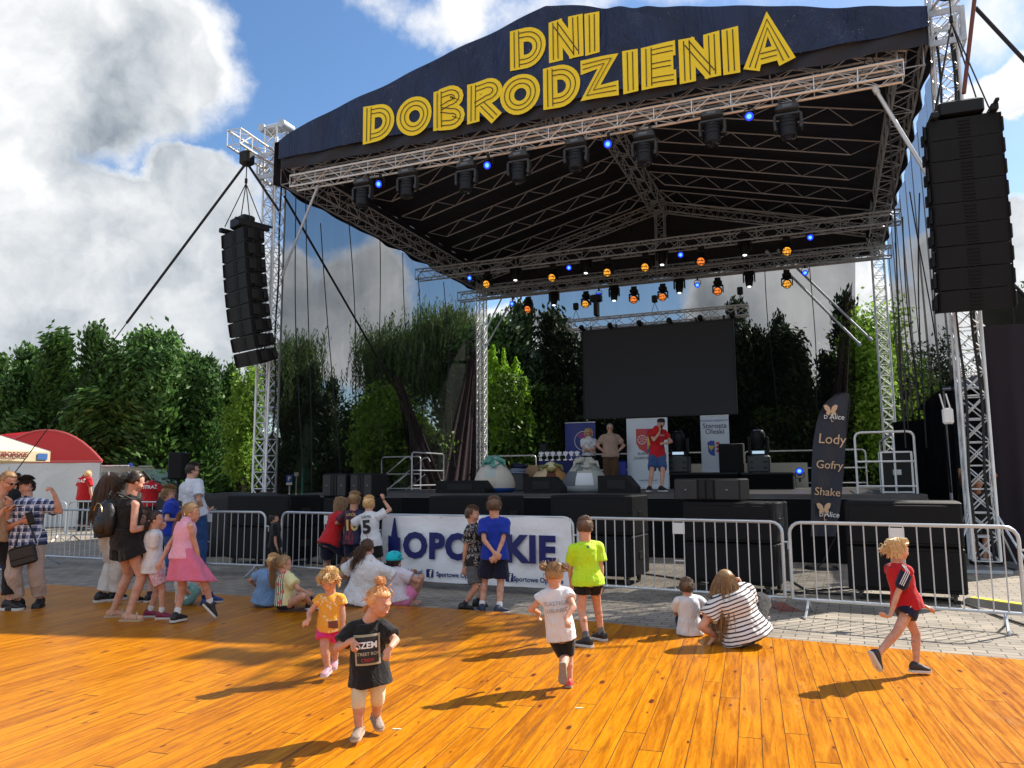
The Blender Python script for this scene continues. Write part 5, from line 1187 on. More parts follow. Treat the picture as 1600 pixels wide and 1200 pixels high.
vl=mb.build('valance',bgc,bt_,False);fo2=nrm(np.cross(a0-c0,UP)); fo2=fo2 if fo2[1]<0 else -fo2
drd=mat('dark_red_print',(.20,.02,.03),.5)
xa=nrm(a0-c0);textmesh('RACIBORSKIE',.17,drd,'lettering',vl,a0-xa*1.10-UP*.10+fo2*.03,xa,UP,.003,bold=.004,space=.95);textmesh('SŁODOWE JASNE',.07,drd,'lettering',vl,a0-xa*1.2-UP*.215+fo2*.03,xa,UP,.003)
mb=MB();mb.box(a0-xa*.22-UP*.13+fo2*.02,(.26,.01,.16),xa,fo2);mb.build('blue_badge',mat('blue_badge',(.05,.14,.38),.5),vl,False)
mb=MB();pp=V(pk_[0],pk_[1],0);mb.tube(pp,pk_,.03);mb.tube(V(a0[0],a0[1],0)*0+a0,pk_,.015);mb.build('pole',galv,bt_)
# ---------------------------------------------------------------- van
def van(Yv,px_front,label):
    fr_=atY(px_front,760,Yv);hd=nrm(V(1,-.10,0));sd=V(-hd[1],hd[0],0);O=V(fr_[0],Yv,0)-hd*2.4;t=thing('parked_van',label,'van',O)
    Hh=2.0;prof=[(-2.45,.35),(-2.45,1.0),(-2.38,1.75),(-2.2,1.93),(-1.2,2.0),(.55,1.98),(.85,1.92),(1.55,1.22),(2.25,1.02),(2.4,.85),(2.45,.38),(2.0,.3),(-2.0,.3)]
    m=mat('silver_grey_car_paint',(.13,.125,.12),.3,.6,coat=.6);R=[]
    for y,ins,zc in ((-.93,.10,0),(-.90,.02,0),(-.5,0,.015),(.5,0,.015),(.90,.02,0),(.93,.10,0)):
        R.append([O+hd*(x*(1-ins*.04))+sd*(y*(1-(max(z-1.05,0)/.95)*.13))+UP*(z-(ins*.15 if z>1.5 else 0)+zc*(z>1.8)) for x,z in prof])
    mb=MB();mb.loft(R);body=mb.build('body',m,t)
    gl=mat('dark_car_glass',(.015,.02,.025),.06,coat=1.);
    def wq(x0,z0,x1,z1,x2,z2,x3,z3,name='window'):
        q=[]
        for x,z in ((x0,z0),(x1,z1),(x2,z2),(x3,z3)): q.append(O+hd*x+sd*(-.905*(1-(max(z-1.05,0)/.95)*.13)-.03)+UP*z)
        mb=MB();mb.add(q+[p+sd*.02 for p in q],[(0,1,2,3),(7,6,5,4),(0,4,5,1),(1,5,6,2),(2,6,7,3),(3,7,4,0)]);mb.build(name,gl,body,False)
    wq(.35,1.22,1.30,1.22,.82,1.78,.35,1.80);wq(-.85,1.22,.22,1.22,.22,1.80,-.85,1.82);wq(-2.15,1.24,-.98,1.22,-.98,1.82,-2.1,1.78)
    q=[O+hd*1.60+UP*1.27-sd*.74,O+hd*1.60+UP*1.27+sd*.74,O+hd*.97+UP*1.88+sd*.66,O+hd*.97+UP*1.88-sd*.66];mb=MB();mb.add([p+hd*.03+UP*.02 for p in q]+[p for p in q],[(0,1,2,3),(7,6,5,4),(0,4,5,1),(1,5,6,2),(2,6,7,3),(3,7,4,0)]);mb.build('windscreen',mat('light_car_glass',(.03,.05,.06),.05,coat=1.),body,False)
    for x in (-1.55,1.5):
        for s in (-1,1):
            c=O+hd*x+sd*s*.86+UP*.33;mb=MB();mb.tube(c-sd*.11,c+sd*.11,.33,n=24);w_=mb.build('wheel',mat('tyre_rubber',(.02,.02,.02),.8),t);mb=MB();mb.tube(c-sd*.118,c+sd*.118,.2,n=20);mb.build('rim',galv,w_)
    for s in (-1,1):
        mb=MB();mb.ell(O+hd*2.33+sd*s*.72+UP*.83,(.12,.17,.11));mb.build('headlight',mat('headlight_glass',(.6,.62,.65),.1,coat=1.),t)
        mb=MB();mb.box(O+hd*1.12+sd*s*1.0+UP*1.3,(.12,.2,.2),hd,sd,.04);mb.build('mirror',blk,t)
        mb=MB();mb.tube(O-hd*2.0+sd*s*.72+UP*2.03,O+hd*.5+sd*s*.72+UP*2.03,.02);mb.build('roof_rail',alu,t)
    for x in (.28,-.92): mb=MB();mb.box(O+hd*x-sd*.915+UP*.95,(.14,.02,.03),hd,sd);mb.build('door_handle',blk,body)
    mb=MB();mb.lathe([(.07,0),(.06,.09),(.0,.12)],O+hd*.1+UP*2.02,12);mb.build('blue_beacon',mat('blue_beacon_glass',(.02,.06,.4),.2),t)
van(26.6,300,'silver grey van with dark windows beside the red marquee')
# ================================================================== trees
def leafmat(name,c0,c1,tr=.25,rough=.55):
    m=NB(name,rough,.3);g=m.n.new('ShaderNodeNewGeometry');o=m.n.new('ShaderNodeObjectInfo')
    big=m.noise(.9,4,.6);f=m.math('ADD',m.math('MULTIPLY',g.outputs['Random Per Island'],.55),m.math('MULTIPLY',big,.6));f=m.math('ADD',f,m.math('MULTIPLY',m.math('SUBTRACT',o.outputs['Random'],.5),.25))
    c=m.ramp(f,[(.2,c0),(.55,tuple((a+b)/2 for a,b in zip(c0,c1))),(.95,c1)]);m.col(c)
    t=m.n.new('ShaderNodeBsdfTranslucent');m.l.new(c,t.inputs[0]);x=m.n.new('ShaderNodeMixShader');x.inputs[0].default_value=tr
    m.l.new(m.p.outputs[0],x.inputs[1]);m.l.new(t.outputs[0],x.inputs[2]);m.l.new(x.outputs[0],m.n['Material Output'].inputs[0]);return m.m
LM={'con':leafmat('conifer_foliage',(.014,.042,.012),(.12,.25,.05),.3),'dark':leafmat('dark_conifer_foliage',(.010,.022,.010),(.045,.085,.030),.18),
 'bright':leafmat('bright_foliage',(.09,.18,.02),(.30,.48,.06),.45),'lime':leafmat('lime_foliage',(.16,.32,.02),(.34,.58,.04),.45),'wil':leafmat('willow_foliage',(.05,.09,.03),(.20,.30,.10),.4),'mid':leafmat('mid_foliage',(.03,.07,.015),(.15,.26,.045),.35)}
bark=mat('tree_bark',(.06,.045,.032),.9,bump=.8,bscale=12,var=.3)
def shift(mb,t):
    o=wloc(t);mb.v=[(a+o[0],b+o[1],c+o[2]) for a,b,c in mb.v]
def unit(n,rng): v=rng.normal(size=(n,3));return v/np.linalg.norm(v,axis=1)[:,None]
def leaves(P_,size,rng,droop=0.,axis=None,asp=.45):
    """one diamond leaf per point"""
    n=len(P_);a=unit(n,rng) if axis is None else axis+.5*unit(n,rng)
    a[:,2]-=droop;a/=np.linalg.norm(a,axis=1)[:,None]
    b=np.cross(a,unit(n,rng));b/=np.linalg.norm(b,axis=1)[:,None]
    s=(size*(.6+.8*rng.random(n)))[:,None]
    v=np.stack([P_-a*s*.5,P_+b*s*asp*.5,P_+a*s*.5,P_-b*s*asp*.5],1).reshape(-1,3)
    return v,np.arange(4*n).reshape(n,4)
def conifer_pts(h,r,rng,n,tops=3,base=.1):
    """sprays on upswept branches round several leaders"""
    out=[];ax=[];L0=[(rng.normal()*r*.42 if k else 0,rng.normal()*r*.42 if k else 0,h*(1-.10*k*rng.random()-.035*k)) for k in range(tops)]
    core=[]
    for x0,y0,hh in L0:
        m=n//tops
        z=base+(hh-base)*rng.random(m)**.85;t=(z-base)/(hh-base)
        R=r*(1-t**.95)*(.62+.1*np.sin(z*3.7+x0*5))+.10*(1-t)+.06
        # clumps
        nb=max(40,m//26);bt=rng.random(nb);bz=base+(hh-base)*bt**.85;bt=(bz-base)/(hh-base);ba=rng.random(nb)*6.283;bR=(r*(1-bt**1.0)*.74+.05)*(.62+.55*rng.random(nb))
        cx=np.stack([x0*(1-.3*bt)+bR*np.cos(ba),y0*(1-.3*bt)+bR*np.sin(ba),bz+.12*bR],1)
        k=rng.integers(0,nb,m);u=rng.random((m,1))**.6
        st=np.stack([x0+0*bz,y0+0*bz,bz-.25*bR-.1],1)[k]
        p=st*(1-u)+cx[k]*u+rng.normal(size=(m,3))*np.array([.09,.09,.12])*(.5+.9*r/1.5)
        out.append(p);d=cx[k]-st;ax.append(d/np.linalg.norm(d,axis=1)[:,None]+np.array([0,0,.35]))
    return np.concatenate(out),np.concatenate(ax)
def mesh_only(name,v,f,m):
    o=fastmesh(name,v,f,m);me=o.data;bpy.data.objects.remove(o);return me
def addobj(name,me,parent):
    o=bpy.data.objects.new(name,me);COL.objects.link(o);o.parent=parent;return o
def trunk_me(h,r,rng,limbs=5):
    mb=MB();q=[V(0,0,0)]+[V(.05*math.sin(k*1.7+h),.05*math.cos(k*2.1),h*k/6) for k in range(1,7)];mb.path(q,[r*(1-.13*k) for k in range(7)],8)
    for k in range(limbs):
        a=k*2.4+h;z=h*(.35+.1*k);e=V(math.cos(a)*h*.22,math.sin(a)*h*.22,z+h*.22);s=V(0,0,z);mb.path([s,(s+e)/2+V(0,0,-.05),e],[r*.45,r*.3,r*.1],6)
    o=mb.build('trunk',bark,None);me=o.data;bpy.data.objects.remove(o);return me
rng=np.random.default_rng(11)
CON=[]
for k in range(5):
    p,a=conifer_pts(7.0,1.9,rng,22000,tops=3+k%3,base=.15);v,f=leaves(p,.20,rng,0,a,.42)
    # opaque heart of the crown
    CON.append((p,a))
def core_cone(h,r,rng):
    ver=[];fa=[];n=12;m=9
    for i in range(m):
        t=i/(m-1);R=r*(1-t**1.7)*.5+.02
        for j in range(n): ver.append((R*math.cos(j*6.283/n)*(.85+.3*rng.random()),R*math.sin(j*6.283/n)*(.85+.3*rng.random()),.1+(h*.86)*t))
    for i in range(m-1):
        for j in range(n): fa.append((i*n+j,i*n+(j+1)%n,(i+1)*n+(j+1)%n,(i+1)*n+j))
    return np.array(ver),np.array(fa)
meshes={}
def conifer_me(k,lm):
    if (k,lm) in meshes: return meshes[(k,lm)]
    p,a=CON[k];v,f=leaves(p,.20,rng,0,a.copy(),.42);cv,cf=core_cone(6.6,1.9,rng);me=mesh_only('crown',np.concatenate([v,cv]),np.concatenate([f,cf+len(v)]),LM[lm]);meshes[(k,lm)]=me;return me
TR=trunk_me(5.2,.14,rng,0)
def conifer(x,ytop,Y,k,lm,label,group,wid=1.):
    c=atY(x,ytop,Y);h=c[2];t=thing('conifer_tree',label,'tree',V(c[0],Y,0),group,rz=k*1.9+x*.1)
    s=h/7.0;t.scale=(s*wid,s*wid,s);addobj('trunk',TR,t);addobj('crown',conifer_me(k,lm),t);return t
hd=[(-75,560),(-30,548),(2,552),(45,540),(99,524),(150,506),(213,520),(236,510),(262,520),(300,548),(325,556),(362,566)]
nmh=['beyond the left edge of the tent','at the far left over the tent','left of the first tall pair over the marquee','over the middle of the red marquee','left shoulder of the tall pair over the marquee','tallest conifer over the right end of the red marquee','left part of the broad crown left of the speaker array','tallest of the group left of the speaker array','right part of the broad crown left of the speaker array','low conifer just left of the hanging speaker array','low conifer under the hanging speaker array','short conifer between speaker array and left tower']
for i,(x,y) in enumerate(hd): conifer(x,y+9,30.5+1.2*math.sin(i*2.3),i%5,'con','dark green conifer, '+nmh[i],'conifer hedge left of the stage',1.32+.15*math.sin(i))
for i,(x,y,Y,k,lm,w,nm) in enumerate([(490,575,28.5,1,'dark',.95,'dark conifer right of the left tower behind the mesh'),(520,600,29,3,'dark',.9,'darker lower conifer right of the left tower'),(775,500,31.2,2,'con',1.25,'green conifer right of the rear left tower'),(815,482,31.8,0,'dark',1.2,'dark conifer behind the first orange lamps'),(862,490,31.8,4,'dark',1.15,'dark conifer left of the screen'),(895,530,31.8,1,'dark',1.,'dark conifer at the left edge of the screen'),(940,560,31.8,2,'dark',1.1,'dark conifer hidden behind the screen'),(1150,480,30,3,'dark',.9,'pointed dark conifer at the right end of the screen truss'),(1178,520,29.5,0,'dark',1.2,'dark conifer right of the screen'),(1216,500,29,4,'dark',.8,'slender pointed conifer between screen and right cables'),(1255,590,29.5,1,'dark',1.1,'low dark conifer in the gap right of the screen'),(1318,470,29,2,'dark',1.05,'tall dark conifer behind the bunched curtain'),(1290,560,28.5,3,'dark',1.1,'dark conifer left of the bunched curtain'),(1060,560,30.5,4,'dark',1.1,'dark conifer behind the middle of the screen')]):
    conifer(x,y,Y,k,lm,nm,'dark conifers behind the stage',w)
def leafy(x,ytop,Y,rad,lm,label,n,cx=None,name='leafy_tree',low=.8,size=.16,group=None,cl=70,flat=1.):
    c=atY(x,ytop,Y);h=c[2];r_=np.random.default_rng(int(x*7)%9999);t=thing(name,label,'tree',V(c[0],Y,0),group)
    cen=unit(cl,r_)*(r_.random((cl,1))**.45);zc=(h+low)/2;hz=(h-low)/2
    P0=cen*np.array([rad,rad*.9,hz])*.82+np.array([0,0,zc]);k=r_.integers(0,cl,n);p=P0[k]+r_.normal(size=(n,3))*np.array([rad*.13,rad*.13,hz*.10])*flat
    v,f=leaves(p,size,r_,.1);o=fastmesh('crown',v,f,LM[lm],t)
    mb=MB();q=[V(0,0,0),V(.06,0,h*.2),V(-.05,.03,h*.45),V(0,0,h*.75)];mb.path(q,[.17,.13,.10,.04],8)
    for j in range(7):
        e=P0[j*5%cl];s=V(0,0,h*(.2+.06*j));mb.path([s,(s+e)/2,e],[.06,.04,.015],5)
    shift(mb,t);mb.build('trunk',bark,t);return t
leafy(610,592,25.5,1.5,'bright','bright yellow green tree behind the left steps',16000,size=.17)
leafy(655,640,26.,1.3,'mid','rounded green tree right of the bright yellow green one',9000)
leafy(388,562,27,.9,'bright','light green tree just left of the left tower',7000)
leafy(552,590,31,1.2,'mid','thin green tree left of the bright yellow green one',8000,flat=1.2)
leafy(1362,440,27.5,1.7,'bright','light green leafy tree behind the rear right tower',15000,size=.18)
leafy(1410,520,29,1.6,'mid','green leafy tree right of the rear right tower',11000)
leafy(1270,575,32,1.8,'mid','rounded green tree low in the sky gap right of the screen',9000)
leafy(1600,425,24,1.6,'mid','green tree at the right edge above the awning',9000,low=3)
leafy(1450,500,30,1.7,'dark','dark leafy tree left of the right tower',11000)
yt_=thing('young_tree','glowing lime green shoots in front of the green conifer','tree',V(*(atY(795,748,29.2)*V(1,1,0))));r_=np.random.default_rng(5);pp=[]
for x,y0,y1 in ((766,548,600),(771,540,590),(776,565,640),(783,590,650),(787,545,625),(795,575,650),(803,600,640),(812,612,660),(821,590,625),(828,640,670),(762,600,650),(806,560,590),(790,630,690),(775,640,700)):
    a_=atY(x,y0,29.2);b_=atY(x,y1,29.2);m_=int(abs((a_-b_)[2])*190+40);u_=r_.random((m_,1));pp.append(b_+(a_-b_)*u_+r_.normal(size=(m_,3))*.12*(1.15-u_))
pp=np.concatenate(pp)-wloc(yt_);v_,f_=leaves(pp,.15,r_,0,np.tile(np.array([[0.,0,.6]]),(len(pp),1)),.5);fastmesh('crown',v_,f_,LM['lime'],yt_)
m9=r_.random((5200,1));c9=np.stack([.75*r_.normal(size=5200)*(1-m9[:,0]*.6),.3+.5*r_.normal(size=5200),.3+5.2*m9[:,0]],1);v_,f_=leaves(c9,.18,r_,0,None,.5);fastmesh('crown',v_,f_,LM['mid'],yt_)
mb=MB();mb.path([V(0,0,0),V(.05,0,2),V(-.05,.1,4.2)],[.1,.07,.03],8);shift(mb,yt_);mb.build('trunk',bark,yt_)
# willow with hanging strands
def willow(px,ytop,Y,rx,ry,label,n,seed,lowpx=None):
    r_=np.random.default_rng(seed);c=atY(px,ytop,Y);h=c[2];t=thing('willow_tree',label,'tree',V(c[0],Y,0),'willow trees')
    cl=60;ce=unit(cl,r_)*(r_.random((cl,1))**.4);ce[:,2]=abs(ce[:,2])*1.0-.15;P0=ce*np.array([rx,ry,h*.30])*.86+np.array([0,0,h*.755])
    ns=n//26;k=r_.integers(0,cl,ns);s=P0[k]+r_.normal(size=(ns,3))*np.array([.42,.42,.28]);ln=.6+1.9*r_.random(ns)
    q=[];  
    for j in range(26):
        u=j/25;q.append(s+np.stack([.08*np.sin(k+u*3),.08*np.cos(k*2+u*2),-ln*u],1)+r_.normal(size=(ns,3))*.03)
    p=np.concatenate(q);v,f=leaves(p,.17,r_,0,np.tile(np.array([[0.,0,-1.]]),(len(p),1)),.22);fastmesh('crown',v,f,LM['wil'],t)
    mb=MB();mb.path([V(0,0,0),V(.15,0,h*.2),V(-.1,.1,h*.4),V(.1,0,h*.62)],[.32,.25,.2,.08],9)
    for j in range(9): e=P0[j*6%cl];b0=V(0,0,h*(.25+.03*j));mb.path([b0,(b0+e)/2+V(0,0,.3),e],[.11,.07,.02],6)
    shift(mb,t);mb.build('trunk',bark,t);return t
willow(700,463,33,2.3,2.,'tall weeping willow crown left of the rear left tower',52000,3)
willow(625,490,34,2.1,2.,'broad weeping willow behind the bright yellow green tree',52000,5)
willow(455,512,33,1.6,1.5,'light weeping willow top right of the left tower',30000,8)
# ivy hedge behind the stage
def hedge(x0,x1,Y,h,lm,label,n,seed):
    r_=np.random.default_rng(seed);a=atY(x0,748,Y)[0];b_=atY(x1,748,Y)[0];t=thing('clipped_hedge',label,'hedge',V((a+b_)/2,Y,0),'hedges behind the stage')
    cx=(a+b_)/2;W_=b_-a;p=np.stack([(r_.random(n)-.5)*W_,-.35*r_.random(n)**2+.1*np.sin(r_.random(n)*9),r_.random(n)*h+.1*r_.normal(size=n)],1)
    p[:,1]-=.12*np.sin(p[:,0]*3.1)*np.sin(p[:,2]*2.7);v,f=leaves(p,.17,r_,.3,None,.7);fastmesh('foliage',v,f,LM[lm],t)
    mb=MB();mb.box((cx,Y+.35,h/2-.05),(W_,.5,h-.1));mb.build('inner_core',mat('dark_core',(.012,.018,.008),.95),t,False);return t  # solid dark core added so the hedge looks dark and opaque inside
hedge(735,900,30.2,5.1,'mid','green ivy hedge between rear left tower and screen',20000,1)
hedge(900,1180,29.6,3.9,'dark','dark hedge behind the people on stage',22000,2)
hedge(1180,1470,28.,3.9,'mid','green hedge at the right behind the feather flag',22000,4)
hedge(430,740,30.6,2.9,'mid','low green hedge behind the left steps',16000,6)
# bottom of conifer hedge, left
hedge(-140,430,31.8,3.4,'con','dense lower hedge behind the marquee and van',34000,9)
# ================================================================== people
skin_=NB('light_skin',.55,.4);sv=skin_.noise(22,4,.6);skin_.col(skin_.ramp(skin_.math('ADD',skin_.math('MULTIPLY',sv,.6),skin_.math('MULTIPLY',skin_.noise(5,3),.4)),[(.34,(.47,.215,.14)),(.5,(.58,.31,.215)),(.66,(.66,.39,.29))]));skin_.p.inputs['Subsurface Weight'].default_value=.12;skin_.p.inputs['Subsurface Radius'].default_value=(.02,.008,.004);skin_.p.inputs['Subsurface Scale'].default_value=.4
SK=skin_.m
SK2=mat('tanned_skin',(.42,.20,.12),.5,var=.12,vscale=18,sss=.1)
clo_tex=bpy.data.textures.new('cloth_folds','CLOUDS');clo_tex.noise_scale=.11;clo_tex.noise_depth=2
def cloth(name,col,rough=.85,var=.05,bump=.35,bs=22,sheen=.15):
    if name in MATS: return MATS[name]
    m=NB(name,rough,.25);m.p.inputs['Sheen Weight'].default_value=sheen
    w1=m.noise(6.5,5,.55,m.vec(m.x,m.y,m.math('MULTIPLY',m.z,.6)),1.6);w2=m.noise(160,2,.5)
    m.col(m.mix(m.step(m.noise(5,4,.6),.3,.75),tuple(c*(1-var-.04) for c in col),tuple(min(.9,c*(1+var+.04)) for c in col)))
    m.bump(m.math('ADD',w1,m.math('MULTIPLY',w2,.10)),.75,.045);return m.m
def hairm(name,c0,c1):
    m=NB(name,.42,.45);g=m.n.new('ShaderNodeNewGeometry');m.col(m.ramp(m.math('ADD',m.math('MULTIPLY',g.outputs['Random Per Island'],.7),m.math('MULTIPLY',m.noise(60,3),.4)),[(.2,c0),(.9,c1)]));return m.m
HM={'blond':hairm('blond_hair',(.42,.22,.07),(.80,.55,.25)),'pale':hairm('pale_blond_hair',(.55,.36,.15),(.88,.68,.38)),'light':hairm('light_brown_hair',(.16,.085,.035),(.36,.22,.10)),'brown':hairm('brown_hair',(.045,.022,.012),(.12,.06,.03)),'dark':hairm('dark_brown_hair',(.012,.008,.006),(.04,.022,.014)),'grey':hairm('grey_hair',(.25,.22,.2),(.5,.46,.42)),'short':hairm('short_brown_hair',(.07,.04,.022),(.17,.10,.055)),'dread':hairm('sandy_matted_hair',(.14,.08,.04),(.42,.28,.15)),'red':hairm('strawberry_blond_hair',(.40,.16,.05),(.75,.42,.18))}
PRO={'adult':dict(a=.138,ua=.165,fa=.145,th=.245,sh=.245,an=.042,shw=.098,hw=.052,
      tor=[(-.20,.052,.05),(-.12,.085,.066),(.0,.094,.072),(.18,.086,.064),(.42,.078,.058),(.68,.090,.066),(.84,.090,.06),(.93,.062,.05),(1.0,.040,.040),(1.05,.034,.036)],lim=(.025,.021,.021,.0145,.048,.033,.031,.020),foot=.152),
 'kid':dict(a=.171,ua=.155,fa=.135,th=.235,sh=.228,an=.045,shw=.098,hw=.048,
      tor=[(-.20,.05,.046),(-.12,.078,.064),(.0,.084,.068),(.18,.078,.062),(.42,.072,.058),(.68,.082,.062),(.83,.083,.056),(.92,.060,.047),(1.0,.040,.039),(1.05,.036,.037)],lim=(.025,.021,.020,.0145,.048,.033,.031,.020),foot=.155),
 'tot':dict(a=.208,ua=.15,fa=.125,th=.195,sh=.19,an=.05,shw=.100,hw=.052,
      tor=[(-.24,.055,.055),(-.12,.090,.082),(.0,.096,.088),(.2,.096,.090),(.42,.092,.084),(.68,.092,.075),(.82,.090,.064),(.92,.066,.052),(1.0,.046,.044),(1.06,.042,.042)],lim=(.031,.026,.025,.019,.060,.042,.041,.028),foot=.165)}
def ik(a,t,l1,l2,hint):
    a=np.array(a);t=np.array(t);d=t-a;D=np.linalg.norm(d);k=1.
    if D>(l1+l2)*.995: k=D/((l1+l2)*.995)
    l1*=k;l2*=k;D=max(D,abs(l1-l2)+1e-3);e=nrm(d);x=(l1*l1-l2*l2+D*D)/(2*D);h=math.sqrt(max(l1*l1-x*x,0));p=np.array(hint,float);p=p-e*(p@e);return a+e*x+nrm(p)*h
class Person: pass
def remesh(o,vox,sm=2,disp=0):
    m=o.modifiers.new('remesh','REMESH');m.mode='VOXEL';m.voxel_size=vox;m.use_smooth_shade=True
    if sm: s=o.modifiers.new('smooth','SMOOTH');s.factor=.5;s.iterations=sm
    if disp:
        d=o.modifiers.new('folds','DISPLACE');d.texture=clo_tex;d.strength=disp;d.mid_level=.36;d.texture_coords='LOCAL'
def human(label,gp,face,top=None,H=None,age='kid',hip=None,neck=None,head=None,hyaw=None,hpitch=0.,htilt=0.,feet=(None,None),hands=(None,None),eh=(None,None),kh=(None,None),z0=.0,depth=None,
          tee=None,bot=None,sock=None,shoe=None,sole=None,hair=('short','short'),skin=None,build=1.,handpose=(None,None),eyes=False,toe=(None,None),fpitch=(0,0),nofeet=False,sit=None,group=None,shirt_name='shirt',glasses=None,bare_feet=False,shw=None):
    P=Person();pr=PRO[age];skin=skin or SK
    if depth is None: G=gnd(gp[0],gp[1],z0)
    else: G=atY(gp[0],gp[1],depth);G[2]=z0
    Y0=G[1]
    if H is None: H=float(atY(gp[0],top,Y0)[2]-z0)
    P.H=H;P.G=G
    def pk(q):
        return atY(q[0],q[1],Y0+(q[2] if len(q)>2 else 0))
    fr=math.radians(face);fw=V(math.sin(fr),math.cos(fr),0);rt=V(math.cos(fr),-math.sin(fr),0)
    leg=(pr['th']+pr['sh']+pr['an'])*H
    sit='sitting' in label if sit is None else sit
    C=pk(hip) if hip is not None else G+UP*leg*.985
    if not sit:
        lo_=[]
        for q in feet:
            if q is None: lo_.append(V(C[0],C[1],z0+pr['an']*H))
            elif q[0]=='g': g9=gnd(q[1],q[2],z0);g9[2]=z0+pr['an']*H;lo_.append(g9)
            else: lo_.append(pk(q[1:]))
        fz=min(lo_,key=lambda q:q[2]);LL=(pr['th']+pr['sh'])*H*.975;dxy=math.hypot(C[0]-fz[0],C[1]-fz[1]);need=fz[2]+math.sqrt(max(LL*LL-min(dxy,.5*LL)**2,0))
        if C[2]<need: C=V(C[0],C[1],need)
    N=pk(neck) if neck is not None else C+UP*(H*(1-pr['a']*1.05)-(C[2]-z0))
    if neck is not None: N=N+UP*.018*H
    s=nrm(N-C);tl=np.linalg.norm(N-C);R_=nrm(np.cross(fw,s));Fw=nrm(np.cross(s,R_));P.C,P.N,P.s,P.R,P.F,P.tl=C,N,s,R_,Fw,tl
    a=pr['a']*H;hy=math.radians(face if hyaw is None else hyaw);hp=math.radians(hpitch);ht=math.radians(htilt)
    hf=V(math.sin(hy)*math.cos(hp),math.cos(hy)*math.cos(hp),math.sin(hp));hr=V(math.cos(hy),-math.sin(hy),0);hu=np.cross(hr,hf)
    hr,hu=hr*math.cos(ht)+hu*math.sin(ht),hu*math.cos(ht)-hr*math.sin(ht)
    Hc=pk(head) if head is not None else N+nrm(s*.7+UP*.6)*a*.66
    HM_=np.stack([hr,hf,hu],1);P.Hc,P.a,P.HM=Hc,a,HM_
    def hd_(x,y,z): return Hc+HM_@(V(x,y,z)*a)
    P.hd=hd_
    sw=(shw or pr['shw'])*H*build**.5;SH=[N-s*.155*tl-R_*sw,N-s*.155*tl+R_*sw]   # left, right
    HJ=[C-R_*pr['hw']*H,C+R_*pr['hw']*H]
    ua,fa=pr['ua']*H,pr['fa']*H;th,sh_=pr['th']*H,pr['sh']*H
    WR=[];EL=[]
    for i in (0,1):
        sg=-1 if i==0 else 1
        w_=hands[i]
        if w_ is None: w_=SH[i]+R_*sg*.045*H-UP*(ua+fa)*.97+Fw*.03*H
        elif len(w_) and isinstance(w_,tuple): w_=pk(w_)
        h_=eh[i] if eh[i] is not None else tuple(-Fw*.8+R_*sg*.6-UP*.2)
        WR.append(np.array(w_));EL.append(ik(SH[i],w_,ua,fa,h_))
    AN_=[];KN_=[]
    for i in (0,1):
        sg=-1 if i==0 else 1;f=feet[i]
        if f is None: A_=G+R_*sg*pr['hw']*H*1.15+UP*pr['an']*H;A_[2]=z0+pr['an']*H
        elif f[0]=='g': A_=gnd(f[1],f[2],z0);A_[2]=z0+pr['an']*H
        else: A_=pk(f[1:])
        h_=kh[i] if kh[i] is not None else tuple(Fw+R_*sg*.15)
        AN_.append(A_);KN_.append(ik(HJ[i],A_,th,sh_,h_))
    P.SH,P.EL,P.WR,P.HJ,P.KN,P.AN=SH,EL,WR,HJ,KN_,AN_
    t=thing('person',label,'person',G,group);P.t=t
    near=Y0;vox=min(.016,max(.0052,near*.00075))
    L=[q*H*(build**.6) for q in pr['lim']];tor=[(f_,x*H*build,y*H*build) for f_,x,y in pr['tor']];P.tor=tor
    def rad(f_): xs=[q[0] for q in tor];return float(np.interp(f_,xs,[q[1] for q in tor])),float(np.interp(f_,xs,[q[2] for q in tor]))
    P.rad=rad
    def torso(mb,f0,f1,g,flare=0.,n=11,bell=0.,cl=False):
        R=[]
        for k in range(n):
            f_=f0+(f1-f0)*k/(n-1);rx,ry=rad(max(f_,-.06) if cl else f_);e=flare*(1-min(1,max(0,(f_-f0)/.5)))
            c=C+s*f_*tl;R.append([c+R_*math.cos(q)*(rx+g+e)+Fw*math.sin(q)*(ry+g+e) for q in np.arange(18)*2*PI/18])
        mb.loft(R)
    mb=MB();torso(mb,-.18,1.04,0)
    mb.cap(N-s*.05*tl,Hc-HM_[:,2]*a*.22-HM_[:,1]*a*.06,.040*H*(a/H/.138)**.5*build**.4,.036*H*(a/H/.138)**.6)
    for q in SH: mb.cap(N-s*.07*tl,q-s*0,.030*H,L[0]*1.0)
    # head
    mb.ell(hd_(0,-.035,.10),V(.355,.40,.39)*a,HM_,20,14);mb.ell(hd_(0,.075,-.10),V(.30,.30,.33)*a,HM_,18,12)
    mb.ell(hd_(0,.16,-.33),V(.15,.16,.12)*a,HM_);mb.ell(hd_(0,.355,.03),V(.20,.05,.06)*a,HM_)
    for q in (-1,1): mb.ell(hd_(q*.15,.21,-.16),V(.12,.13,.12)*a,HM_);mb.ell(hd_(q*.335,-.04,-.06),V(.035,.07,.11)*a,HM_)
    mb.loft([[hd_(x*w_,y_,z_) for x,y_ in ((-1,.30),(0,.30+d_),(1,.30),(0,.20))] for z_,w_,d_ in ((.05,.035,.08),(-.06,.05,.135),(-.115,.075,.16),(-.145,.06,.10))])
    mb.ell(hd_(0,.345,-.225),V(.085,.045,.03)*a,HM_);mb.ell(hd_(0,.335,-.265),V(.07,.045,.03)*a,HM_)
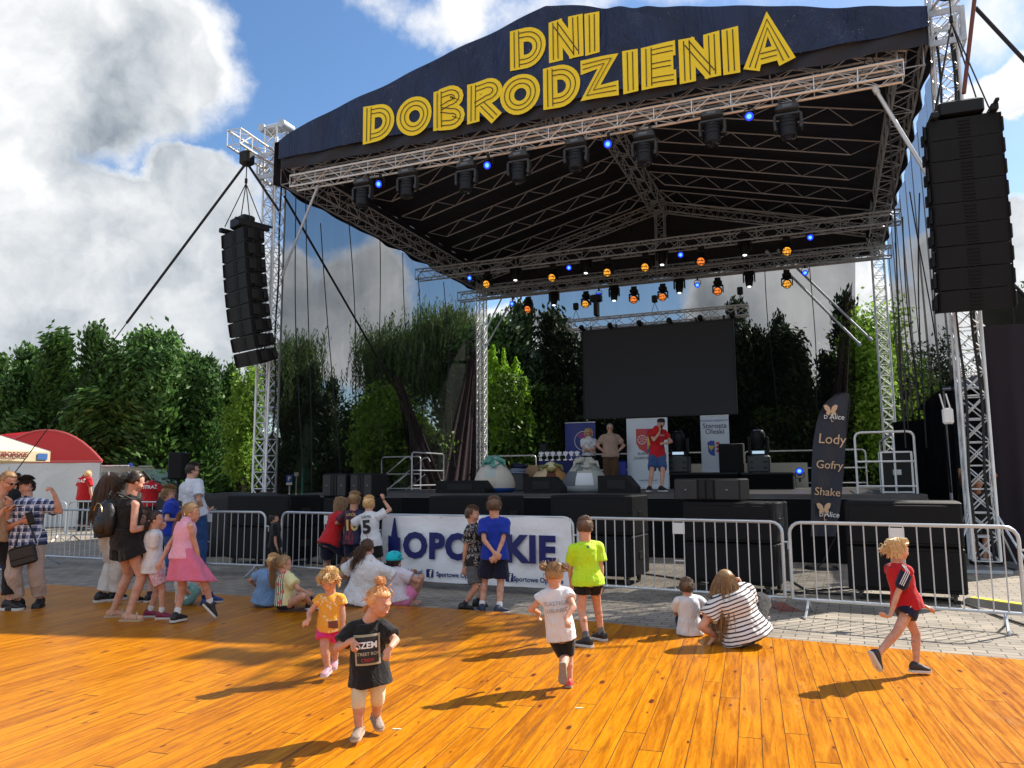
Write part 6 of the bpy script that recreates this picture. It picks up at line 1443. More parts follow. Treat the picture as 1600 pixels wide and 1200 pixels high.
    for i in (0,1):
        sg=-1 if i==0 else 1
        mb.ell(SH[i],L[0]*1.08);mb.cap(SH[i],EL[i],L[0],L[1]);m_=EL[i]*.7+WR[i]*.3;mb.cap(EL[i],m_,L[1],L[2]*1.06);mb.cap(m_,WR[i],L[2]*1.02,L[3])
        mb.cap(HJ[i],KN_[i],L[4],L[5]);m_=KN_[i]*.68+AN_[i]*.32;mb.cap(KN_[i],m_,L[5]*.98,L[6]*1.04);mb.cap(m_,AN_[i],L[6],L[7])
        mb.ell(m_-Fw*0+nrm(np.cross(np.cross(AN_[i]-KN_[i],Fw),AN_[i]-KN_[i]))*0-Fw*L[6]*.18,(L[6]*1.0))
        # hand
        hs=.105*H*(1 if age!='tot' else .92);d=nrm(WR[i]-EL[i]);hpz=handpose[i] or {}
        if 'dir' in hpz: d=nrm(V(*hpz['dir']))
        pn=np.array(hpz.get('palm',tuple(-R_*sg)),float);pn=nrm(pn-d*(pn@d));sd=np.cross(d,pn)*sg;curl=hpz.get('curl',.35)
        # sd points to the thumb side
        td=sd if hpz.get('thumb',1)==1 else -sd
        fr_=max(.0078*H/ (1.0),vox*.85);pal=WR[i]+d*hs*.28
        mb.loft([[WR[i]+d*hs*q+td*math.cos(w_)*hs*x+pn*math.sin(w_)*hs*y_ for w_ in np.arange(10)*2*PI/10] for q,x,y_ in ((-.02,.14,.12),(.1,.17,.125),(.3,.21,.12),(.47,.20,.10))])
        for k,ln in enumerate((.40,.46,.43,.34)):
            b0=WR[i]+d*hs*.44+td*hs*(.15-.10*k);spread=td*(.16-.10*k);c1=curl*(1+.12*k)
            d1=nrm(d*math.cos(c1*.6)+pn*math.sin(c1*.6)+spread);d2=nrm(d*math.cos(c1*1.6)+pn*math.sin(c1*1.6)+spread);d3=nrm(d*math.cos(c1*2.6)+pn*math.sin(c1*2.6)+spread*.6)
            p1=b0+d1*hs*ln*.45;p2=p1+d2*hs*ln*.32;p3=p2+d3*hs*ln*.25
            mb.cap(b0,p1,fr_*1.05,fr_);mb.cap(p1,p2,fr_,fr_*.92);mb.cap(p2,p3,fr_*.92,fr_*.85)
        b0=WR[i]+d*hs*.12+td*hs*.13;p1=b0+nrm(d*.65+td*.7+pn*.35)*hs*.24;p2=p1+nrm(d*.95+td*.25+pn*.4)*hs*.2;mb.cap(b0,p1,fr_*1.3,fr_*1.15);mb.cap(p1,p2,fr_*1.15,fr_*.95)
    # feet (inside the shoes)
    FT=[]
    for i in (0,1):
        ty=math.radians(face if toe[i] is None else toe[i]);fp=math.radians(fpitch[i]);f_=V(math.sin(ty)*math.cos(fp),math.cos(ty)*math.cos(fp),math.sin(fp));r_=V(math.cos(ty),-math.sin(ty),0);u_=np.cross(r_,f_);FT.append((f_,r_,u_))
        A_=AN_[i];fl=pr['foot']*H;an=pr['an']*H
        mb.cap(A_-u_*an*.35-f_*fl*.12,A_-u_*an*.62+f_*fl*.5,.024*H,.020*H)
    body=mb.build('body',skin,t);remesh(body,vox,2);P.body=body
    P.FT=FT
    # shoes, socks
    for i in (0,1):
        if nofeet: break
        f_,r_,u_=FT[i];A_=AN_[i];fl=pr['foot']*H;an=pr['an']*H;sm_=shoe or mat('black_shoe',(.015,.015,.017),.5,bump=.2,bscale=60)
        if isinstance(sm_,(list,tuple)): sm_=sm_[i]
        b0=A_-u_*an
        def sec(x,w_,h0,h1): return [b0+f_*fl*x+r_*w_*H*math.cos(q)+u_*((h0+h1)/2+(h1-h0)/2*math.sin(q))*H for q in np.arange(14)*2*PI/14]
        if not bare_feet:
            mb=MB();mb.loft([sec(-.34,.006,.012,.030),sec(-.31,.021,.008,.055),sec(-.22,.028,.006,.074),sec(-.05,.030,.006,.080),sec(.12,.030,.006,.070),sec(.30,.033,.006,.052),sec(.48,.035,.006,.042),sec(.60,.029,.007,.034),sec(.66,.012,.010,.024)])
            so=mb.build('shoe',sm_,t);remesh(so,vox,1)
            mb=MB();o=[(-.35,.012),(-.33,.024),(-.15,.028),(.1,.029),(.35,.035),(.52,.034),(.63,.024),(.68,.008)];pts=[(x*fl,w_*H) for x,w_ in o]+[(x*fl,-w_*H) for x,w_ in o[::-1]]
            mb.prism(pts,0,.016*H,f_,r_ if np.cross(f_,r_)@u_>0 else -r_,b0);mb.build('sole',sole or mat('white_sole',(.62,.62,.60),.6),so)
        else:
            mb=MB();o=[(-.35,.012),(-.33,.024),(-.15,.028),(.1,.029),(.35,.035),(.52,.034),(.63,.024),(.68,.008)];pts=[(x*fl,w_*H) for x,w_ in o]+[(x*fl,-w_*H) for x,w_ in o[::-1]];mb.prism(pts,0,.010*H,f_,r_ if np.cross(f_,r_)@u_>0 else -r_,b0);so=mb.build('sandal',sole or mat('beige_sandal',(.5,.38,.26),.6),t)
            mb=MB();hw_=.028*H
            mb.path([b0+f_*fl*.38-r_*hw_+u_*.012*H,b0+f_*fl*.36+u_*.05*H,b0+f_*fl*.38+r_*hw_+u_*.012*H],.006*H,6);mb.path([b0-f_*fl*.05-r_*hw_+u_*.012*H,b0+f_*fl*.05-r_*.01*H+u_*.066*H,b0-f_*fl*.05+r_*hw_+u_*.012*H],.006*H,6);mb.path([b0+f_*fl*.38+r_*hw_*.6+u_*.03*H,b0-f_*fl*.03-r_*hw_*.6+u_*.05*H],.005*H,6);mb.build('strap',sole or mat('beige_sandal',(.5,.38,.26),.6),so)
        if sock:
            sc0,hh_=sock;d=nrm(KN_[i]-A_);mb=MB();mb.cap(A_-u_*an*.35,A_+d*hh_*H,L[7]*1.28,L[7]*1.32+.001);so2=mb.build('sock',sc0,t);remesh(so2,vox,1)
    # clothes
    g0=.0075*H+.004
    def legp(i,t_): return HJ[i]*(1-t_)+KN_[i]*t_ if t_<=1 else KN_[i]*(2-t_)+AN_[i]*(t_-1)
    def legr(t_): return float(np.interp(t_,[0,.5,1,1.32,2],[L[4],L[4]*.9,L[5],L[6]*1.05,L[7]]))
    P.legp=legp
    if bot:
        k=bot['kind'];g=g0*bot.get('grow',1.)*(1.3 if k!='leggings' else .45);mb=MB();le=bot.get('len',.8);torso(mb,-.16,bot.get('waist',.30),g*1.05,n=7)
        if k in('skirt',):
            dirn=nrm((KN_[0]+KN_[1])/2-C);Ls=le*np.linalg.norm(KN_[0]-HJ[0]);R=[];fl_=bot.get('flare',.05)*H;st_=s*bot.get('rise',0)*tl
            for q in range(7):
                f_=q/6;c=(C+st_)*(1-f_)+(C+dirn*Ls)*f_;rx,ry=rad(.1);R.append([c+R_*math.cos(w_)*(rx+g+fl_*f_*(1+.16*math.sin(w_*7+1)))+Fw*math.sin(w_)*(ry+g+fl_*f_*(1+.16*math.sin(w_*7+1))) for w_ in np.arange(40)*2*PI/40])
            mb.loft(R)
        else:
            for i in (0,1):
                n=8 if le<=1.2 else 14;R=[];pts=[legp(i,le*q/(n-1)) for q in range(n)]
                for q,p_ in enumerate(pts):
                    d=nrm(pts[min(q+1,n-1)]-pts[max(q-1,0)]);x,y_,_=frame(d,Fw);loose=bot.get('loose',.012)*H*(q/(n-1)) if k!='leggings' else 0;rr=max(legr(le*q/(n-1)),L[5]*.82 if k=='pants' else 0)+g+loose;R.append([p_+(x*math.cos(w_)+y_*math.sin(w_))*rr for w_ in np.arange(14)*2*PI/14])
                mb.loft(R);mb.ell(HJ[i],L[4]+g)
        bo=mb.build({'skirt':'skirt','pants':'trousers','shorts':'shorts','leggings':'leggings'}[k],bot['m'],t);remesh(bo,vox*1.05,2,.017*H if k!='leggings' else .006*H);P.bot=bo
    if tee:
        g=g0*tee.get('grow',1.)*1.5;mb=MB();lo=tee.get('low',-.10);torso(mb,lo,.975,g,tee.get('flare',.010)*H,16,cl=True);[mb.cap(N-s*.08*tl,q if tee.get('sleeve',.55)>0 else N*.55+q*.45-s*.05*tl,.030*H+g*.8,(L[0]*1.0+g*.9) if tee.get('sleeve',.55)>0 else .026*H+g*.6) for q in SH];sl=tee.get('sleeve',.55)
        mb.cap(N-s*.10*tl,N-s*.03*tl,.043*H*build**.5+g*.3,.042*H*build**.5+g*.2)
        for i in (0,1):
            if sl>0 and not tee.get('sleeve_m'):
                n=6;R=[]
                for q in range(n):
                    f_=sl*q/(n-1);p_=SH[i]*(1-f_)+EL[i]*f_ if f_<=1 else EL[i]*(2-f_)+WR[i]*(f_-1);d=nrm(EL[i]-SH[i]);x,y_,_=frame(d,Fw);rr=L[0]*1.0+g*.9+.007*H*q/(n-1);R.append([p_+(x*math.cos(w_)+y_*math.sin(w_))*rr for w_ in np.arange(12)*2*PI/12])
                mb.loft(R)
            mb.ell(SH[i]+(N-SH[i])*(.05 if sl>0 else .42)-s*(0 if sl>0 else .05*tl),(L[0]*1.0+g*.95) if sl>0 else L[0]*.9+g*.4)
        to=mb.build(shirt_name,tee['m'],t);remesh(to,vox*1.05,2,.020*H);P.tee=to
        if tee.get('sleeve_m'):
            for i in (0,1):
                mb=MB();mb.cap(SH[i]+(N-SH[i])*.12,SH[i]*(1-sl*.9)+EL[i]*sl*.9,L[0]*1.0+g*.95,L[0]*1.0+g*.9+.004*H);so=mb.build('sleeve',tee['sleeve_m'],to);remesh(so,vox,2)
                if tee.get('stripe_m'):
                    mb=MB();cd_=nrm(CAM-SH[i]);
                    for o_ in (-1,0,1):
                        ax_=nrm(EL[i]-SH[i]);sd_=nrm(np.cross(ax_,cd_));q0=SH[i]+(N-SH[i])*.35+UP*.2*L[0];off=(L[0]*1.0+g*1.05+.008*H);mb.path([q0+cd_*off*.8+sd_*o_*.012*H+UP*off*.4,SH[i]+cd_*off+sd_*o_*.012*H,SH[i]*(1-sl*.95)+EL[i]*sl*.95+cd_*off+sd_*o_*.012*H],.0032*H,5)
                    mb.build('stripes',tee['stripe_m'],so)
    # face
    if eyes:
        dk_=mat('dark_eye',(.02,.015,.012),.15);ws=mat('eye_white',(.7,.68,.65),.3);bw2=mat('brow_hair',(.14,.08,.04),.8)
        for q in (-1,1):
            e=MB().ell(hd_(q*.135,.325,-.03),V(.052,.03,.03)*a,HM_,10,7).build('eye',ws,t);MB().ell(hd_(q*.135,.347,-.03),V(.024,.014,.025)*a,HM_,8,6).build('iris',dk_,e)
            MB().path([hd_(q*.07,.375,.035),hd_(q*.135,.372,.055),hd_(q*.21,.34,.035)],.012*a,5).build('eyebrow',bw2,t)
        MB().ell(hd_(0,.372,-.243),V(.075,.022,.022)*a,HM_,12,7).build('lips',mat('lip_red',(.45,.13,.11),.45),t)
    if glasses:
        mb=MB()
        for q in (-1,1): mb.ell(hd_(q*.15,.375,-.01),V(.10,.022,.065)*a,HM_,12,7);mb.path([hd_(q*.24,.35,.0),hd_(q*.335,.0,-.0)],.012*a,5)
        mb.path([hd_(-.06,.39,.0),hd_(.06,.39,.0)],.012*a,5);mb.build('glasses',glasses,t)
    # hair
    st,hc=hair[0],HM[hair[1]];rg=np.random.default_rng(int(abs(gp[0]*13+gp[1])));opts=hair[2] if len(hair)>2 else {}
    if st!='bald':
        def okd(d):   # hair grows here
            r__,f__,u__=d
            if f__>.30 and u__<opts.get('fringe',.50)+.25*abs(r__)*0: return False
            if f__>-.1 and u__<-.12 and abs(r__)>.5: return False
            return u__>-.55 if st=='crop' else u__>-.62
        def scalp(d,k=1.05): return hd_(*(V(0,-.035,.10)+np.array(d)*V(.345,.40,.40)*k))
        mb=MB();n1_,n2_=28,16;idx={};vs=[];fs=[]
        def dirv(i,j): th_=PI*j/n2_;ph=2*PI*i/n1_;return (math.sin(th_)*math.cos(ph),math.sin(th_)*math.sin(ph),math.cos(th_))
        kk=1.03 if st=='crop' else 1.07
        for j in range(n2_+1):
            for i in range(n1_): vs.append(scalp(dirv(i,j),kk+.02*math.sin(i*2.7+j*1.9)))
        for j in range(n2_):
            for i in range(n1_):
                d=dirv(i+.5,j+.5)
                if okd(d): fs.append((j*n1_+i,(j+1)*n1_+i,(j+1)*n1_+(i+1)%n1_,j*n1_+(i+1)%n1_))
        mb.add(vs,fs)
        # strands
        ns=int(opts.get('n',200 if Y0<12 else 90)*(2.6 if Y0<12.5 else 1.5));L_=opts.get('len',.16 if st=='crop' else .3)
        base_r=.0085 if Y0<12 else .018
        if st in('tied','bun'): ns=int(ns*.8)
        tie=hd_(*opts.get('tie',(0,-.42,.12)))
        def strand(pts,r): mb.path(pts,[r*a]+[r*a*1.1]*(len(pts)-2)+[r*a*.25],4)
        c_=0
        while c_<ns:
            d=nrm(rg.normal(size=3))
            if not okd(tuple(d)): continue
            c_+=1;p=scalp(d,kk-.02);ou=nrm(HM_@d)
            if st=='crop':
                fl_=nrm(HM_@V(.25*rg.normal(),.30,.1*rg.normal())*.8+ou*.28-hu*.6*(d[2]<.6));strand([p,p+fl_*a*L_*.5,p+fl_*a*L_-ou*a*.02],base_r*.85)
            elif st in('tied','bun'):
                q=scalp(nrm(d*.65+V(*nrm(np.linalg.inv(HM_)@(tie-Hc)))*.5),kk+.02);strand([p,q,tie],base_r)
                if rg.random()<opts.get('fly',.012): strand([p,p+ou*a*.10+hu*a*.04,p+ou*a*.16+HM_@rg.normal(size=3)*a*.06],base_r*.45)
            elif st in('long','bob','curly'):
                Ls=L_*(.8+.4*rg.random());pts=[p];v_=nrm(ou*.32-UP*.68);cur=p;m_=7
                for k in range(m_):
                    v_=nrm(v_*.55+(-UP)*.5+ou*(.10 if k<2 else -.02)+HM_@rg.normal(size=3)*(.10 if st!='curly' else .30));cur=cur+v_*a*Ls/m_
                    # keep strands off the face
                    loc=np.linalg.inv(HM_)@(cur-Hc)/a
                    if loc[1]>.12 and abs(loc[0])<.40 and loc[2]<.3: cur=cur-HM_[:,1]*a*.12+HM_[:,0]*a*.10*np.sign(loc[0]+1e-3)
                    rr2=math.hypot(loc[0]/.37,(loc[1]+.03)/.42)
                    if loc[2]>-.45 and rr2<1.: cur=cur+HM_@V(loc[0],loc[1]+.03,0)*a*(1/max(rr2,.3)-1)*1.05
                    pts.append(cur)
                strand(pts,base_r*1.25)
        ho=mb.build('hair',hc,t);sol=ho.modifiers.new('thick','SOLIDIFY');sol.thickness=.02*a;sol.offset=-1
        # tails
        for tl_ in opts.get('tails',()):
            p0=hd_(*tl_['at']);pts0=[p0]+[hd_(*q) for q in tl_['path']];mb=MB();w_=tl_.get('w',.10)*a
            P0_=[np.array(q) for q in pts0]
            for k in range(int(tl_.get('n',46)*1.8)):
                o_=rg.normal(size=3)*.5;pp=[]
                for j,q in enumerate(P0_):
                    f_=j/(len(P0_)-1);wd=w_*(.35+1.1*math.sin(PI*min(1,f_*.85+.12)));pp.append(q+o_*wd+rg.normal(size=3)*w_*tl_.get('curl',.12))
                # resample smooth
                pp=np.array(pp);tt=np.linspace(0,len(pp)-1,len(pp)*2);pp=[np.array([np.interp(u__,range(len(pp)),pp[:,c]) for c in range(3)]) for u__ in tt]
                mb.path(pp,[base_r*a]*(len(pp)-1)+[base_r*a*.3],4)
            h2=mb.build('ponytail' if len(tl_['path'])>2 else 'hair_bun',hc,t)
            if tl_.get('band'): MB().ell(p0,V(.07,.07,.06)*a).build('hair_band',tl_['band'],h2)
        for bn_ in opts.get('buns',()):
            mb=MB();c=hd_(*bn_['at']);r_b=bn_.get('r',.13)*a
            mb.ell(c,r_b*.8)
            for k in range(50):
                ax_=nrm(rg.normal(size=3));x,y_,_=frame(ax_);ph=rg.random()*6.28;mb.path([c+(x*math.cos(ph+q)+y_*math.sin(ph+q))*r_b*(.85+.25*rg.random()+bn_.get('mess',.0)*rg.random()) for q in np.linspace(0,2.2,6)],base_r*a*.8,4)
            h2=mb.build('hair_bun',hc,t)
            if bn_.get('band'): MB().ell(hd_(*(np.array(bn_['at'])*.8)),V(.10,.10,.06)*a,HM_).build('hair_band',bn_['band'],h2)
    return P
def torso_text(P,txt,size,f,m,side=-1,name='print',dx=0.,bold=0.,parent=None,off=None):
    """letters wrapped on the front (side=1) or back (-1) of the shirt"""
    o=textmesh(txt,size,m,name,None,(0,0,0),(1,0,0),(0,1,0),.002,bold=bold);me=o.data
    off=(off if off is not None else .028*P.H/1.2+.006)+.007
    co=np.empty(len(me.vertices)*3);me.vertices.foreach_get('co',co);co=co.reshape(-1,3);out=[]
    for x,y,z in co:
        ff=f+y/P.tl;rx,ry=P.rad(ff);rx+=off;ry+=off;an=(x+dx)/((rx+ry)/2)*(-side)*-1
        c=P.C+P.s*ff*P.tl;sx=-side
        d=P.F*side;xr=-P.R*side if side==1 else P.R
        out.append(c+xr*rx*math.sin((x+dx)/((rx+ry)/2))+d*ry*math.cos((x+dx)/((rx+ry)/2))*(1.0)+d*z*1.)
    par=parent or P.tee;w_=wloc(par);me.vertices.foreach_set('co',(np.array(out)-w_).ravel());me.update();o.parent=par;o.name=name;return o
def torso_patch(P,w,h,f,m,side=-1,dx=0.,name='print',off=None,nx=8,ny=4):
    off=(off if off is not None else .024*P.H/1.2+.005)+.007;vs=[];fs=[]
    for lay in (0,.003):
        for i in range(nx+1):
            for j in range(ny+1):
                x=(i/nx-.5)*w+dx;y=(j/ny-.5)*h;ff=f+y/P.tl;rx,ry=P.rad(ff);rx+=off+lay;ry+=off+lay;an=x/((rx+ry)/2);d=P.F*side;xr=-P.R*side if side==1 else P.R;vs.append(P.C+P.s*ff*P.tl+xr*rx*math.sin(an)+d*ry*math.cos(an))
    M_=(nx+1)*(ny+1)
    for L0 in (0,M_):
        for i in range(nx):
            for j in range(ny): A=L0+i*(ny+1)+j;fs.append((A,A+ny+1,A+ny+2,A+1))
    return MB().add(vs,fs).build(name,m,P.tee,'all')
# ------------------------------------------------------------------ clothes materials
blackC=cloth('black_cotton',(.010,.010,.011));whiteC=cloth('white_cotton',(.72,.73,.76));redC=cloth('red_cotton',(.50,.012,.018));navyC=cloth('navy_cotton',(.008,.011,.035));blueC=cloth('royal_blue_cotton',(.008,.035,.36));lblueC=cloth('light_blue_cotton',(.20,.36,.62))
neonC=cloth('neon_yellow_polyester',(.50,.86,.02),.6);pinkC=cloth('pale_pink_cotton',(.80,.40,.52));pinkS=cloth('rose_pink_fabric',(.70,.17,.28));hotC=cloth('hot_pink_cotton',(.70,.03,.22));creamC=cloth('cream_leggings',(.72,.60,.40));beigeC=cloth('beige_trousers',(.48,.37,.31));tanC=cloth('tan_cotton',(.50,.32,.18));taupeC=cloth('taupe_polo_cotton',(.46,.31,.24));brownC=cloth('brown_trousers',(.10,.055,.025));denim=cloth('blue_denim',(.03,.085,.24),.85,.2,.5,60);greyden=cloth('grey_denim',(.11,.115,.125),.85,.25,.5,60);greyC=cloth('grey_cotton',(.13,.13,.135));tealC=cloth('teal_cotton',(.20,.42,.42))
lil=NB('lilac_patterned_shorts',.85);k=lil.noise(38,2,.5);lil.col(lil.ramp(k,[(.45,(.58,.32,.40)),(.55,(.72,.55,.60))]))
plaid=NB('blue_white_plaid',.85);f1=plaid.math('ABSOLUTE',plaid.math('SINE',plaid.math('MULTIPLY',plaid.x,42.)));f2=plaid.math('ABSOLUTE',plaid.math('SINE',plaid.math('MULTIPLY',plaid.z,40.)));pf2=plaid.math('MULTIPLY',plaid.math('ADD',plaid.step(f1,.5,.62),plaid.step(f2,.5,.62)),.5)
pl3=plaid.math('MAXIMUM',plaid.math('GREATER_THAN',plaid.math('ABSOLUTE',plaid.math('SINE',plaid.math('MULTIPLY_ADD',plaid.x,42.,.9))),.985),plaid.math('GREATER_THAN',plaid.math('ABSOLUTE',plaid.math('SINE',plaid.math('MULTIPLY_ADD',plaid.z,40.,.9))),.985))
plaid.col(plaid.mix(pl3,plaid.ramp(pf2,[(.1,(.70,.72,.78)),(.5,(.16,.19,.32)),(.95,(.02,.03,.09))]),(.6,.62,.7)));plaid.bump(plaid.noise(16,4,.6),.4,.02)
stripe=NB('navy_white_striped_jersey',.85);sn=stripe.math('FRACT',stripe.math('MULTIPLY',stripe.math('ADD',stripe.math('MULTIPLY_ADD',stripe.x,-.32,stripe.z),stripe.math('MULTIPLY',stripe.noise(3,2),.03)),30.));stripe.col(stripe.mix(stripe.math('LESS_THAN',sn,.34),(.72,.70,.68),(.015,.018,.04)));stripe.bump(stripe.noise(12,4,.6),.4,.02)
flo=NB('yellow_flower_print',.85);vo=flo.n.new('ShaderNodeTexVoronoi');vo.inputs['Scale'].default_value=34;flo.l.new(flo.obj,vo.inputs['Vector']);flo.col(flo.mix(flo.step(vo.outputs['Distance'],.38,.28),(.78,.36,.03),flo.mix(flo.step(flo.noise(20,2),.5,.56),(.85,.66,.40),(.80,.28,.12))));flo.bump(flo.noise(14,4,.6),.4,.02)
dots=NB('navy_skirt_white_hearts',.85);vo=dots.n.new('ShaderNodeTexVoronoi');vo.inputs['Scale'].default_value=17;vo.inputs['Randomness'].default_value=.6;dots.l.new(dots.obj,vo.inputs['Vector']);dots.col(dots.mix(dots.step(vo.outputs['Distance'],.27,.22),(.008,.011,.03),(.7,.7,.7)))
wm=NB('pale_yellow_watermelon_print',.85);bx=wm.math('MULTIPLY',wm.math('LESS_THAN',wm.x,-.03),wm.math('LESS_THAN',wm.y,.2));sg=wm.math('LESS_THAN',wm.math('FRACT',wm.math('MULTIPLY',wm.x,38.)),.42);vo=wm.n.new('ShaderNodeTexVoronoi');vo.inputs['Scale'].default_value=15;wm.l.new(wm.obj,vo.inputs['Vector'])
wm.col(wm.mix(bx,(.74,.70,.36),wm.mix(wm.step(vo.outputs['Distance'],.36,.30),wm.mix(sg,(.72,.72,.55),(.03,.10,.05)),(.65,.10,.12))))
barca=NB('dark_red_navy_jersey',.7);xx=barca.math('LESS_THAN',barca.x,-.0);zn=barca.math('LESS_THAN',barca.noise(9,2,.5,barca.vec(barca.math('MULTIPLY',barca.x,3.),0.,barca.math('MULTIPLY',barca.z,.6))),.52);barca.col(barca.mix(xx,(.012,.014,.06),barca.mix(zn,(.20,.01,.02),(.03,.01,.03))))
bprint=NB('black_tee_white_scribble',.85);w1=bprint.noise(16,4,.6,None,1.2);ed=bprint.math('LESS_THAN',bprint.math('ABSOLUTE',bprint.math('SUBTRACT',w1,.5)),.022);bprint.col(bprint.mix(bprint.math('MULTIPLY',ed,bprint.math('GREATER_THAN',bprint.noise(5,2),.42)),(.012,.012,.013),(.5,.5,.5)))
artw=NB('white_tee_line_drawing',.85);w1=artw.noise(9,4,.6,None,1.0);ed=artw.math('LESS_THAN',artw.math('ABSOLUTE',artw.math('SUBTRACT',w1,.5)),.02);zz=artw.math('GREATER_THAN',artw.z,1.0);artw.col(artw.mix(artw.math('MULTIPLY',ed,artw.math('LESS_THAN',artw.math('ABSOLUTE',artw.x),.14)),(.72,.70,.70),(.15,.12,.15)))
firetr=cloth('black_work_trousers',(.012,.012,.014));refl=mat('yellow_reflective_band',(.55,.60,.08),.4)
bs=mat('black_shoe',(.015,.015,.017),.5,bump=.2,bscale=60);marS=mat('maroon_shoe',(.22,.02,.06),.6,bump=.2,bscale=60);pinkSh=mat('pink_shoe',(.66,.36,.42),.6,bump=.3,bscale=60);taupeSh=mat('taupe_shoe',(.30,.22,.17),.7,bump=.3,bscale=60);blueSh=mat('blue_shoe',(.01,.05,.22),.6,bump=.3,bscale=60);redSh=mat('coral_shoe',(.65,.06,.06),.6);greySole=mat('grey_brown_sole',(.30,.25,.20),.8,bump=.6,bscale=90);neonSh=mat('neon_shoe',(.35,.80,.05),.6);blkSole=mat('black_sole',(.02,.02,.02),.6)
wsock=cloth('white_sock',(.75,.76,.78));dsock=cloth('dark_sock',(.03,.03,.05));nsock=cloth('navy_sock',(.01,.02,.09));gsock=cloth('grey_patterned_sock',(.14,.15,.17),.9,.4)
DK=.035
# ------------------------------------------------------------------ on the dance floor
P=human('toddler in black printed T-shirt and cream leggings, nearest to the camera',(560,1153),172,top=913,age='tot',z0=DK,hip=(577,1048),neck=(573,976),head=(592,941,-.02),hyaw=112,hpitch=-12,
 feet=(('a',588,1118,.10),('a',561,1137,-.06)),toe=(150,186),fpitch=(-18,-4),hands=((610,1012,-.16),(551,1000,-.10)),eh=((.9,.1,-.4),(-.9,.2,-.5)),handpose=({'dir':(-.35,-.35,-.85),'palm':(.2,.6,.2),'curl':.25},{'dir':(.15,-.5,-.7),'palm':(.3,.5,0),'curl':.4}),
 tee=dict(m=blackC,sleeve=.72,low=-.34,flare=.030,grow=1.5),bot=dict(kind='leggings',m=creamC,len=1.25),shoe=taupeSh,sole=mat('beige_sole',(.45,.36,.27),.7),eyes=True,
 hair=('tied','red',dict(n=360,tie=(0,-.10,.62),fringe=.40,fly=.02,buns=[dict(at=(0,-.10,.66),r=.14,mess=.5,band=mat('orange_hair_band',(.8,.30,.05),.5))],tails=[dict(at=(.0,-.36,-.20),path=[(0,-.40,-.34),(.02,-.40,-.44)],w=.10,n=30)])))
torso_patch(P,.150,.165,.46,mat('tan_frame_print',(.42,.36,.24),.7),1);torso_patch(P,.125,.14,.46,mat('black_panel_print',(.02,.02,.02),.7),1,off=.030*P.H/1.2+.006)
torso_text(P,'SZEM',.048,.56,whP,1,bold=.0015,off=.036*P.H/1.2+.008);torso_text(P,'STREET ROY',.024,.38,mat('cream_print',(.6,.55,.4),.6),1,off=.036*P.H/1.2+.008);torso_text(P,'CREW',.026,.25,mat('red_print',(.55,.05,.05),.5),1,off=.036*P.H/1.2+.008)
P=human('toddler in yellow flowered top and pink shorts looking down at the floor',(508,1060),186,top=887,age='tot',z0=DK,hip=(517,985),neck=(516,932),head=(515,907,-.04),hyaw=186,hpitch=-32,
 feet=(('a',523,1032,.16),('a',512,1044,-.05)),toe=(175,190),fpitch=(-10,-4),hands=((535,985,-.05),(483,968,-.10)),eh=((.8,.3,-.4),(-.7,.3,-.6)),handpose=(None,{'dir':(-.7,-.1,-.5),'palm':(.2,.6,-.3),'curl':.3}),
 tee=dict(m=flo.m,sleeve=.34,low=-.16,flare=.02),bot=dict(kind='shorts',m=hotC,len=.62,loose=.02),shoe=pinkSh,eyes=True,hair=('curly','blond',dict(n=330,len=.30,fringe=.44,buns=[dict(at=(0,-.05,.56),r=.10,mess=.6)])))
torso_patch(P,.07,.055,.08,mat('dark_motif_print',(.16,.05,.04),.7),1,dx=.05)
P=human('running girl with two curly buns, white tee and black shorts, seen from behind',(888,1074),8,top=876,age='tot',z0=DK,hip=(876,990),neck=(867,922),head=(866,899,.0),hyaw=0,hpitch=-6,
 feet=(('a',880,1044,-.16),('a',889,1064,.02)),toe=(10,10),fpitch=(-86,-12),kh=((.1,1,.3),(.1,1,0)),hands=((842,958,.10),(884,966,-.18)),eh=((-.9,-.4,-.3),(.8,-.5,-.2)),handpose=({'dir':(-.1,.4,-.8),'curl':.6},{'dir':(.15,-.5,-.4),'palm':(0,0,-1),'curl':.35}),
 tee=dict(m=whiteC,sleeve=.36,low=-.12,flare=.012),bot=dict(kind='leggings',m=blackC,len=.92,grow=1.6),shoe=[taupeSh,redSh],sole=greySole,
 hair=('tied','light',dict(n=260,tie=(0,-.1,.2),fly=.02,buns=[dict(at=(-.43,-.06,.36),r=.15,mess=.35,band=mat('white_hair_band',(.7,.7,.7),.6)),dict(at=(.43,-.06,.30),r=.16,mess=.35,band=mat('white_hair_band',(.7,.7,.7),.6))])))
torso_text(P,'ELASTICA',.040,.70,mat('grey_letter_print',(.25,.25,.28),.6),-1);torso_text(P,'LUBLINIEC',.036,.55,mat('grey_letter_print',(.25,.25,.28),.6),-1)
P=human('boy in neon yellow T-shirt and black shorts with his back to the camera',(930,1006),-8,top=803,z0=DK,hip=(919,928),neck=(915,852),head=(914,824),hyaw=4,
 feet=(('g',917,1010),('g',940,1000)),toe=(-50,-35),hands=((893,917,.16),(939,915,.0)),eh=((-.9,.2,-.2),(.8,-.4,-.3)),tee=dict(m=neonC,sleeve=.66,low=-.12,flare=.028,grow=1.4),bot=dict(kind='shorts',m=blackC,len=.42,loose=.012),sock=(gsock,.055),shoe=bs,hair=('crop','short',dict(n=520,len=.10)))
MB().ell(P.N-P.s*.09*P.tl-P.F*(P.rad(.9)[1]+.03*P.H/1.2),(.014,.006,.014)).build('logo_print',mat('green_logo',(.05,.3,.1),.5),P.tee)
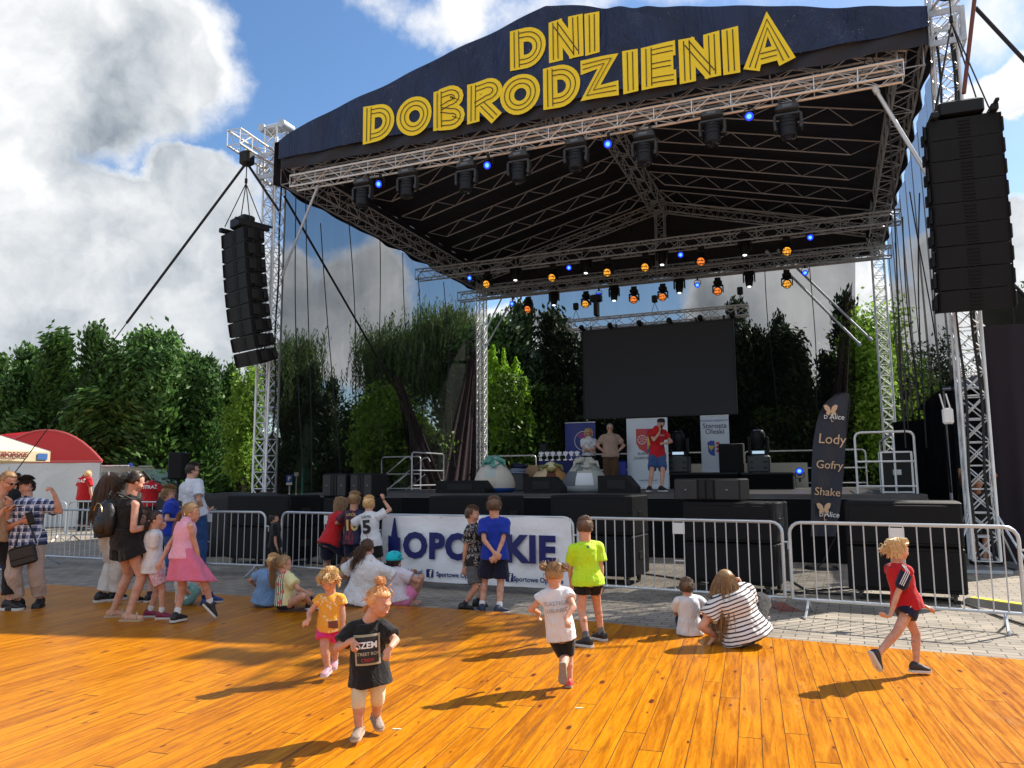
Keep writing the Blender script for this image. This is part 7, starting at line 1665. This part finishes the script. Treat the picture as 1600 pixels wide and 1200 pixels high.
P=human('child in red jersey and navy shorts striding to the right, blond ponytail',(1437,1055),78,top=838,z0=DK,hip=(1418,962),neck=(1402,886),head=(1404,859),hyaw=84,hpitch=2,age='kid',
 feet=(('a',1432,1040,.02),('a',1370,1024,-.10)),toe=(88,74),fpitch=(-2,-62),kh=((1,.1,0),(1,-.2,.1)),hands=((1441,946,.16),(1391,962,-.10)),eh=((-.6,.6,-.6),(-.9,-.4,-.1)),handpose=({'dir':(.8,-.2,-.3),'palm':(0,-.3,-1),'curl':.3},{'dir':(-.8,-.3,-.05),'palm':(.2,.2,1),'curl':.5}),
 tee=dict(m=redC,sleeve=.62,low=-.10,flare=.022,sleeve_m=navyC,stripe_m=whP,grow=1.2),bot=dict(kind='shorts',m=navyC,len=.40,loose=.016),shoe=mat('grey_black_shoe',(.03,.03,.035),.6,bump=.3,bscale=60),eyes=True,
 hair=('curly','pale',dict(n=320,len=.22,fringe=.38,tails=[dict(at=(0,-.40,.12),path=[(-.02,-.55,.16),(.02,-.68,.06),(0,-.72,-.02)],w=.13,n=60,curl=.5,band=mat('yellow_hair_band',(.8,.5,.05),.5))])))
for o_ in (-1,0,1): MB().path([P.HJ[1]+(P.KN[1]-P.HJ[1])*t_+nrm(CAM-P.HJ[1])*(.060*P.H+.010)+V(o_*.014,0,0)+V(.02,0,0) for t_ in (-.05,.15,.38)],.0035,5).build('stripes',whP,P.bot)
# ------------------------------------------------------------------ sitting on the floor edge
P=human('small boy in plain white T-shirt sitting on the floor edge beside the striped shirt',(1078,992),-6,H=1.02,z0=DK,hip=(1078,987),neck=(1076,934),head=(1073,918),hyaw=12,
 feet=(('a',1068,962,.42),('a',1090,962,.42)),kh=((-.2,.2,1),(.2,.2,1)),hands=((1062,965,.2),(1098,962,.22)),eh=((-.9,-.2,-.2),(.9,-.2,-.2)),tee=dict(m=whiteC,sleeve=.6,low=-.06,flare=.02,grow=1.3),bot=dict(kind='shorts',m=navyC,len=.8),shoe=bs,hair=('crop','short',dict(n=480,len=.13)),build=1.05)
P=human('girl with long loose brown hair in navy striped shirt sitting on the floor edge',(1155,1008),-22,H=1.52,z0=DK,age='adult',hip=(1166,990),neck=(1140,928,.03),head=(1133,909,.06),hyaw=-12,hpitch=-4,
 feet=(('a',1150,950,.62),('a',1190,955,.62)),kh=((-.2,.2,1),(.3,.2,1)),hands=((1119,994,.04),(1155,921,.16)),eh=((-.9,-.5,-.1),(.7,.2,-.6)),handpose=({'dir':(-.5,.1,-.5),'palm':(0,0,-1),'curl':.2},{'dir':(.05,.2,.9),'curl':1.0}),
 tee=dict(m=stripe.m,sleeve=.6,low=-.10,flare=.03,grow=1.5),bot=dict(kind='pants',m=blackC,len=1.7),shoe=bs,build=1.18,hair=('long','light',dict(n=560,len=2.0)))
P=human('blond child in light blue T-shirt sitting beside the girl in the yellow top',(412,948),22,H=1.05,z0=DK,hip=(411,940),neck=(421,895),head=(427,878),hyaw=30,
 feet=(('a',430,915,.4),('a',445,915,.38)),kh=((-.2,.2,1),(.2,.2,1)),hands=((400,915,.18),(440,910,.2)),eh=((-.9,-.3,-.1),(.9,-.2,-.2)),tee=dict(m=lblueC,sleeve=.6,low=-.06,flare=.02,grow=1.8),bot=dict(kind='shorts',m=greyC,len=.8),shoe=bs,hair=('crop','blond',dict(n=420,len=.16)),build=1.1)
P=human('girl with long light ponytail, pale yellow top and dark spotted skirt, sitting',(452,955),52,H=1.22,z0=DK,hip=(446,943),neck=(446,899),head=(444,882),hyaw=62,hpitch=-4,
 feet=(('a',492,938,.10),('a',486,944,.05)),kh=((.4,.7,.2),(1,-.3,.3)),hands=((478,925,.02),(474,932,-.06)),eh=((.2,.5,-.6),(.5,-.6,-.2)),tee=dict(m=wm.m,sleeve=.6,low=-.02,flare=.01,grow=1.7),bot=dict(kind='skirt',m=dots.m,len=.55,flare=.05),shoe=bs,eyes=True,
 hair=('tied','light',dict(n=260,tie=(-.05,-.42,.26),tails=[dict(at=(-.05,-.44,.26),path=[(-.08,-.60,.0),(-.1,-.56,-.5),(-.05,-.5,-1.0),(.0,-.46,-1.25)],w=.14,n=70)])))
P=human('woman in plain white T-shirt with long dark ponytail sitting with her back to the camera',(566,950),12,H=1.60,z0=.0,age='adult',hip=(563,938),neck=(577,878),head=(574,857,.06),hyaw=18,hpitch=-2,
 feet=(('a',585,905,.62),('a',605,905,.6)),kh=((-.2,.2,1),(.3,.2,1)),hands=((560,905,.25),(612,905,.22)),eh=((-.9,-.1,-.3),(.9,-.2,-.3)),tee=dict(m=whiteC,sleeve=.62,low=-.06,flare=.02,grow=1.3),bot=dict(kind='shorts',m=greyC,len=.9,grow=1.5),shoe=bs,build=1.12,
 hair=('tied','brown',dict(n=240,tie=(0,-.44,.0),tails=[dict(at=(0,-.46,.0),path=[(-.1,-.66,-.3),(-.3,-.7,-.8),(-.4,-.66,-1.2)],w=.20,n=80,curl=.25)])))
P=human('girl in turquoise cap, white T-shirt and pink shorts sitting with her knees up',(628,948),40,H=1.38,z0=.0,hip=(624,936),neck=(616,894),head=(616,879,.04),hyaw=22,
 feet=(('a',641,942,.10),('a',646,938,.18)),kh=((.2,.2,1),(.5,-.1,1)),hands=((640,898,.2),(648,905,.06)),eh=((-.2,.4,-.5),(.8,-.4,-.3)),tee=dict(m=cloth('lilac_white_cotton',(.68,.64,.74)),sleeve=.55,low=-.03,flare=.015,grow=1.6),bot=dict(kind='shorts',m=cloth('bubblegum_pink_cotton',(.78,.24,.48)),len=.45,grow=1.3),nofeet=True,
 hair=('tied','dark',dict(n=200,tie=(-.15,-.42,-.1),tails=[dict(at=(-.15,-.42,-.15),path=[(-.35,-.6,-.3),(-.65,-.6,-.55),(-.85,-.5,-.8)],w=.22,n=80)])))
mb=MB();mb.loft([[P.hd(r*math.cos(q)*.40,-.03+r*math.sin(q)*.45,z) for q in np.arange(20)*2*PI/20] for r,z in ((1.04,.14),(1.05,.24),(.96,.40),(.75,.52),(.35,.59),(.03,.60))]);cp=mb.build('cap',cloth('turquoise_cap_fabric',(.01,.52,.60)),P.t,'all')
mb=MB();mb.prism([(x,y) for x,y in [(-.30,.25),(.30,.25),(.24,.62),(0,.72),(-.24,.62)]],.15,.18,P.HM[:,0]*P.a,P.HM[:,1]*P.a,P.Hc) if False else mb.loft([[P.hd(x*k,y,z0_) for x,y in ((-.32,.30),(.32,.30),(.25,.62),(0,.70),(-.25,.62))] for k,z0_ in ((1,.13),(1,.17))]);mb.build('cap_peak',cloth('turquoise_cap_fabric',(.01,.52,.60)),cp)
P=human('boy in teal shorts sitting with one leg stretched out behind the girl in pink',(296,948),70,H=1.2,z0=DK,hip=(291,937,.15),neck=(284,905,.2),head=(281,888,.22),hyaw=60,
 feet=(('a',322,940,.15),('a',332,934,.3)),kh=((.3,0,1),(.2,0,1)),hands=((312,925,.2),(300,930,.1)),eh=((0,.4,-.5),(.3,-.6,-.3)),tee=dict(m=whiteC,sleeve=.6,low=-.04,grow=1.5),bot=dict(kind='shorts',m=tealC,len=.65,grow=1.2),sock=(nsock,.06),shoe=blueSh,hair=('crop','light',{}))
# ------------------------------------------------------------------ at the banner and fence
P=human('boy in black scribble print T-shirt and grey denim shorts turning to his friend',(735,953),112,top=790,z0=0.,hip=(741,882),neck=(740,822),head=(738,804),hyaw=105,htilt=6,
 feet=(('g',746,948),('g',724,954)),toe=(95,75),hands=((752,880,.1),(725,886,-.05)),eh=((.5,.5,-.4),(-.8,-.3,-.3)),tee=dict(m=bprint.m,sleeve=.6,low=-.08,flare=.02,grow=1.3),bot=dict(kind='shorts',m=greyden,len=.85,loose=.022),sock=(dsock,.05),shoe=bs,sole=blkSole,eyes=True,hair=('crop','short',dict(n=460,len=.14)))
P=human('boy in blue T-shirt and navy shorts holding his hands behind his back',(766,957),-2,top=773,z0=0.,hip=(773,884),neck=(773,812),head=(772,791),hyaw=6,
 feet=(('g',753,957),('g',780,959)),toe=(-15,45),hands=((771,862,-.17),(776,868,-.16)),eh=((-1,-.2,-.2),(1,-.2,-.2)),handpose=({'dir':(.6,-.1,-.5),'palm':(0,1,0),'curl':.5},{'dir':(-.6,-.1,-.5),'palm':(0,1,0),'curl':.7}),
 tee=dict(m=blueC,sleeve=.64,low=-.10,flare=.022,grow=1.3),bot=dict(kind='shorts',m=navyC,len=.82,loose=.025),sock=(wsock,.04),shoe=mat('navy_green_shoe',(.02,.03,.07),.6,bump=.3,bscale=60),hair=('crop','short',dict(n=460,len=.12)))
P=human('small boy with dark hair in black T-shirt standing at the fence gap',(428,905),78,top=797,z0=0.,head=(428,811),hyaw=84,hands=(None,(435,868,-.08)),eh=(None,(-.6,-.5,-.2)),tee=dict(m=blackC,sleeve=.6,low=-.14,flare=.02),bot=dict(kind='shorts',m=blackC,len=.8),shoe=bs,eyes=True,hair=('crop','dark',dict(n=380,len=.14)))
P=human('child with matted sandy hair in red T-shirt leaning on the fence with one knee bent',(507,914),38,H=1.28,z0=0.,hip=(514,850,-.12),neck=(530,805,.02),head=(533,788,.10),hyaw=40,hpitch=-8,
 feet=(('g',503,914),('a',530,893,.05)),toe=(30,60),fpitch=(0,-30),kh=((.4,1,0),(1,.3,.6)),hands=((548,812,.22),(556,805,.16)),eh=((.2,.2,-.9),(.6,-.3,-.6)),tee=dict(m=redC,sleeve=.7,low=-.1,flare=.03,grow=1.8),bot=dict(kind='shorts',m=navyC,len=.8,loose=.02,grow=1.4),shoe=neonSh,skin=SK2,hair=('long','dread',dict(n=300,len=.55)),group=None)
P=human('boy in dark red and navy jersey number 10 between his two friends at the fence',(553,918),10,top=770,z0=0.,hip=(553,855),neck=(553,800),head=(554,781),hyaw=18,hands=((545,815,.2),(566,820,.2)),eh=((-.9,0,-.4),(.8,0,-.4)),tee=dict(m=barca.m,sleeve=.62,low=-.12,flare=.02,grow=1.3),bot=dict(kind='shorts',m=navyC,len=.7),shoe=bs,hair=('crop','light',dict(n=400,len=.16)))
torso_text(P,'10',.20,.50,mat('gold_print',(.62,.45,.16),.5),-1,bold=.008);torso_text(P,'KRÓL',.055,.86,mat('gold_print',(.62,.45,.16),.5),-1)
P=human('blond boy in white number 5 jersey raising his right arm at the fence',(580,920),14,top=774,z0=0.,hip=(580,858),neck=(576,804),head=(577,787,.03),hyaw=30,hpitch=6,
 hands=((562,822,.2),(599,781,.05)),eh=((-.8,0,-.5),(.9,0,-.7)),handpose=(None,{'dir':(0,.1,1),'curl':1.1}),tee=dict(m=whiteC,sleeve=.62,low=-.14,flare=.02,grow=1.35),bot=dict(kind='shorts',m=blackC,len=.7,loose=.02),shoe=bs,hair=('crop','blond',dict(n=380,len=.13)))
torso_text(P,'5',.25,.52,mat('black_print',(.015,.015,.015),.5),-1,bold=.010);torso_text(P,'KAMIL',.055,.88,mat('black_print',(.015,.015,.015),.5),-1)
MB().path([P.WR[1]+.02*(V(math.cos(q),math.sin(q),0)) for q in np.linspace(0,6.28,12)],.007,6).build('wristwatch',blk,P.t)
# ------------------------------------------------------------------ group at the left
P=human('woman in short black playsuit with dark ponytail carrying a black backpack',(190,967),42,top=731,age='adult',z0=DK,hip=(197,848),neck=(203,782),head=(212,753,.02),hyaw=50,hpitch=-16,
 feet=(('g',176,964),('g',200,970)),toe=(65,85),hands=((214,815,.25),(236,822,.05)),eh=((.1,.5,-.8),(-.3,-.9,-.5)),handpose=(None,{'dir':(.9,.2,.0),'curl':.3}),
 tee=dict(m=blackC,sleeve=0,low=-.10,flare=.0,grow=.8),bot=dict(kind='shorts',m=blackC,len=.40,loose=.03,grow=1.8),bare_feet=True,sole=mat('beige_sandal',(.5,.38,.26),.6),hair=('tied','dark',dict(n=300,tie=(-.02,-.44,.02),tails=[dict(at=(-.02,-.46,.02),path=[(-.05,-.66,-.12),(-.1,-.7,-.5),(-.08,-.6,-.8)],w=.17,n=70,curl=.2,band=mat('white_hair_band',(.7,.7,.7),.6))])))
# backpack (carried: its own thing)
bc=P.C+P.s*.56*P.tl-P.F*.20-P.R*.06;bpk=thing('backpack','small black backpack with gold zip worn by the woman in the black playsuit','backpack',bc)
bm=mat('black_nylon',(.012,.012,.014),.5,bump=.3,bscale=30);mb=MB();X,Yb,Z=P.R,P.F,P.s
mb.loft([[bc+X*math.cos(q)*w_+Yb*math.sin(q)*d_+Z*z for q in np.arange(20)*2*PI/20] for z,w_,d_ in ((-.19,.10,.05),(-.17,.135,.075),(-.05,.145,.09),(.08,.13,.085),(.15,.10,.06),(.18,.05,.03))]);b1=mb.build('bag_body',bm,bpk,'all')
mb=MB();mb.loft([[bc-Yb*.06+X*math.cos(q)*w_+Yb*math.sin(q)*d_+Z*z for q in np.arange(16)*2*PI/16] for z,w_,d_ in ((-.17,.07,.03),(-.15,.10,.055),(-.06,.105,.06),(.0,.09,.045),(.02,.05,.02))]);mb.build('front_pocket',bm,b1,'all')
MB().path([bc-Yb*.095+X*.11*math.cos(q)+Z*(.05+.10*math.sin(q)) for q in np.linspace(.1,3.0,12)],.005,5).build('zip',mat('gold_zip',(.6,.45,.2),.3,.8),b1)
for sg in (-1,1): MB().path([bc+X*sg*.06+Z*.16,bc+X*sg*.09+Z*.27+Yb*.05,P.SH[0 if sg<0 else 1]+UP*.055+Yb*.0-X*sg*.05,P.SH[0 if sg<0 else 1]+Yb*.10-Z*.10-X*sg*.04],.012,6).build('strap',bm,bpk)
MB().path([bc-X*.03+Z*.17,bc+Z*.23,bc+X*.03+Z*.17],.009,6).build('carry_loop',bm,bpk)
P=human('woman with very long loose brown hair and white trousers behind the backpack',(160,942),28,top=729,age='adult',z0=DK,hip=(172,850,.0),neck=(172,786),head=(172,753),hyaw=52,hpitch=-10,feet=(('g',158,940),('g',178,938)),hands=((170,850,.15),(200,830,.2)),
 tee=dict(m=blackC,sleeve=.8,low=-.12,flare=.02,grow=1.2),bot=dict(kind='pants',m=cloth('white_trousers',(.70,.69,.67)),len=1.85,loose=.006),shoe=bs,hair=('long','brown',dict(n=520,len=2.1)))
MB().box(P.hd(.25,-.2,.42),(.02,.012,.05),None,None,.004).build('hair_clip',whP,P.t)
P=human('girl in white T-shirt and lilac patterned shorts with two dark bunches',(242,966),58,top=797,z0=DK,hip=(238,895),neck=(240,832),head=(243,812),hyaw=70,feet=(('g',233,964),('g',252,967)),toe=(80,85),hands=((252,885,.1),(236,886,.0)),
 tee=dict(m=whiteC,sleeve=.6,low=-.22,flare=.02,grow=1.3),bot=dict(kind='shorts',m=lil.m,len=.80,loose=.012),sock=(wsock,.05),shoe=marS,eyes=True,hair=('tied','dark',dict(n=280,tie=(0,-.3,.1),tails=[dict(at=(.30,-.32,-.05),path=[(.36,-.42,-.3),(.36,-.42,-.55)],w=.10,n=36,curl=.3,band=pinkSh),dict(at=(-.30,-.32,-.05),path=[(-.36,-.42,-.3),(-.36,-.42,-.55)],w=.10,n=36,curl=.3,band=pinkSh)])))
P=human('girl in sleeveless pink top and rose pink skirt leaning forward with a long plait',(275,973),48,H=1.30,z0=DK,hip=(284,876),neck=(291,818,.05),head=(299,802,.10),hyaw=72,hpitch=-8,
 feet=(('a',276,962,0),('a',330,946,.12)),toe=(20,62),fpitch=(0,-48),kh=((.2,1,0),(1,.5,0)),hands=((252,876,.0),(311,892,.05)),eh=((-.9,.1,-.4),(.9,-.3,0)),handpose=(None,{'dir':(.1,.1,-1),'curl':.2}),
 tee=dict(m=pinkC,sleeve=0,low=-.02,flare=.01,grow=1.3),bot=dict(kind='skirt',m=pinkS,len=.88,flare=.10,grow=1.3,rise=.28),sock=(wsock,.05),shoe=bs,eyes=True,hair=('tied','light',dict(n=280,tie=(-.18,-.40,.05),tails=[dict(at=(-.20,-.42,.05),path=[(-.32,-.55,-.2),(-.44,-.6,-.7),(-.48,-.62,-1.1),(-.46,-.6,-1.35)],w=.085,n=50,band=whP)])))
P=human('small boy in black half hidden between the woman and the girl in white',(223,940),8,top=791,z0=DK,hip=(222,870),hyaw=35,head=(224,806),hpitch=-10,feet=(('g',214,941),('g',233,940)),toe=(10,25),tee=dict(m=blackC,sleeve=.6,low=-.12,flare=.02),bot=dict(kind='shorts',m=blackC,len=.95,loose=.015),sock=(dsock,.05),shoe=bs,hair=('crop','brown',dict(n=300,len=.15)))
P=human('boy in royal blue T-shirt with light brown hair standing between the girls and the man',(262,905),76,top=756,z0=0.,head=(263,772),hyaw=88,hands=((272,825,.1),(276,812,-.05)),eh=((.2,.3,-.6),(-.2,-.7,-.5)),tee=dict(m=blueC,sleeve=.62,low=-.12,flare=.02,grow=1.3),bot=dict(kind='pants',m=denim,len=1.85),shoe=bs,eyes=True,hair=('crop','light',dict(n=360,len=.22)))
P=human('tall man with glasses in plain white T-shirt and jeans holding a card',(303,897),30,top=718,age='adult',z0=0.,hip=(305,812),neck=(298,754),head=(301,735),hyaw=62,hands=((292,815,.2),(318,797,.0)),eh=((-.4,.3,-.7),(.2,-.7,-.6)),handpose=(None,{'dir':(.9,.1,.0),'palm':(0,.3,1),'curl':.4}),
 tee=dict(m=cloth('white_blue_cotton',(.66,.70,.78)),sleeve=.7,low=-.10,flare=.02,grow=1.2),bot=dict(kind='pants',m=denim,len=1.85),shoe=bs,eyes=True,glasses=blk,hair=('crop','dark',dict(n=340,len=.13)))
tag(MB().box(P.WR[1]+V(.15,.0,.015),(.10,.06,.004)).build('paper_card',whP,None,True,origin=P.WR[1]),'small white card held by the tall man in the white T-shirt','card')
# ------------------------------------------------------------------ far left
P=human('older woman in blue and white plaid shirt with beige trousers, one arm raised',(46,950),168,top=740,age='adult',z0=DK,hip=(43,852),neck=(43,784),head=(41,760),hyaw=172,htilt=-4,
 feet=(('g',62,948),('g',28,951)),toe=(165,190),hands=((85,772,-.1),(34,814,-.14)),eh=((.9,.1,-.8),(-.9,.2,-.5)),handpose=({'dir':(-.5,-.2,.9),'curl':.9},{'dir':(.8,-.3,-.1),'palm':(0,.6,.5),'curl':.6}),
 tee=dict(m=plaid.m,sleeve=.75,low=-.16,flare=.015,grow=1.2),bot=dict(kind='pants',m=beigeC,len=1.78,loose=.008),shoe=bs,sole=blkSole,eyes=True,hair=('crop','dark',dict(n=380,len=.22,fringe=.34)),build=1.04)
hbc=atY(36,868,P.G[1]-.22);hb=thing('handbag','flat black crossbody handbag hanging at the hip of the woman in plaid','handbag',hbc);X=nrm(V(.95,0,.25));Z=np.cross(V(0,-1,0),X)*-1
mb=MB();mb.box(hbc,(.30,.07,.22),X,V(0,1,0),.02);b1=mb.build('bag_body',bm,hb);MB().box(hbc+V(0,-.04,.03),(.28,.012,.12),X,V(0,1,0),.005).build('flap',bm,b1);MB().path([hbc+X*.14+V(0,.02,.10),P.C+P.s*.55*P.tl+V(.10,-.17,0),P.SH[0]+UP*.06+V(-.05,-.02,0)],.011,6).build('strap',bm,hb);MB().path([hbc-X*.14+V(0,.02,.08),hbc-X*.1+V(0,.10,.35)],.009,6).build('strap',bm,hb)
tag(MB().box(P.WR[1]+V(.13,-.05,.03),(.08,.03,.15),nrm(V(.9,0,.3)),None,.01).build('mobile_phone',blk,None,True,origin=P.WR[1]),'black phone in the hand of the woman in the plaid shirt','phone')
P=human('woman with sunglasses and tan top at the left edge looking at her phone',(6,953),96,top=727,age='adult',z0=DK,hip=(-12,862),neck=(-4,786),head=(13,752,.0),hyaw=98,hpitch=-22,feet=(('g',14,953),('g',-42,948)),toe=(95,95),hands=((14,793,-.05),(6,797,-.18)),eh=((-.3,.3,-.9),(-.5,-.3,-.8)),handpose=(None,{'dir':(.95,-.1,.1),'palm':(0,0,1),'curl':.4}),
 tee=dict(m=tanC,sleeve=.5,low=-.1,grow=1.),bot=dict(kind='pants',m=blackC,len=1.75),shoe=bs,eyes=True,glasses=blk,hair=('tied','light',dict(n=340,tie=(0,-.46,-.05),tails=[dict(at=(0,-.48,-.05),path=[(0,-.6,-.3),(0,-.6,-.7)],w=.12,n=40)])))
tag(MB().box(P.WR[1]+V(.14,-.01,.035),(.16,.075,.01),nrm(V(.97,0,.15)),None,.004).build('mobile_phone',blk,None,True,origin=P.WR[1]),'black phone held flat by the woman with sunglasses','phone')
P=human('person in black T-shirt with blue shoes, mostly hidden behind the woman in plaid',(14,890),10,top=742,age='adult',z0=0.,tee=dict(m=blackC,sleeve=.6,low=-.1),bot=dict(kind='shorts',m=blackC,len=.9),shoe=blueSh,hair=('crop','dark',dict(n=120)))
for (gx,gy,dp,fc,tp,hx,nm,hy) in ((128,830,23.6,24,731,138,'fireman in red T-shirt standing before the marquee wall',40),(232,842,20.5,-12,740,226,'fireman in red T-shirt half hidden behind the two women',-30)):
    P=human(nm,(gx,gy),fc,top=tp,age='adult',z0=0.,depth=dp,head=(hx,tp+11),hyaw=hy,feet=(None,None),tee=dict(m=redC,sleeve=.6,low=-.10,grow=1.2),bot=dict(kind='pants',m=firetr,len=1.75,loose=.02),shoe=bs,sole=blkSole,build=1.12,hair=('crop','blond' if gx<200 else 'dark',dict(n=120,len=.06)),group='firemen in red shirts')
    torso_text(P,'STRAŻ',.12,.80,whP,-1,bold=.004)
    for i in (0,1): q=P.legp(i,1.45);MB().tube(q-UP*.03,q+UP*.03,.085,n=14).build('reflective_band',refl,P.bot)
# ------------------------------------------------------------------ on the stage
ys=float(gnd(1027,767,DZ)[1])
def sd(u_px,v_): return float(front(u_px,760,v_)[1])
dW=sd(920,6.1);dM=sd(955,6.0)
P=human('woman with blond bob in white printed T-shirt standing on stage with clasped hands',(921,760),182,H=1.64,age='adult',z0=DZ,depth=dW,hands=((917,703,-.24),(925,705,-.26)),eh=((1,.2,-.6),(-1,.2,-.6)),handpose=({'dir':(-.5,-.2,-.6),'curl':.6},{'dir':(.5,-.2,-.6),'curl':.6}),tee=dict(m=whiteC,sleeve=.6,low=.10,grow=1.1,flare=.004),bot=dict(kind='pants',m=blackC,len=1.85),shoe=bs,eyes=True,glasses=mat('red_brown_frames',(.25,.05,.04),.4),hair=('bob','blond',dict(n=260,len=.55,fringe=.40)),build=1.08)
for dx_,f_ in ((-.07,.72),(.05,.76),(0,.56),(-.05,.42),(.06,.46),(.0,.68)): torso_text(P,'~S&' if False else 'S',.09,f_,mat('grey_letter_print',(.25,.25,.28),.6),1,dx=dx_)
P=human('heavy man in taupe T-shirt with one hand on his hip standing on stage',(955,760),184,H=1.74,age='adult',z0=DZ,depth=dM,hands=((965,706,-.05),(944,706,-.10)),eh=((1,.2,0),(-1,.2,0)),tee=dict(m=taupeC,sleeve=.66,low=-.08,grow=1.1,flare=.01),bot=dict(kind='pants',m=brownC,len=1.85,loose=.015),shoe=bs,eyes=True,glasses=blk,hair=('crop','grey',dict(n=200,len=.08)),build=1.22)
bg_=thing('shoulder_bag','blue bag hanging beside the heavy man on stage','bag',P.C+V(.3,.1,-.35));c=P.C+V(.30,.05,-.35);mb=MB();mb.box(c,(.26,.14,.44),None,None,.05);mb.build('bag_body',mat('blue_nylon',(.01,.03,.30),.5,bump=.3,bscale=12),bg_);MB().path([c+V(-.08,0,.2),c+V(-.1,-.05,.5),c+V(.05,-.02,.2)],.012,5).build('strap',blk,bg_)
P=human('man in red T-shirt, denim shorts and black cap speaking into a microphone on stage',(1027,767),178,top=652,age='adult',z0=DZ,hip=(1027,713),head=(1033,662,-.03),hyaw=186,feet=(('g',1034,768),('g',1015,768)),hands=((1040,693,-.20),(1031,675,-.17)),eh=((1,.2,-.8),(-1,.1,-.9)),toe=(150,205),handpose=({'dir':(-.8,-.1,.1),'curl':.8},{'dir':(.15,-.1,.9),'palm':(.6,.3,0),'curl':1.0}),
 tee=dict(m=redC,sleeve=.6,low=-.10,grow=1.05,flare=.015),bot=dict(kind='shorts',m=denim,len=.90,loose=.010),shoe=bs,eyes=True,skin=SK,hair=('crop','dark',dict(n=120,len=.08)))
for i in (0,1): pass
capm=cloth('black_cap_fabric',(.012,.012,.013));mb=MB();mb.loft([[P.hd(r*math.cos(q)*.39,-.03+r*math.sin(q)*.44,z) for q in np.arange(18)*2*PI/18] for r,z in ((1.02,.16),(1.03,.28),(.92,.42),(.6,.52),(.05,.55))]);cp=mb.build('cap',capm,P.t,'all');MB().loft([[P.hd(x,y,z) for x,y in ((-.28,.34),(.28,.34),(.22,.66),(0,.74),(-.22,.66))] for z in (.15,.19)]).build('cap_peak',capm,cp)
torso_text(P,'STRAŻ',.05,.72,whP,1,dx=.09)
m0=P.WR[1]+V(.02,-.03,.06);mc=thing('microphone','black handheld microphone at the mouth of the man in the cap','microphone',m0);MB().tube(m0-V(0,0,.08),m0+V(.02,0,.10),.013,.020).build('handle',blk,mc);MB().ell(m0+V(.025,0,.13),(.03,.03,.036)).build('mesh_head',galv,mc)
# crew member behind the right tower
P=human('bald crew man in dark clothes holding the right tower from behind',(1532,888),186,top=745,age='adult',z0=0.,hip=(1528,830),head=(1528,757,-.12),hpitch=-45,neck=(1528,782,-.02),hands=((1498,741,-.35),(1536,727,-.35)),eh=((-.7,.2,-.6),(.8,.2,-.5)),tee=dict(m=blackC,sleeve=.5,low=-.1),bot=dict(kind='shorts',m=blackC,len=.8),shoe=bs,skin=SK2,hair=('bald','dark')) if False else human('bald crew man in dark clothes stooping behind the right tower',(1530,885),180,top=742,age='adult',z0=0.,depth=13.1,head=(1527,757,-.14),neck=(1527,772,.05),hip=(1530,815,.15),hpitch=-50,hands=((1555,745,-.1),(1500,742,-.3)),tee=dict(m=blackC,sleeve=.5,low=-.1),bot=dict(kind='shorts',m=blackC,len=.8),shoe=bs,skin=SK2,hair=('bald','dark'))
# floor crumbs and small litter
for i,(x,y,nm) in enumerate([(620,1140,'pale wood splinter lying on the planks left of the middle'),(915,985,'white scrap on the planks near the boy in neon'),(905,1107,'small pale scrap on the planks below the running girl')]):
    g=gnd(x,y,DK);tag(MB().box(g+UP*.003,(.05,.012,.005)).build('litter_scrap',mat('pale_scrap',(.7,.65,.5),.7),None,True,origin=g),nm,'litter')
